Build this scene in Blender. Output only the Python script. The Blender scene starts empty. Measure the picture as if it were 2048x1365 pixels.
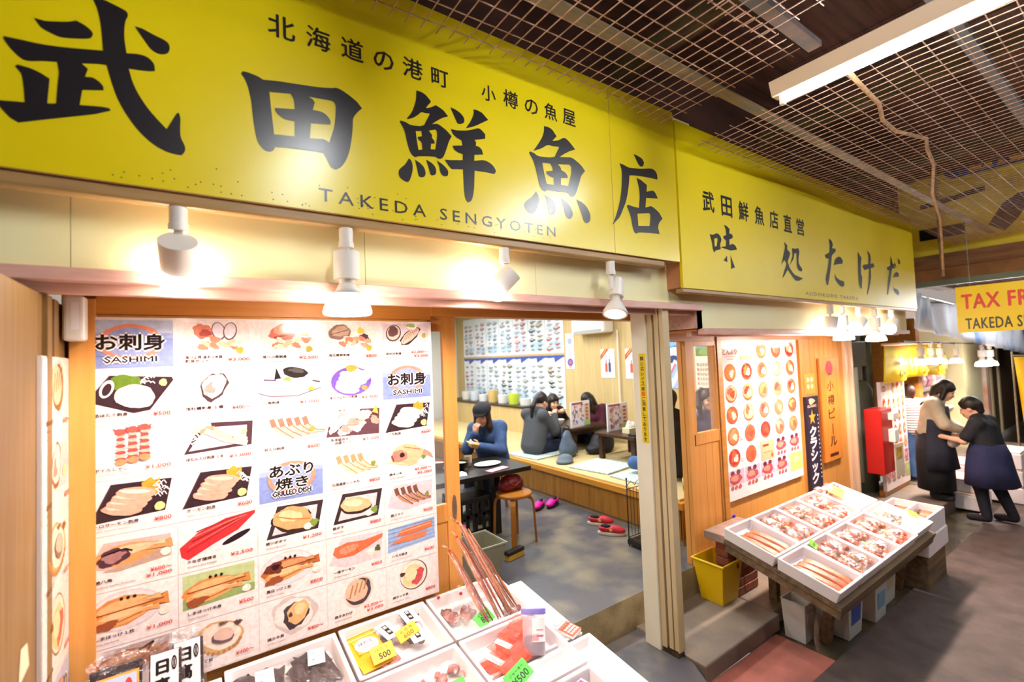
import bpy, bmesh, math, random
import numpy as np
from mathutils import Vector, Matrix, Euler
random.seed(7)
SC = bpy.context.scene
COLL = SC.collection
R = math.radians
PI = math.pi

# ------------------------------------------------------------------ camera
cam_d = bpy.data.cameras.new('camera')
cam = bpy.data.objects.new('camera', cam_d)
COLL.objects.link(cam)
cam_d.sensor_width = 36.0
cam_d.lens = 36.0 * 930.0 / 2048.0
_rt = Vector((0.82268302, -0.5672173, -0.03817299))
_up = Vector((0.00947369, -0.05345896, 0.99852511))
_bk = Vector((-0.5684214, -0.82183129, -0.03860614))
_m = Matrix(((_rt.x, _up.x, _bk.x), (_rt.y, _up.y, _bk.y), (_rt.z, _up.z, _bk.z))).to_4x4()
_m.translation = Vector((0.0, -2.4, 2.11))
cam.matrix_world = _m
cam_d.clip_start = 0.02
cam_d.dof.use_dof = True
cam_d.dof.focus_distance = 2.75
cam_d.dof.aperture_fstop = 1.4
SC.camera = cam

# ------------------------------------------------------------------ world, exposure
W = bpy.data.worlds.new('world')
SC.world = W
W.use_nodes = True
W.node_tree.nodes['Background'].inputs[0].default_value = (0.62, 0.55, 0.5, 1)
W.node_tree.nodes['Background'].inputs[1].default_value = 0.40
SC.view_settings.view_transform = 'Standard'
SC.view_settings.look = 'None'
SC.view_settings.gamma = 1.0
SC.view_settings.exposure = 0.7
SC.view_settings.use_curve_mapping = False


# ------------------------------------------------------------------ materials
def lin(h):
    if isinstance(h, str):
        h = h.lstrip('#')
        c = [int(h[i:i + 2], 16) / 255.0 for i in (0, 2, 4)]
        return tuple(x / 12.92 if x <= 0.04045 else ((x + 0.055) / 1.055) ** 2.4 for x in c)
    return tuple(h[:3])


MATS = {}


def M(name, col=(0.8, 0.8, 0.8), rough=0.6, metal=0.0, spec=0.5, col2=None, scale=8.0, stretch=(1, 1, 1),
      detail=4.0, emit=None, estr=0.0, alpha=1.0, trans=0.0, bump=0.0, bscale=60.0, attr=False, coat=0.0, sss=0.0,
      contrast=(0.35, 0.65), ior=1.45):
    if name in MATS:
        return MATS[name]
    m = bpy.data.materials.new(name)
    m.use_nodes = True
    nt = m.node_tree
    b = nt.nodes['Principled BSDF']
    c = lin(col)
    b.inputs['Base Color'].default_value = (*c, 1)
    b.inputs['Roughness'].default_value = rough
    b.inputs['Metallic'].default_value = metal
    b.inputs['Specular IOR Level'].default_value = spec
    b.inputs['IOR'].default_value = ior
    b.inputs['Alpha'].default_value = alpha
    b.inputs['Transmission Weight'].default_value = trans
    b.inputs['Coat Weight'].default_value = coat
    b.inputs['Coat Roughness'].default_value = 0.08
    if emit is not None:
        b.inputs['Emission Color'].default_value = (*lin(emit), 1)
        b.inputs['Emission Strength'].default_value = estr
    tc = None
    if col2 is not None or bump > 0:
        tc = nt.nodes.new('ShaderNodeTexCoord')
        mp = nt.nodes.new('ShaderNodeMapping')
        mp.inputs['Scale'].default_value = stretch
        nt.links.new(tc.outputs['Object'], mp.inputs['Vector'])
    src = None
    if attr:
        a = nt.nodes.new('ShaderNodeAttribute')
        a.attribute_name = 'Col'
        src = a.outputs['Color']
        nt.links.new(src, b.inputs['Base Color'])
    if col2 is not None:
        n = nt.nodes.new('ShaderNodeTexNoise')
        n.inputs['Scale'].default_value = scale
        n.inputs['Detail'].default_value = detail
        nt.links.new(mp.outputs['Vector'], n.inputs['Vector'])
        r = nt.nodes.new('ShaderNodeValToRGB')
        r.color_ramp.elements[0].position = contrast[0]
        r.color_ramp.elements[1].position = contrast[1]
        r.color_ramp.elements[0].color = (*c, 1)
        r.color_ramp.elements[1].color = (*lin(col2), 1)
        nt.links.new(n.outputs['Fac'], r.inputs['Fac'])
        if attr:
            mx = nt.nodes.new('ShaderNodeMix')
            mx.data_type = 'RGBA'
            mx.blend_type = 'MULTIPLY'
            mx.inputs['Factor'].default_value = 1.0
            nt.links.new(src, mx.inputs['A'])
            nt.links.new(r.outputs['Color'], mx.inputs['B'])
            nt.links.new(mx.outputs['Result'], b.inputs['Base Color'])
        else:
            nt.links.new(r.outputs['Color'], b.inputs['Base Color'])
    if bump > 0:
        n2 = nt.nodes.new('ShaderNodeTexNoise')
        n2.inputs['Scale'].default_value = bscale
        n2.inputs['Detail'].default_value = 3
        nt.links.new(mp.outputs['Vector'], n2.inputs['Vector'])
        bp = nt.nodes.new('ShaderNodeBump')
        bp.inputs['Strength'].default_value = bump
        bp.inputs['Distance'].default_value = 0.01
        nt.links.new(n2.outputs['Fac'], bp.inputs['Height'])
        nt.links.new(bp.outputs['Normal'], b.inputs['Normal'])
    MATS[name] = m
    return m


def film(name, col=(1, 1, 1), amount=0.2, rough=0.08, bump=0.4, bscale=25.0, gloss=False):
    """clear plastic film: mostly transparent with crinkled glints"""
    if name in MATS:
        return MATS[name]
    m = bpy.data.materials.new(name)
    m.use_nodes = True
    nt = m.node_tree
    for n in list(nt.nodes):
        nt.nodes.remove(n)
    out = nt.nodes.new('ShaderNodeOutputMaterial')
    tr = nt.nodes.new('ShaderNodeBsdfTransparent')
    gl = nt.nodes.new('ShaderNodeBsdfGlossy') if gloss else nt.nodes.new('ShaderNodeBsdfPrincipled')
    gl.inputs['Color' if gloss else 'Base Color'].default_value = (*lin(col), 1)
    gl.inputs['Roughness'].default_value = rough
    mx = nt.nodes.new('ShaderNodeMixShader')
    mx.inputs[0].default_value = amount
    nt.links.new(tr.outputs[0], mx.inputs[1])
    nt.links.new(gl.outputs[0], mx.inputs[2])
    nt.links.new(mx.outputs[0], out.inputs[0])
    if bump > 0:
        tc = nt.nodes.new('ShaderNodeTexCoord')
        n2 = nt.nodes.new('ShaderNodeTexNoise')
        n2.inputs['Scale'].default_value = bscale
        n2.inputs['Detail'].default_value = 4
        nt.links.new(tc.outputs['Object'], n2.inputs['Vector'])
        bp = nt.nodes.new('ShaderNodeBump')
        bp.inputs['Strength'].default_value = bump
        bp.inputs['Distance'].default_value = 0.02
        nt.links.new(n2.outputs['Fac'], bp.inputs['Height'])
        nt.links.new(bp.outputs['Normal'], gl.inputs['Normal'])
    MATS[name] = m
    return m


# ------------------------------------------------------------------ objects
def empty(name, label=None, cat=None, loc=(0, 0, 0), rz=0.0, group=None, kind=None):
    o = bpy.data.objects.new(name, None)
    o.empty_display_size = 0.05
    COLL.objects.link(o)
    o.location = loc
    o.rotation_euler = (0, 0, rz)
    tag(o, label, cat, group, kind)
    return o


def tag(o, label=None, cat=None, group=None, kind=None):
    if label:
        o['label'] = label
    if cat:
        o['category'] = cat
    if group:
        o['group'] = group
    if kind:
        o['kind'] = kind
    return o


def copy_tree(o, loc=None, rz=None, label=None, group=None):
    c = o.copy()
    COLL.objects.link(c)
    if loc is not None:
        c.location = loc
    if rz is not None:
        c.rotation_euler = (c.rotation_euler[0], c.rotation_euler[1], rz)
    if label:
        c['label'] = label
    if group:
        c['group'] = group
    for ch in list(o.children):
        k = ch.copy()
        COLL.objects.link(k)
        k.parent = c
        for g in list(ch.children):
            q = g.copy()
            COLL.objects.link(q)
            q.parent = k
    return c


def root_of(o):
    while o.parent is not None:
        o = o.parent
    return o


def rotmat(rot):
    return np.array(Euler(rot, 'XYZ').to_matrix())


class MB:
    """collects shapes into one mesh; colours per face go to the 'Col' attribute"""

    def __init__(s):
        s.v = []
        s.f = []
        s.mi = []
        s.c = []
        s.col = (0.8, 0.8, 0.8)
        s.m = 0

    def add(s, vs, fs, col=None):
        n = len(s.v)
        s.v.extend([tuple(float(q) for q in p) for p in vs])
        c = lin(col) if col is not None else s.col
        for f in fs:
            s.f.append(tuple(i + n for i in f))
            s.mi.append(s.m)
            s.c.append(c)
        return s

    def box(s, c, size, rot=None, col=None, taper=None):
        x, y, z = [q / 2.0 for q in size]
        p = np.array([(-x, -y, -z), (x, -y, -z), (x, y, -z), (-x, y, -z), (-x, -y, z), (x, -y, z), (x, y, z), (-x, y, z)])
        if taper is not None:
            p[4:, :2] *= taper
        if rot is not None:
            p = p @ rotmat(rot).T
        p = p + np.array(c)
        return s.add(p, [(0, 3, 2, 1), (4, 5, 6, 7), (0, 1, 5, 4), (1, 2, 6, 5), (2, 3, 7, 6), (3, 0, 4, 7)], col)

    def bx(s, x0, x1, y0, y1, z0, z1, col=None):
        return s.box(((x0 + x1) / 2, (y0 + y1) / 2, (z0 + z1) / 2), (abs(x1 - x0), abs(y1 - y0), abs(z1 - z0)), None, col)

    def quad(s, a, b, c, d, col=None):
        return s.add([a, b, c, d], [(0, 1, 2, 3)], col)

    def tube(s, pts, r, n=8, col=None, caps=True, squash=None):
        pts = [np.array(p, float) for p in pts]
        rs = r if isinstance(r, (list, tuple)) else [r] * len(pts)
        vs = []
        prev = None
        for i, p in enumerate(pts):
            t = pts[min(i + 1, len(pts) - 1)] - pts[max(i - 1, 0)]
            t = t / (np.linalg.norm(t) + 1e-9)
            if prev is None:
                a = np.array((0, 0, 1.0)) if abs(t[2]) < 0.9 else np.array((1.0, 0, 0))
                u = np.cross(t, a)
            else:
                u = prev - t * (prev @ t)
            u = u / (np.linalg.norm(u) + 1e-9)
            prev = u
            w = np.cross(t, u)
            for k in range(n):
                a = 2 * PI * (k + 0.5) / n
                vs.append(p + rs[i] * (math.cos(a) * u + math.sin(a) * w * (squash or 1.0)))
        fs = []
        for i in range(len(pts) - 1):
            for k in range(n):
                k2 = (k + 1) % n
                fs.append((i * n + k, i * n + k2, (i + 1) * n + k2, (i + 1) * n + k))
        if caps:
            fs.append(tuple(reversed(range(n))))
            fs.append(tuple((len(pts) - 1) * n + k for k in range(n)))
        return s.add(vs, fs, col)

    def lathe(s, prof, c=(0, 0, 0), n=24, axis=None, col=None, sx=1.0, sy=1.0):
        """profile of (radius, height), along +z or along axis"""
        vs = []
        for r, z in prof:
            for k in range(n):
                a = 2 * PI * k / n
                vs.append((r * math.cos(a) * sx, r * math.sin(a) * sy, z))
        fs = []
        for i in range(len(prof) - 1):
            for k in range(n):
                k2 = (k + 1) % n
                fs.append((i * n + k, i * n + k2, (i + 1) * n + k2, (i + 1) * n + k))
        if prof[0][0] > 1e-6:
            fs.append(tuple(reversed(range(n))))
        if prof[-1][0] > 1e-6:
            fs.append(tuple((len(prof) - 1) * n + k for k in range(n)))
        vs = np.array(vs)
        if axis is not None:
            q = np.array(Vector((0, 0, 1)).rotation_difference(Vector(axis)).to_matrix())
            vs = vs @ q.T
        return s.add(vs + np.array(c), fs, col)

    def ell(s, c, r, rot=None, n=16, m=10, col=None):
        vs = []
        for i in range(m + 1):
            th = PI * i / m
            for k in range(n):
                a = 2 * PI * k / n
                vs.append((r[0] * math.sin(th) * math.cos(a), r[1] * math.sin(th) * math.sin(a), r[2] * math.cos(th)))
        vs = np.array(vs)
        if rot is not None:
            vs = vs @ rotmat(rot).T
        fs = []
        for i in range(m):
            for k in range(n):
                k2 = (k + 1) % n
                fs.append((i * n + k, (i + 1) * n + k, (i + 1) * n + k2, i * n + k2))
        return s.add(vs + np.array(c), fs, col)

    def prism(s, poly, h, frame=None, col=None):
        """poly of (x, y), extruded along z by h, placed by frame = (origin, ex, ey)"""
        n = len(poly)
        vs = [(x, y, 0) for x, y in poly] + [(x, y, h) for x, y in poly]
        fs = [tuple(reversed(range(n))), tuple(range(n, 2 * n))] + [(i, (i + 1) % n, n + (i + 1) % n, n + i) for i in range(n)]
        vs = np.array(vs, float)
        if frame is not None:
            o, ex, ey = [np.array(q, float) for q in frame]
            ez = np.cross(ex, ey)
            vs = o + vs[:, :1] * ex + vs[:, 1:2] * ey + vs[:, 2:] * ez
        return s.add(vs, fs, col)

    def build(s, name, mats, parent=None, smooth=False, bevel=0.0, label=None, cat=None, group=None, kind=None,
              local=False, seg=2, auto=None):
        me = bpy.data.meshes.new(name)
        vs = s.v
        if parent is not None and not local:
            o = root_of(parent).location
            vs = [(p[0] - o[0], p[1] - o[1], p[2] - o[2]) for p in vs]
        me.from_pydata(vs, [], s.f)
        ml = mats if isinstance(mats, (list, tuple)) else [mats]
        for m in ml:
            me.materials.append(m)
        me.polygons.foreach_set('material_index', s.mi)
        at = me.attributes.new('Col', 'FLOAT_COLOR', 'FACE')
        at.data.foreach_set('color', np.array([(*c, 1.0) for c in s.c], dtype=np.float32).ravel())
        if smooth:
            me.polygons.foreach_set('use_smooth', [True] * len(me.polygons))
        me.update()
        o = bpy.data.objects.new(name, me)
        COLL.objects.link(o)
        if smooth and auto:
            me.set_sharp_from_angle(angle=R(auto))
        if bevel > 0:
            b = o.modifiers.new('bevel', 'BEVEL')
            b.width = bevel
            b.segments = seg
            b.limit_method = 'ANGLE'
            b.angle_limit = R(40)
        if parent is not None:
            o.parent = parent
        tag(o, label, cat, group, kind)
        return o


# ------------------------------------------------------------------ signed-distance bodies -> one continuous mesh
def sdf_mesh(prims, res=0.012, k=0.03, cuts=(), shell=None):
    """prims: ('c', p0, p1, r0, r1) tapered capsule, ('e', centre, radii, rot) ellipsoid,
    ('-e', ...) / ('-c', ...) subtracted.  Surface nets mesher.  Returns verts, faces"""
    lo = np.full(3, 1e9)
    hi = -lo
    for p in prims:
        if p[0][0] == '-':
            continue
        if p[0] == 'c':
            a, b, r0, r1 = np.array(p[1], float), np.array(p[2], float), p[3], p[4]
            rr = max(r0, r1)
            lo = np.minimum(lo, np.minimum(a, b) - rr)
            hi = np.maximum(hi, np.maximum(a, b) + rr)
        else:
            c, rr = np.array(p[1], float), max(p[2])
            lo = np.minimum(lo, c - rr)
            hi = np.maximum(hi, c + rr)
    pad = 3 * res
    lo -= pad
    hi += pad
    n = np.ceil((hi - lo) / res).astype(int) + 1
    ax = [lo[i] + res * np.arange(n[i]) for i in range(3)]
    D = np.full(tuple(n), 1.0, dtype=np.float32)
    for p in prims:
        kk = p[-1] if isinstance(p[-1], float) and len(p) in (6, 5) and ((p[0].endswith('c') and len(p) == 6) or (p[0].endswith('e') and len(p) == 5)) else k
        t = p[0][-1]
        if t == 'c':
            a, b, r0, r1 = np.array(p[1], float), np.array(p[2], float), p[3], p[4]
            rr = max(r0, r1) + kk + 2 * res
            l2, h2 = np.minimum(a, b) - rr, np.maximum(a, b) + rr
        else:
            c, rad = np.array(p[1], float), np.array(p[2], float)
            rr = rad.max() + kk + 2 * res
            l2, h2 = c - rr, c + rr
        i0 = np.clip(np.floor((l2 - lo) / res).astype(int), 0, n)
        i1 = np.clip(np.ceil((h2 - lo) / res).astype(int) + 1, 0, n)
        if np.any(i1 <= i0):
            continue
        X = ax[0][i0[0]:i1[0], None, None]
        Y = ax[1][None, i0[1]:i1[1], None]
        Z = ax[2][None, None, i0[2]:i1[2]]
        if t == 'c':
            d = b - a
            L2 = max(d @ d, 1e-9)
            h = np.clip(((X - a[0]) * d[0] + (Y - a[1]) * d[1] + (Z - a[2]) * d[2]) / L2, 0, 1)
            dist = np.sqrt((X - a[0] - h * d[0]) ** 2 + (Y - a[1] - h * d[1]) ** 2 + (Z - a[2] - h * d[2]) ** 2) - (r0 + (r1 - r0) * h)
        else:
            rot = p[3] if len(p) > 3 and p[3] is not None and not isinstance(p[3], float) else None
            if rot is not None:
                m = rotmat(rot) if not isinstance(rot, np.ndarray) else rot
                dx, dy, dz = X - c[0], Y - c[1], Z - c[2]
                q = [m[0, i] * dx + m[1, i] * dy + m[2, i] * dz for i in range(3)]
            else:
                q = [X - c[0], Y - c[1], Z - c[2]]
            k0 = np.sqrt((q[0] / rad[0]) ** 2 + (q[1] / rad[1]) ** 2 + (q[2] / rad[2]) ** 2)
            k1 = np.sqrt((q[0] / rad[0] ** 2) ** 2 + (q[1] / rad[1] ** 2) ** 2 + (q[2] / rad[2] ** 2) ** 2)
            dist = k0 * (k0 - 1) / (k1 + 1e-9)
        S = D[i0[0]:i1[0], i0[1]:i1[1], i0[2]:i1[2]]
        if p[0][0] == '-':
            h = np.clip(0.5 - 0.5 * (S + dist) / kk, 0, 1)
            S[...] = S * (1 - h) - dist * h + kk * h * (1 - h)
        else:
            h = np.clip(0.5 + 0.5 * (S - dist) / kk, 0, 1)
            S[...] = S * (1 - h) + dist * h - kk * h * (1 - h)
    for pt, nr in cuts:
        nr = np.array(nr, float)
        nr = nr / np.linalg.norm(nr)
        d = (ax[0][:, None, None] - pt[0]) * nr[0] + (ax[1][None, :, None] - pt[1]) * nr[1] + (ax[2][None, None, :] - pt[2]) * nr[2]
        D = np.maximum(D, d)
    D[0], D[-1] = 1, 1
    D[:, 0], D[:, -1] = 1, 1
    D[:, :, 0], D[:, :, -1] = 1, 1
    ins = D < 0
    cn = tuple(n - 1)
    acc = np.zeros(cn + (3,), dtype=np.float32)
    cnt = np.zeros(cn, dtype=np.float32)

    def sl(off):
        return tuple(slice(o, o + c) for o, c in zip(off, cn))
    corners = [(i, j, l) for i in (0, 1) for j in (0, 1) for l in (0, 1)]
    for axn in range(3):
        for o in corners:
            if o[axn] == 1:
                continue
            e = list(o)
            e[axn] = 1
            a, b = D[sl(o)], D[sl(e)]
            msk = (a < 0) != (b < 0)
            t = np.where(msk, a / (a - b + 1e-12), 0)
            for q in range(3):
                v = o[q] + (t if q == axn else 0)
                acc[..., q] += np.where(msk, v, 0)
            cnt += msk
    act = cnt > 0
    idx = np.full(cn, -1, dtype=np.int64)
    idx[act] = np.arange(act.sum())
    g = np.argwhere(act)
    V = lo + res * (g + acc[act] / cnt[act][:, None])
    F = []
    for axn in range(3):
        o1, o2 = [(1, 2), (2, 0), (0, 1)][axn]
        a = ins
        s0 = [slice(None)] * 3
        s1 = [slice(None)] * 3
        s0[axn] = slice(0, -1)
        s1[axn] = slice(1, None)
        ch = a[tuple(s0)] != a[tuple(s1)]
        pos = np.argwhere(ch)
        pos = pos[(pos[:, o1] > 0) & (pos[:, o2] > 0)]
        pos = pos[(pos[:, o1] < cn[o1]) & (pos[:, o2] < cn[o2])]
        sgn = a[tuple(pos.T)]
        q = []
        for d1, d2 in ((1, 1), (0, 1), (0, 0), (1, 0)):
            pp = pos.copy()
            pp[:, o1] -= d1
            pp[:, o2] -= d2
            q.append(idx[tuple(pp.T)])
        q = np.stack(q, 1)
        q[~sgn] = q[~sgn][:, ::-1]
        F.append(q)
    F = np.concatenate(F)
    F = F[(F >= 0).all(1)]
    return V, F


def sdf_obj(name, prims, mat, parent=None, res=0.012, k=0.03, cuts=(), local=False, label=None, cat=None, group=None, smooth_it=1):
    V, F = sdf_mesh(prims, res, k, cuts)
    if parent is not None and not local:
        V = V - np.array(root_of(parent).location)
    me = bpy.data.meshes.new(name)
    me.from_pydata(V.tolist(), [], F.tolist())
    me.materials.append(mat)
    me.polygons.foreach_set('use_smooth', [True] * len(me.polygons))
    at = me.attributes.new('Col', 'FLOAT_COLOR', 'FACE')
    at.data.foreach_set('color', np.full(len(F) * 4, 0.8, dtype=np.float32))
    me.update()
    o = bpy.data.objects.new(name, me)
    COLL.objects.link(o)
    if smooth_it:
        md = o.modifiers.new('smooth', 'SMOOTH')
        md.factor = 0.5
        md.iterations = smooth_it
    if parent is not None:
        o.parent = parent
    tag(o, label, cat, group)
    return o


# ------------------------------------------------------------------ lettering
_tc = bpy.data.curves.new('lettering', 'FONT')
_to = bpy.data.objects.new('lettering', _tc)
COLL.objects.link(_to)
_tcache = {}


def text_geo(s, bold=0.0, spacing=1.0):
    key = (s, bold, spacing)
    if key in _tcache:
        return _tcache[key]
    _tc.body = s
    _tc.size = 1.0
    _tc.offset = bold
    _tc.space_character = spacing
    _tc.resolution_u = 2
    dg = bpy.context.evaluated_depsgraph_get()
    dg.update()
    ev = _to.evaluated_get(dg)
    me = ev.to_mesh()
    vs = np.array([v.co[:2] for v in me.vertices]) if len(me.vertices) else np.zeros((0, 2))
    fs = [tuple(p.vertices) for p in me.polygons]
    ev.to_mesh_clear()
    _tcache[key] = (vs, fs)
    return vs, fs


def put_text(mb, s, origin, ex, ey, height=None, width=None, bold=0.0, col=None, lift=0.0005, align='l', spacing=1.0, slant=0.0):
    """lays flat lettering: origin = lower left corner, ex / ey unit directions, height = size of the lettering"""
    vs, fs = text_geo(s, 0.0, spacing)
    if not len(vs):
        return
    lo, hi = vs.min(0), vs.max(0)
    p = vs - lo
    sz = hi - lo
    if height is None:
        sy = sx = width / sz[0]
    else:
        sy = height / sz[1]
        sx = sy if width is None else width / sz[0]
    x = p[:, 0] * sx
    y = p[:, 1] * sy
    x = x + y * slant
    if align == 'c':
        x = x - sz[0] * sx / 2
    if align == 'r':
        x = x - sz[0] * sx
    o, ex, ey = [np.array(q, float) for q in (origin, ex, ey)]
    ez = np.cross(ex, ey)
    d = bold * sy
    for i, (u, v) in enumerate([(0, 0)] if bold == 0 else [(0, 0), (d, 0), (-d, 0), (0, d), (0, -d)]):
        P = o + (x + u)[:, None] * ex + (y + v)[:, None] * ey + ez * (lift + 0.00004 * i)
        mb.add(P, fs, col)


def put_letters(s, name, mat, parent, origin, ex, ey, height, width, bold=0.0, spacing=1.0):
    """every letter of a line as a part of its own"""
    full, _ = text_geo(s, 0.0, spacing)
    lo, hi = full.min(0), full.max(0)
    kx, ky = width / (hi[0] - lo[0]), height / (hi[1] - lo[1])
    o, ex, ey = [np.array(q, float) for q in (origin, ex, ey)]
    ez = np.cross(ex, ey)
    for i, ch in enumerate(s):
        if ch in ' \u3000':
            continue
        a, _ = text_geo(s[:i + 1], 0.0, spacing)
        vs, fs = text_geo(ch, 0.0, spacing)
        x = (vs[:, 0] - vs[:, 0].max() + a[:, 0].max() - lo[0]) * kx
        y = (vs[:, 1] - lo[1]) * ky
        mb = MB()
        d = bold * ky
        for j, (u, v) in enumerate([(0, 0)] if bold == 0 else [(0, 0), (d, 0), (-d, 0), (0, d), (0, -d)]):
            mb.add(o + (x + u)[:, None] * ex + (y + v)[:, None] * ey + ez * (0.0005 + 0.00004 * j), fs)
        mb.build(name, mat, parent)


def outline_geo(polys):
    """filled outline with holes (even-odd) from a list of closed 2D loops"""
    cu = bpy.data.curves.new('outline', 'CURVE')
    cu.dimensions = '2D'
    cu.fill_mode = 'BOTH'
    for p in polys:
        sp = cu.splines.new('POLY')
        sp.points.add(len(p) - 1)
        for i, (x, y) in enumerate(p):
            sp.points[i].co = (x, y, 0, 1)
        sp.use_cyclic_u = True
    o = bpy.data.objects.new('outline', cu)
    COLL.objects.link(o)
    dg = bpy.context.evaluated_depsgraph_get()
    dg.update()
    ev = o.evaluated_get(dg)
    me = ev.to_mesh()
    vs = [tuple(v.co[:2]) for v in me.vertices]
    fs = [tuple(p.vertices) for p in me.polygons]
    ev.to_mesh_clear()
    bpy.data.objects.remove(o)
    bpy.data.curves.remove(cu)
    return vs, fs


def round_loop(p, it=2):
    """corner cutting that keeps sharp corners sharp"""
    p = [np.array(q, float) for q in p]
    n = len(p)
    out = []
    for i in range(n):
        a, b, c, d = p[i - 1], p[i], p[(i + 1) % n], p[(i + 2) % n]
        out.append(tuple(b))

        def turn(u, v, w):
            e, f_ = v - u, w - v
            return abs(math.atan2(e[0] * f_[1] - e[1] * f_[0], e @ f_))
        if turn(a, b, c) < 0.9 and turn(b, c, d) < 0.9:
            for t in (0.33, 0.67):
                q = 0.5 * ((2 * b) + (-a + c) * t + (2 * a - 5 * b + 4 * c - d) * t * t + (-a + 3 * b - 3 * c + d) * t ** 3)
                out.append(tuple(q))
    return out

# ------------------------------------------------------------------ large lamps: shop room ceiling lights
def area(name, loc, size, size_y, power, col, rot=(0, 0, 0), parent=None):
    l = bpy.data.lights.new(name, 'AREA')
    l.shape = 'RECTANGLE'
    l.size = size
    l.size_y = size_y
    l.energy = power
    l.color = col
    o = bpy.data.objects.new(name, l)
    COLL.objects.link(o)
    o.location = loc
    o.rotation_euler = rot
    if parent is not None:
        o.parent = parent
        o.location = Vector(loc) - Vector(root_of(parent).location)
    return o


def point(name, loc, power, col, radius=0.05, parent=None):
    l = bpy.data.lights.new(name, 'POINT')
    l.energy = power
    l.color = col
    l.shadow_soft_size = radius
    o = bpy.data.objects.new(name, l)
    COLL.objects.link(o)
    o.location = loc
    if parent is not None:
        o.parent = parent
        o.location = Vector(loc) - Vector(root_of(parent).location)
    return o


def spot(name, loc, target, power, col, cone=110, blend=0.6, radius=0.05, parent=None):
    l = bpy.data.lights.new(name, 'SPOT')
    l.energy = power
    l.color = col
    l.spot_size = R(cone)
    l.spot_blend = blend
    l.shadow_soft_size = radius
    o = bpy.data.objects.new(name, l)
    COLL.objects.link(o)
    d = Vector(target) - Vector(loc)
    o.rotation_euler = d.to_track_quat('-Z', 'Y').to_euler()
    o.location = loc
    if parent is not None:
        o.parent = parent
        o.location = Vector(loc) - Vector(root_of(parent).location)
    return o


WARM = (1.0, 0.80, 0.69)
COOL = (0.84, 0.93, 1.0)
for y in (1.6, 3.6, 5.8):
    area('room_ceiling_lamp', (2.9, y, 3.17), 3.6, 0.35, 72, (0.95, 0.98, 1.0))

# ------------------------------------------------------------------ materials of the shell
m_wood = M('orange_pine', '#dc9c50', 0.45, col2='#d08c40', scale=3.0, stretch=(9, 9, 0.6), detail=6, contrast=(0.3, 0.7))
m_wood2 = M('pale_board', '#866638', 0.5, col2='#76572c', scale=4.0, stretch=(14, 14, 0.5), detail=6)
m_wood3 = M('dark_orange_pine', '#cc8a3e', 0.45, col2='#bc7a32', scale=3.0, stretch=(0.6, 9, 9), detail=6)
m_cream = M('cream_panel', '#f6eebc', 0.5, col2='#f2e6ac', scale=2.0)
m_pink = M('pinkish_rail', '#e4b4a4', 0.35, metal=0.0, col2='#d4a08e', scale=14.0, stretch=(0.4, 3, 3))
m_darkgap = M('dark_gap', '#2a2016', 0.7)
m_ivory = M('ivory_paint', '#f0e8d0', 0.5, col2='#e6dabc', scale=3.0, stretch=(1, 1, 0.4))
m_beige = M('beige_steel', '#d8c298', 0.45, col2='#c8b080', scale=5.0, stretch=(1, 1, 0.3))
m_rust = M('rusty_foot', '#2b1d12', 0.9, col2='#54402a', scale=30)
m_conc = M('worn_concrete', '#525156', 0.33, col2='#837a66', scale=2.4, detail=9, contrast=(0.46, 0.68), bump=0.15, bscale=18)
m_conc2 = M('step_concrete', '#8a7a68', 0.6, col2='#6e6258', scale=3.0, detail=6, bump=0.2, bscale=40)
m_riser = M('riser_concrete', '#a5926a', 0.7, col2='#7d6a48', scale=5.0, detail=6, contrast=(0.4, 0.7), bump=0.2)
m_slab = M('slab_concrete', '#b86c5c', 0.65, col2='#8c5448', scale=3.0, detail=7, bump=0.25, bscale=30)
m_drain = M('wet_drain', '#3a332a', 0.28, col2='#5a5038', scale=4.0, detail=7, contrast=(0.4, 0.75), bump=0.3, bscale=25)
m_asph = M('asphalt', '#5a4a44', 0.7, col2='#463a36', scale=6.0, detail=8, bump=0.4, bscale=90)
m_ceil = M('old_brown_planks', '#664236', 0.8, col2='#4a2e24', scale=3.0, stretch=(0.5, 6, 1), detail=5)
m_white = M('room_white', '#d8d8d0', 0.7)
m_roomwood = M('room_pale_boards', '#d6bd86', 0.6, col2='#c9ad74', scale=3, stretch=(1, 12, 0.5), detail=5)
m_black = M('black_paint', '#16130f', 0.5)
m_steel = M('galvanized_steel', '#8f8a80', 0.45, metal=0.6, col2='#7a6a52', scale=12, stretch=(0.5, 4, 4))
m_wplastic = M('white_plastic', '#e8e4da', 0.35)
m_yellow = M('sign_yellow', '#efd400', 0.30, spec=1.0, col2='#e8cc00', scale=1.5)
m_yellow2 = M('sign_yellow_old', '#d8c400', 0.4, col2='#c9b000', scale=2.0)
m_ink = M('sign_black', '#1b171c', 0.32, spec=1.0)
m_print = M('printed_paper', (0.8, 0.8, 0.8), 0.5, attr=True)
m_gloss = M('laminated_print', (0.8, 0.8, 0.8), 0.12, attr=True)
m_tex = M('laminated_food_print', '#ffffff', 0.14, attr=True, col2='#eee8e6', scale=60, detail=3, contrast=(0.4, 0.75))
m_glass = film('window_glass', (0.95, 1, 1), 0.06, 0.02, bump=0)
m_rod = M('rusty_wire', '#b08870', 0.5, metal=0.1, col2='#8a6248', scale=20)


def struct(name, mb, m, parent=None, **kw):
    o = mb.build(name, m, parent, **kw)
    if parent is None:
        o['kind'] = 'structure'
    return o


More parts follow.
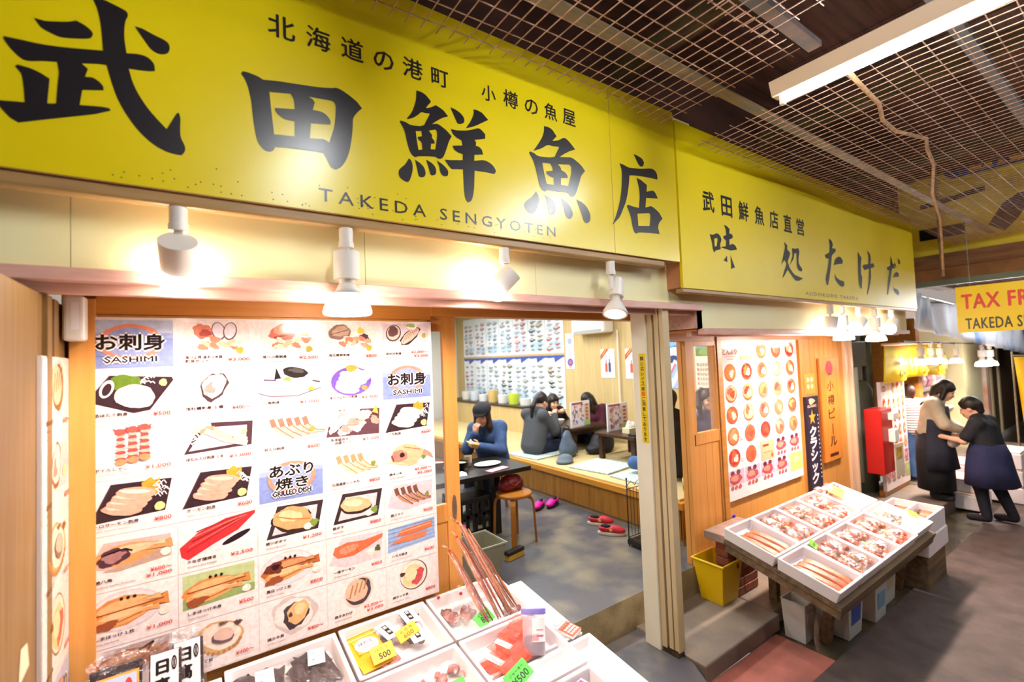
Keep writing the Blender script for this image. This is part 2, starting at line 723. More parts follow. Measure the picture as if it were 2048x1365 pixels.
# ------------------------------------------------------------------ floors
b = MB(); b.bx(-3, 22, -6.5, -0.95, -0.2, -0.004); struct('floor', b, m_asph)
b = MB(); b.prism([(-3, -0.95), (3.55, -0.95), (3.55, -0.56), (2.6, -0.56), (2.6, -0.2), (-3, -0.2)], 0.2, ((0, 0, -0.2), (1, 0, 0), (0, 1, 0)))
struct('floor', b, m_slab, bevel=0.006)
b = MB(); b.bx(3.55, 22, -0.95, 0.2, -0.24, -0.03); struct('floor', b, m_drain)
b = MB(); b.prism([(-1.2, -0.02), (-1.2, -1.02), (2.2, -0.98), (2.5, -0.74), (2.64, -0.5), (2.66, -0.02)], 0.118, ((0, 0, 0), (1, 0, 0), (0, 1, 0)))
struct('floor', b, m_conc, bevel=0.012)
b = MB(); b.prism([(2.66, 0.0), (2.66, -0.57), (3.62, -0.56), (3.62, 0.0)], 0.12, ((0, 0, 0), (1, 0, 0), (0, 1, 0)))
struct('floor', b, m_conc2, bevel=0.012)
b = MB(); b.prism([(3.63, 0.0), (3.63, -0.51), (7.0, -0.51), (7.0, 0.0)], 0.115, ((0, 0, 0), (1, 0, 0), (0, 1, 0)))
struct('floor', b, m_conc2, bevel=0.01)
b = MB(); b.bx(-0.55, 6.0, 0.0, 8.2, 0.0, 0.341); o = struct('floor', b, [m_conc, m_riser])
for p in o.data.polygons:
    if p.normal.y < -0.5:
        p.material_index = 1
# step in front of the shops further along
b = MB(); b.bx(8.36, 13, -0.62, 0.2, -0.05, 0.14); struct('floor', b, m_conc2, bevel=0.01)
b = MB(); b.bx(7.02, 8.34, -0.62, 0.2, -0.05, 0.13); struct('floor', b, m_conc2, bevel=0.01)

# ------------------------------------------------------------------ shell of the room behind the facade
b = MB(); b.bx(5.5, 5.6, 0.06, 8.0, 0.3, 3.2); struct('wall_right', b, m_roomwood)
b = MB(); b.bx(-0.55, 5.6, 8.0, 8.1, 0.3, 3.2); struct('wall_back', b, m_white)
b = MB(); b.bx(-0.55, -0.45, 0.06, 8.0, 0.3, 3.2); struct('wall_left', b, m_white)
b = MB(); b.bx(-0.55, 5.6, 0.06, 8.1, 3.2, 3.3); struct('ceiling', b, m_white)
# return wall at the left of the facade, facing along the alley
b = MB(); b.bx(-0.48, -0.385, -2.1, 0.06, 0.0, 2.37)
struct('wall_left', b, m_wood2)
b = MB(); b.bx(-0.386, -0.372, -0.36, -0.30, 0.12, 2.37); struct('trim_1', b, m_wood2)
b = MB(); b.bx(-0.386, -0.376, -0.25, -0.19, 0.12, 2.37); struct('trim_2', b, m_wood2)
# timber facade left of the opening
b = MB(); b.bx(-0.40, 1.088, 0.0, 0.034, 0.341, 2.42); struct('wall_front', b, m_wood)
for i in range(9):
    pass
b = MB(); b.bx(-0.372, -0.30, -0.05, 0.0, 0.118, 2.40); struct('trim_3', b, m_wood)
b = MB(); b.bx(-0.30, 1.10, -0.022, 0.0, 2.345, 2.42); struct('trim_4', b, m_wood3)
b = MB(); b.bx(1.10, 3.05, -0.04, 0.05, 2.365, 2.46); struct('trim_5', b, m_wood3, bevel=0.003)
# facade above: soffit, cream fascia and its rails
b = MB(); b.bx(-1.6, 3.02, -0.40, 0.06, 2.425, 2.47); struct('ceiling', b, m_wood3)
b = MB()
for i, (x0, x1) in enumerate([(-1.6, -0.31), (-0.308, 0.618), (0.62, 1.54), (1.542, 3.02)]):
    b.bx(x0, x1, -0.42, -0.395, 2.43, 3.78)
struct('wall_front', b, m_cream)
b = MB(); b.bx(-1.6, 3.02, -0.452, -0.40, 2.405, 2.447); struct('trim_6', b, m_pink, bevel=0.003)
b = MB(); b.bx(-1.6, 3.02, -0.372, -0.33, 2.375, 2.425); struct('trim_7', b, m_pink, bevel=0.003)
b = MB(); b.bx(-1.6, 2.7, -0.402, -0.37, 2.418, 2.43); struct('trim_8', b, m_darkgap)
# second shop: lower, boxed fascia
b = MB(); b.bx(3.02, 7.4, -0.42, -0.39, 2.275, 3.7); b.bx(3.02, 3.05, -0.42, 0.05, 2.275, 2.43)
struct('wall_front', b, m_cream)
b = MB(); b.bx(3.005, 3.022, -0.40, -0.07, 2.28, 2.425); struct('trim_9', b, m_pink)
b = MB(); b.bx(3.02, 7.4, -0.39, 0.05, 2.262, 2.30); struct('ceiling', b, m_wood3)
b = MB(); b.bx(3.03, 7.4, -0.45, -0.395, 2.235, 2.278); struct('trim_10', b, m_pink, bevel=0.003)
b = MB(); b.bx(3.03, 7.4, -0.34, -0.30, 2.225, 2.265); struct('trim_11', b, m_pink, bevel=0.003)
# second shop facade
b = MB(); b.bx(3.905, 5.46, 0.02, 0.08, 0.118, 2.262); struct('wall_front', b, m_wood)
b = MB(); b.bx(3.05, 6.6, -0.01, 0.05, 2.20, 2.264); struct('trim_12', b, m_wood3)
b = MB()
for i in range(9):
    x0 = 5.46 + i * 0.124
    b.bx(x0, x0 + 0.119, 0.0, 0.07, 0.118, 2.262)
b.bx(5.46, 6.58, 0.02, 0.08, 0.118, 2.262)
struct('wall_front', b, m_wood)
b = MB(); b.bx(6.57, 6.66, -0.03, 0.08, 0.0, 2.262); b.bx(6.69, 6.745, -0.05, 0.08, 0.0, 2.262); struct('trim_13', b, M('peach_post', '#e6c09c', 0.4), bevel=0.004)
b = MB(); b.bx(3.408, 3.522, 0.024, 0.07, 0.341, 2.262); struct('trim_14', b, m_wood, bevel=0.004)
b = MB(); b.bx(3.87, 3.945, -0.02, 0.08, 0.118, 2.262); struct('trim_15', b, m_wood3, bevel=0.004)

# ------------------------------------------------------------------ post between the two openings
t = empty('shutter_post', 'ivory post with shutter rails between the two shop openings', 'post', (2.6, -0.3, 0.118))
b = MB(); b.bx(2.57, 2.66, -0.295, -0.17, 0.118, 2.43); b.build('post_board', m_ivory, t, bevel=0.004)
for i, (y0, y1, x0) in enumerate([(-0.337, -0.298, 2.585), (-0.385, -0.352, 2.59), (-0.425, -0.391, 2.595)]):
    b = MB(); b.bx(x0, 2.66, y0, y1, 0.15, 2.43); b.build('shutter_rail', m_beige, t, bevel=0.003)
b = MB(); b.bx(2.61, 2.65, -0.392, -0.29, 0.118, 2.43); b.build('rail_groove', m_darkgap, t)
b = MB(); b.bx(2.59, 2.655, -0.42, -0.30, 0.116, 0.16); b.build('rusted_foot', m_rust, t)
# notice stuck on the post
t = empty('notice_strip', 'yellow vertical paper notice with black writing on the ivory post', 'notice', (2.567, -0.257, 1.80))
b = MB(); b.col = lin('#e9c800'); b.bx(2.5675, 2.5695, -0.284, -0.230, 1.50, 2.113)
b.build('paper', m_print, t)
b = MB()
zz = 2.092
for ch in '隣に広いイス席■ご用意しております':
    put_text(b, ch, (2.5675, -0.257, zz - 0.028), (0, -1, 0), (0, 0, 1), height=0.028 if ch not in 'いに' else 0.022, bold=0.015, col='#e07018' if ch == '■' else '#2a2418', align='c', lift=0.001)
    zz -= 0.0347
b.build('lettering', m_print, t)

# ------------------------------------------------------------------ alley ceiling, far walls
b = MB()
for i in range(34):
    x0 = -2.5 + i * 0.62
    b.bx(x0, x0 + 0.605, -5.5, 1.5, 4.55, 4.6)
b.bx(-2.5, 20, -5.5, 1.5, 4.60, 4.64)
struct('ceiling', b, m_ceil)
b = MB(); b.bx(-2.5, 9.0, 0.0, 0.08, 2.9, 4.6); struct('wall_front', b, m_ceil)
b = MB(); b.bx(-2.5, 20, -4.9, -4.8, -0.05, 4.6); struct('wall_back', b, m_ceil)
for x in (-1.5, 0.6, 2.72, 4.9, 7.1):
    b = MB(); b.bx(x - 0.05, x + 0.05, -4.8, 0.0, 4.2, 4.34)
    struct('trim_16', b, M('olive_beam', '#6a5634', 0.8, col2='#544226', scale=5, stretch=(1, 1, 1)))
for x0, x1, y, z, s, mm in [(-1.5, 8.9, -1.0, 3.56, 0.035, m_steel), (-1.5, 8.9, -2.4, 3.56, 0.035, m_steel)]:
    b = MB(); b.bx(x0, x1, y - s, y + s, z - 0.004, z + 0.004); b.bx(x0, x1, y + s - 0.006, y + s, z, z + 0.06)
    o = b.build('steel_angle', M('old_angle_steel', '#8a7048', 0.6, metal=0.3, col2='#6f6a60', scale=10, stretch=(0.6, 4, 4)))
    tag(o, 'long rusty steel angle bar carrying the ceiling wire mesh' + (' nearer the yellow signs' if y > -2 else ' above the middle of the alley'), 'steel bar')
b = MB(); b.bx(0.6, 3.45, -1.14, -1.06, 4.10, 4.14)
tag(b.build('timber_batten', M('pinkish_batten', '#c9a596', 0.6, col2='#8a8a8a', scale=4)), 'pale batten above the mesh left of the fluorescent tube', 'batten')
b = MB(); b.bx(2.6, 8.9, -1.75, -1.68, 4.0, 4.05)
tag(b.build('timber_batten', M('grey_batten', '#77777a', 0.6)), 'grey batten above the mesh right of the fluorescent tube', 'batten')


def wire_panel(x0, x1, y0, y1, z, dx, dy, label, sag=0.015, tail=0.05):
    b = MB()
    r = 0.0026
    nx = int((x1 - x0) / dx)
    ny = int((y1 - y0) / dy)
    xs = [x0 + dx * i for i in range(nx + 1)]
    ys = [y1 - dy * i for i in range(ny + 1)]
    zf = lambda x, y: z + sag * math.sin(x * 2.3 + 1) * math.sin(y * 2.9)
    for x in xs:
        j = random.uniform(-0.004, 0.004)
        pts = [(x + j, y, zf(x, y)) for y in np.linspace(ys[-1] - tail, ys[0] + tail, 6)]
        b.tube(pts, r, 4)
    for y in ys:
        j = random.uniform(-0.004, 0.004)
        pts = [(x, y + j, zf(x, y) + 2 * r) for x in np.linspace(xs[0] - tail, xs[-1] + tail, 8)]
        b.tube(pts, r, 4)
    tag(b.build('wire_mesh', m_rod), label, 'wire mesh', 'wire mesh sheets under the ceiling')


wire_panel(-0.95, 2.40, -1.50, -0.72, 3.50, 0.0672, 0.098, 'rusty wire mesh sheet edging the large yellow sign')
wire_panel(-0.95, 2.16, -3.3, -1.42, 3.535, 0.0672, 0.098, 'rusty wire mesh sheet left of the bright fluorescent tube')
wire_panel(2.72, 8.7, -3.3, -0.72, 3.46, 0.0672, 0.098, 'rusty wire mesh sheet above the smaller yellow sign and right of the tube')

# fluorescent battens across the alley
m_tube = M('lit_tube', '#ffffff', 0.4, emit=(0.86, 0.94, 1.0), estr=110.0)


def batten(x, label, y0=-1.34, y1=-2.56, z=3.345, group='fluorescent battens'):
    t = empty('fluorescent_lamp', label, 'lamp', (x, (y0 + y1) / 2, z))
    b = MB(); b.prism([(-0.055, 0.09), (0.055, 0.09), (0.03, 0.022), (-0.03, 0.022)], abs(y1 - y0) + 0.1, ((x, y0 + 0.05, z), (1, 0, 0), (0, 0, 1)))
    b.build('housing', M('lamp_housing', '#cdb090', 0.45), t, bevel=0.003)
    for yy in (y0 + 0.012, y1 - 0.012):
        b = MB(); b.box((x, yy, z + 0.005), (0.028, 0.022, 0.06)); b.build('socket', m_wplastic, t, bevel=0.004)
    b = MB(); b.tube([(x, y0, z), (x, y1, z)], 0.0165, 16); b.build('tube', m_tube, t, smooth=True, auto=40)
    return t


batten(2.43, 'lit fluorescent batten hung across the alley under the wire mesh')
batten(0.60, 'lit fluorescent batten nearer the camera above the large sign')
for x_, lb_ in ((4.3, 'nearest'), (6.4, 'middle'), (8.4, 'farthest')):  # battens added out of view to brighten the smaller sign, ground and people
    batten(x_, 'added unseen fill batten on the opposite side of the alley, %s of three' % lb_, -2.75, -3.95, 3.32)
b = MB()
pts = [(2.55, -1.55, 3.44), (2.8, -1.53, 3.44), (3.14, -1.51, 3.44), (3.35, -1.46, 3.43), (3.6, -1.45, 3.43), (3.92, -1.52, 3.43), (4.1, -1.48, 3.42), (4.5, -1.42, 3.42), (5.4, -1.2, 3.43), (6.6, -0.98, 3.44), (6.7, -0.96, 3.2), (6.72, -0.95, 2.9)]
b.tube(pts, 0.011, 8)
tag(b.build('cable', M('dusty_cable', '#b98a5c', 0.7, col2='#8a6a4a', scale=25), smooth=True), 'dusty cable snaking over the wire mesh right of the tube', 'cable')

# ------------------------------------------------------------------ the two big yellow shop signs
GLYPH = {'bu':[[(-0.366,3.154),(-0.344,3.154),(-0.315,3.163),(-0.291,3.172),(-0.275,3.182),(-0.255,3.174),(-0.239,3.159),(-0.239,3.147),(-0.247,3.136),(-0.274,3.126),(-0.308,3.117),(-0.33,3.122),(-0.352,3.132)],[(-0.237,3.265),(-0.215,3.273),(-0.183,3.266),(-0.16,3.259),(-0.154,3.246),(-0.16,3.225),(-0.163,3.193),(-0.162,3.155),(-0.158,3.121),(-0.133,3.128),(-0.112,3.128),(-0.096,3.119),(-0.088,3.105),(-0.087,3.087),(-0.099,3.082),(-0.129,3.076),(-0.153,3.073),(-0.146,3.041),(-0.13,2.999),(-0.104,2.956),(-0.078,2.924),(-0.058,2.902),(-0.047,2.926),(-0.031,2.962),(-0.025,2.966),(-0.021,2.95),(-0.022,2.91),(-0.02,2.882),(-0.011,2.861),(-0.009,2.844),(-0.016,2.828),(-0.025,2.824),(-0.057,2.827),(-0.092,2.844),(-0.126,2.875),(-0.155,2.917),(-0.18,2.968),(-0.196,3.023),(-0.206,3.067),(-0.224,3.064),(-0.263,3.053),(-0.249,3.04),(-0.256,3.014),(-0.24,3.017),(-0.224,3.009),(-0.214,2.996),(-0.213,2.985),(-0.24,2.977),(-0.262,2.971),(-0.268,2.923),(-0.24,2.928),(-0.216,2.932),(-0.2,2.932),(-0.197,2.925),(-0.232,2.905),(-0.286,2.882),(-0.348,2.856),(-0.397,2.835),(-0.413,2.845),(-0.427,2.863),(-0.437,2.878),(-0.435,2.889),(-0.414,2.893),(-0.384,2.898),(-0.386,2.937),(-0.392,2.981),(-0.404,2.997),(-0.399,3.004),(-0.376,3.002),(-0.351,2.994),(-0.333,2.983),(-0.338,2.908),(-0.319,2.913),(-0.316,2.969),(-0.313,3.011),(-0.317,3.039),(-0.348,3.031),(-0.38,3.021),(-0.397,3.029),(-0.414,3.048),(-0.427,3.07),(-0.427,3.077),(-0.394,3.079),(-0.344,3.082),(-0.285,3.093),(-0.214,3.11),(-0.217,3.162),(-0.221,3.204),(-0.229,3.244)],[(-0.137,3.217),(-0.12,3.217),(-0.089,3.207),(-0.063,3.2),(-0.05,3.19),(-0.048,3.173),(-0.054,3.158),(-0.068,3.149),(-0.083,3.149),(-0.098,3.158),(-0.111,3.176),(-0.126,3.199)]],'da':[[(0.161,3.168),(0.175,3.169),(0.2,3.166),(0.215,3.162),(0.228,3.158),(0.271,3.167),(0.348,3.178),(0.42,3.189),(0.465,3.2),(0.482,3.206),(0.505,3.202),(0.536,3.188),(0.565,3.17),(0.582,3.151),(0.57,3.138),(0.557,3.121),(0.545,3.098),(0.543,3.068),(0.539,3.027),(0.529,2.969),(0.517,2.931),(0.501,2.901),(0.485,2.884),(0.472,2.877),(0.46,2.88),(0.449,2.892),(0.438,2.917),(0.428,2.933),(0.371,2.929),(0.302,2.923),(0.26,2.917),(0.257,2.907),(0.25,2.899),(0.241,2.895),(0.227,2.897),(0.214,2.908),(0.204,2.926),(0.197,2.961),(0.191,3.012),(0.187,3.061),(0.181,3.098),(0.174,3.125),(0.164,3.148),(0.156,3.157)],[(0.245,3.118),(0.316,3.132),(0.324,3.119),(0.328,3.102),(0.329,3.077),(0.262,3.063),(0.262,3.056),(0.269,3.045),(0.282,3.035),(0.298,3.029),(0.328,3.03),(0.327,2.972),(0.258,2.964),(0.25,3.052)],[(0.38,3.14),(0.461,3.148),(0.473,3.145),(0.478,3.132),(0.476,3.09),(0.469,3.039),(0.451,2.979),(0.439,2.984),(0.425,2.986),(0.381,2.979),(0.385,3.038),(0.456,3.051),(0.458,3.062),(0.452,3.076),(0.436,3.09),(0.415,3.094),(0.393,3.092),(0.401,3.124),(0.394,3.133)]],'sen':[[(0.822,3.299),(0.843,3.299),(0.868,3.29),(0.889,3.271),(0.888,3.264),(0.877,3.251),(0.864,3.232),(0.878,3.237),(0.896,3.247),(0.913,3.259),(0.93,3.254),(0.952,3.244),(0.973,3.224),(0.946,3.21),(0.92,3.191),(0.891,3.167),(0.917,3.175),(0.945,3.165),(0.966,3.153),(0.988,3.135),(0.974,3.11),(0.961,3.074),(0.947,3.039),(0.935,3.022),(0.922,3.016),(0.909,3.018),(0.903,3.021),(0.867,3.016),(0.819,3.005),(0.811,2.999),(0.799,3.001),(0.787,3.011),(0.778,3.032),(0.769,3.068),(0.765,3.091),(0.756,3.115),(0.741,3.138),(0.746,3.145),(0.769,3.143),(0.795,3.137),(0.853,3.152),(0.882,3.209),(0.878,3.212),(0.861,3.208),(0.843,3.208),(0.827,3.192),(0.802,3.171),(0.774,3.157),(0.776,3.164),(0.795,3.191),(0.81,3.226),(0.82,3.264)],[(0.813,3.115),(0.839,3.122),(0.841,3.099),(0.821,3.091),(0.823,3.082),(0.84,3.07),(0.842,3.04),(0.823,3.034),(0.817,3.072)],[(0.875,3.133),(0.907,3.146),(0.914,3.139),(0.914,3.115),(0.909,3.086),(0.903,3.054),(0.881,3.051),(0.884,3.076),(0.902,3.081),(0.901,3.092),(0.889,3.105),(0.89,3.118)],[(0.778,2.988),(0.788,2.98),(0.794,2.959),(0.792,2.933),(0.783,2.903),(0.773,2.885),(0.763,2.882),(0.746,2.888),(0.732,2.9),(0.73,2.921),(0.739,2.936),(0.761,2.959)],[(0.805,2.988),(0.824,2.98),(0.844,2.965),(0.853,2.945),(0.851,2.927),(0.839,2.917),(0.828,2.916),(0.82,2.921),(0.815,2.944)],[(0.857,2.999),(0.879,2.992),(0.899,2.977),(0.905,2.958),(0.9,2.941),(0.885,2.934),(0.877,2.935),(0.867,2.97)],[(0.909,3.006),(0.934,2.996),(0.956,2.98),(0.965,2.964),(0.961,2.947),(0.95,2.942),(0.935,2.944),(0.924,2.958),(0.919,2.985)],[(0.986,3.27),(1.011,3.267),(1.038,3.256),(1.055,3.239),(1.056,3.221),(1.045,3.209),(1.027,3.203),(1.02,3.205),(1.005,3.232)],[(1.107,3.294),(1.126,3.296),(1.158,3.289),(1.189,3.265),(1.156,3.243),(1.111,3.214),(1.063,3.191),(1.083,3.22),(1.101,3.254),(1.11,3.282)],[(0.984,3.168),(1.016,3.17),(1.063,3.181),(1.101,3.196),(1.132,3.209),(1.152,3.203),(1.169,3.189),(1.168,3.173),(1.162,3.165),(1.108,3.147),(1.117,3.137),(1.114,3.121),(1.131,3.12),(1.148,3.107),(1.153,3.087),(1.105,3.075),(1.103,3.046),(1.143,3.058),(1.173,3.059),(1.202,3.048),(1.219,3.03),(1.222,3.017),(1.213,3.005),(1.16,3.004),(1.103,2.999),(1.098,2.926),(1.09,2.879),(1.078,2.851),(1.063,2.841),(1.051,2.851),(1.044,2.883),(1.042,2.936),(1.041,2.993),(0.982,2.982),(0.965,2.998),(0.949,3.018),(0.984,3.024),(1.041,3.036),(1.043,3.064),(1.017,3.067),(0.997,3.078),(0.99,3.092),(1.042,3.105),(1.038,3.129),(1.015,3.134),(0.993,3.149)]],'gyo':[[(1.535,3.324),(1.563,3.326),(1.594,3.316),(1.619,3.29),(1.587,3.257),(1.629,3.27),(1.671,3.294),(1.702,3.285),(1.734,3.262),(1.75,3.248),(1.712,3.231),(1.671,3.207),(1.634,3.181),(1.716,3.196),(1.763,3.181),(1.796,3.163),(1.817,3.141),(1.789,3.11),(1.769,3.065),(1.75,3.02),(1.735,2.992),(1.717,2.979),(1.697,2.978),(1.677,2.994),(1.607,2.988),(1.535,2.982),(1.523,2.973),(1.508,2.977),(1.49,2.998),(1.476,3.053),(1.463,3.098),(1.45,3.129),(1.428,3.158),(1.437,3.166),(1.463,3.163),(1.496,3.154),(1.599,3.174),(1.634,3.234),(1.624,3.235),(1.589,3.229),(1.556,3.228),(1.52,3.205),(1.489,3.188),(1.457,3.174),(1.484,3.209),(1.516,3.255),(1.534,3.299)],[(1.514,3.124),(1.568,3.131),(1.58,3.113),(1.582,3.095),(1.535,3.083),(1.54,3.071),(1.564,3.06),(1.586,3.059),(1.587,3.02),(1.537,3.017),(1.522,3.077)],[(1.619,3.138),(1.701,3.153),(1.715,3.143),(1.711,3.104),(1.687,3.032),(1.635,3.029),(1.637,3.066),(1.687,3.077),(1.684,3.089),(1.668,3.104),(1.643,3.111),(1.637,3.127)],[(1.464,2.965),(1.476,2.95),(1.481,2.92),(1.47,2.885),(1.451,2.856),(1.43,2.842),(1.407,2.847),(1.388,2.865),(1.386,2.886),(1.401,2.905),(1.437,2.932)],[(1.52,2.955),(1.549,2.948),(1.579,2.931),(1.59,2.909),(1.589,2.879),(1.572,2.862),(1.553,2.855),(1.545,2.863),(1.535,2.91)],[(1.631,2.96),(1.663,2.947),(1.697,2.92),(1.711,2.887),(1.704,2.864),(1.689,2.853),(1.668,2.856),(1.656,2.874),(1.645,2.922)],[(1.742,2.969),(1.777,2.961),(1.817,2.939),(1.841,2.902),(1.841,2.87),(1.826,2.852),(1.808,2.847),(1.791,2.858),(1.773,2.902)]],'ten':[[(2.232,3.331),(2.263,3.328),(2.309,3.318),(2.327,3.299),(2.319,3.277),(2.301,3.266),(2.28,3.269),(2.26,3.29)],[(2.103,3.247),(2.143,3.243),(2.186,3.237),(2.291,3.251),(2.388,3.272),(2.428,3.267),(2.448,3.244),(2.449,3.214),(2.401,3.212),(2.314,3.206),(2.229,3.197),(2.186,3.189),(2.174,3.123),(2.148,3.035),(2.116,2.975),(2.077,2.914),(2.016,2.863),(2.046,2.915),(2.078,2.985),(2.103,3.066),(2.116,3.151),(2.117,3.212)],[(2.249,3.187),(2.286,3.181),(2.343,3.159),(2.337,3.116),(2.395,3.133),(2.425,3.119),(2.443,3.09),(2.33,3.076),(2.318,3.013),(2.37,3.03),(2.413,3.018),(2.452,2.997),(2.481,2.966),(2.447,2.938),(2.431,2.901),(2.443,2.863),(2.357,2.859),(2.245,2.848),(2.228,2.84),(2.208,2.844),(2.193,2.87),(2.181,2.924),(2.167,2.961),(2.147,2.996),(2.162,3.006),(2.198,3.002),(2.258,3.001),(2.269,3.067),(2.266,3.129)],[(2.241,2.963),(2.349,2.983),(2.361,2.975),(2.359,2.943),(2.349,2.902),(2.244,2.889)]],'aji':[[(2.993,2.929),(3.032,2.93),(3.087,2.948),(3.126,2.93),(3.137,2.908),(3.115,2.867),(3.12,2.836),(3.055,2.82),(3.037,2.803),(3.022,2.826),(3.014,2.879)],[(3.047,2.905),(3.084,2.913),(3.087,2.902),(3.071,2.854),(3.047,2.848)],[(3.18,3.021),(3.217,3.016),(3.25,2.999),(3.244,2.964),(3.275,2.965),(3.29,2.95),(3.279,2.934),(3.239,2.92),(3.238,2.88),(3.282,2.893),(3.323,2.877),(3.335,2.855),(3.248,2.84),(3.273,2.804),(3.318,2.761),(3.384,2.73),(3.35,2.719),(3.293,2.72),(3.262,2.772),(3.242,2.809),(3.245,2.739),(3.233,2.69),(3.216,2.664),(3.198,2.688),(3.197,2.75),(3.195,2.797),(3.149,2.758),(3.078,2.721),(3.116,2.758),(3.161,2.809),(3.178,2.834),(3.123,2.83),(3.114,2.851),(3.188,2.865),(3.196,2.907),(3.162,2.922),(3.163,2.936),(3.2,2.948),(3.2,2.986)]],'dokoro':[[(4.064,2.997),(4.116,2.971),(4.111,2.934),(4.136,2.928),(4.158,2.907),(4.106,2.834),(4.133,2.787),(4.22,2.73),(4.364,2.71),(4.302,2.689),(4.224,2.684),(4.154,2.725),(4.097,2.766),(4.042,2.717),(3.997,2.687),(4.019,2.724),(4.059,2.781),(4.081,2.814),(4.049,2.843),(3.988,2.793),(4.016,2.84),(4.054,2.915),(4.071,2.953)],[(4.193,2.957),(4.25,2.958),(4.31,2.969),(4.326,2.942),(4.301,2.875),(4.307,2.829),(4.361,2.791),(4.342,2.768),(4.294,2.772),(4.26,2.816),(4.268,2.918),(4.235,2.92),(4.209,2.866),(4.136,2.805),(4.194,2.892)]],'ta':[[(4.933,3.126),(4.994,3.113),(5.018,3.079),(4.995,3.041),(5.074,3.044),(5.07,3.018),(4.985,2.973),(4.959,2.905),(4.901,2.768),(4.856,2.68),(4.827,2.683),(4.812,2.732),(4.874,2.847),(4.909,2.931),(4.841,2.934),(4.827,2.958),(4.925,2.993),(4.944,3.056)],[(5.001,2.878),(5.038,2.932),(5.104,2.967),(5.177,2.971),(5.223,2.944),(5.21,2.911),(5.117,2.9)],[(5.019,2.807),(5.038,2.773),(5.118,2.747),(5.215,2.738),(5.222,2.702),(5.182,2.684),(5.11,2.695),(5.036,2.732),(5.009,2.771)]],'ke':[[(5.602,3.071),(5.646,3.043),(5.691,3.013),(5.666,2.944),(5.654,2.844),(5.677,2.812),(5.649,2.699),(5.614,2.689),(5.58,2.728),(5.579,2.838),(5.591,2.96)],[(5.85,3.108),(5.924,3.081),(5.944,3.025),(5.926,2.972),(6.012,2.985),(6.029,2.946),(5.926,2.923),(5.92,2.84),(5.861,2.723),(5.781,2.628),(5.776,2.65),(5.842,2.778),(5.875,2.917),(5.746,2.89),(5.703,2.92),(5.719,2.943),(5.86,2.963),(5.881,3.054)]],'dakuten':[[(6.529,3.11),(6.575,3.083),(6.592,3.029),(6.649,3.022),(6.624,2.982),(6.558,2.959),(6.483,2.819),(6.377,2.662),(6.345,2.666),(6.406,2.814),(6.473,2.94),(6.399,2.952),(6.414,2.978),(6.508,2.998),(6.531,3.067)],[(6.568,2.871),(6.628,2.915),(6.704,2.945),(6.772,2.931),(6.775,2.894)],[(6.558,2.787),(6.579,2.751),(6.698,2.739),(6.745,2.711),(6.72,2.672),(6.635,2.686),(6.567,2.726)],[(6.645,3.052),(6.695,3.026),(6.7,2.982),(6.664,2.973),(6.636,3.008)],[(6.771,3.108),(6.839,3.088),(6.842,3.051),(6.793,3.04),(6.774,3.07)]]}


def lettering(mb, names, y, col='#1b171c'):
    for n in names:
        loops = [round_loop(p) for p in GLYPH[n]]
        vs, fs = outline_geo(loops)
        mb.add([(x, y, z) for x, z in vs], fs, col)


t = empty('shop_sign', 'large yellow fascia sign with five big black brush characters', 'sign', (0.6, -0.5, 2.69))
b = MB()
for x0, x1 in [(-1.5, 2.03), (2.034, 2.64)]:
    b.bx(x0, x1, -0.55, -0.50, 2.703, 3.70)
b.build('panel', m_yellow, t)
b = MB(); b.bx(-1.5, 2.50, -0.54, -0.49, 2.655, 2.703)
b.build('bottom_rail', M('brown_rail', '#b08a58', 0.4, col2='#9a7648', scale=6, stretch=(0.4, 4, 4)), t, bevel=0.012)
b = MB(); b.bx(-1.5, 2.62, -0.549, -0.42, 2.70, 3.68); b.build('box_body', M('sign_back', '#a57a48', 0.6), t)
for n in ('bu', 'da', 'sen', 'gyo', 'ten'):
    b = MB(); lettering(b, [n], -0.5515); b.build('brush_character', m_ink, t)
for i, ch in enumerate('北海道の港町　小樽の魚屋'):
    if ch == '　':
        continue
    x = 0.247 + i * 0.1296
    h = 0.076 if ch in 'の町小' else 0.086
    b = MB()
    put_text(b, ch, (x + 0.043, -0.5505, 3.335 + i * 0.0036), (1, 0, 0), (0, 0, 1), height=h, bold=0.014, align='c')
    b.build('small_character', m_ink, t)
put_letters('TAKEDA SENGYOTEN', 'latin_letter', m_ink, t, (0.408, -0.5505, 2.742), (1, 0, 0), (0, 0, 1), 0.051, 1.175, 0.004, 1.45)
b = MB()
for i in range(70):
    x = random.uniform(-0.2, 1.6)
    z = 2.715 + abs(random.gauss(0, 0.04))
    b.ell((x, -0.5505, z), (0.0022, 0.0006, 0.0022), n=6, m=4)
b.build('fly_specks', m_black, t)['kind'] = 'stuff'

m_ink2 = M('sign_black_matt', '#1b171c', 0.5, spec=0.3)
t = empty('shop_sign', 'smaller yellow fascia sign with brush writing above the second shop', 'sign', (4.9, -0.5, 2.5))
b = MB(); b.bx(2.662, 7.35, -0.55, -0.53, 2.535, 3.66); b.build('panel', M('sign_yellow_matt', '#efd400', 0.42, spec=0.45, col2='#e8cc00', scale=1.5), t)
b = MB(); b.bx(2.667, 7.35, -0.53, -0.42, 2.54, 3.65); b.build('box_body', M('sign_back2', '#b87a50', 0.6), t)
b = MB(); b.bx(2.662, 7.35, -0.545, -0.49, 2.505, 2.535); b.build('bottom_rail', MATS['brown_rail'], t, bevel=0.006)
for n in ('aji', 'dokoro', 'ta', 'ke', 'dakuten'):
    b = MB(); lettering(b, [n], -0.5515); b.build('brush_character', m_ink2, t)
for i, ch in enumerate('武田鮮魚店直営'):
    b = MB()
    put_text(b, ch, (2.93 + i * 0.229 + 0.07, -0.5505, 3.09), (1, 0, 0), (0, 0, 1), height=0.143, width=0.135, bold=0.022, align='c')
    b.build('small_character', m_ink2, t)
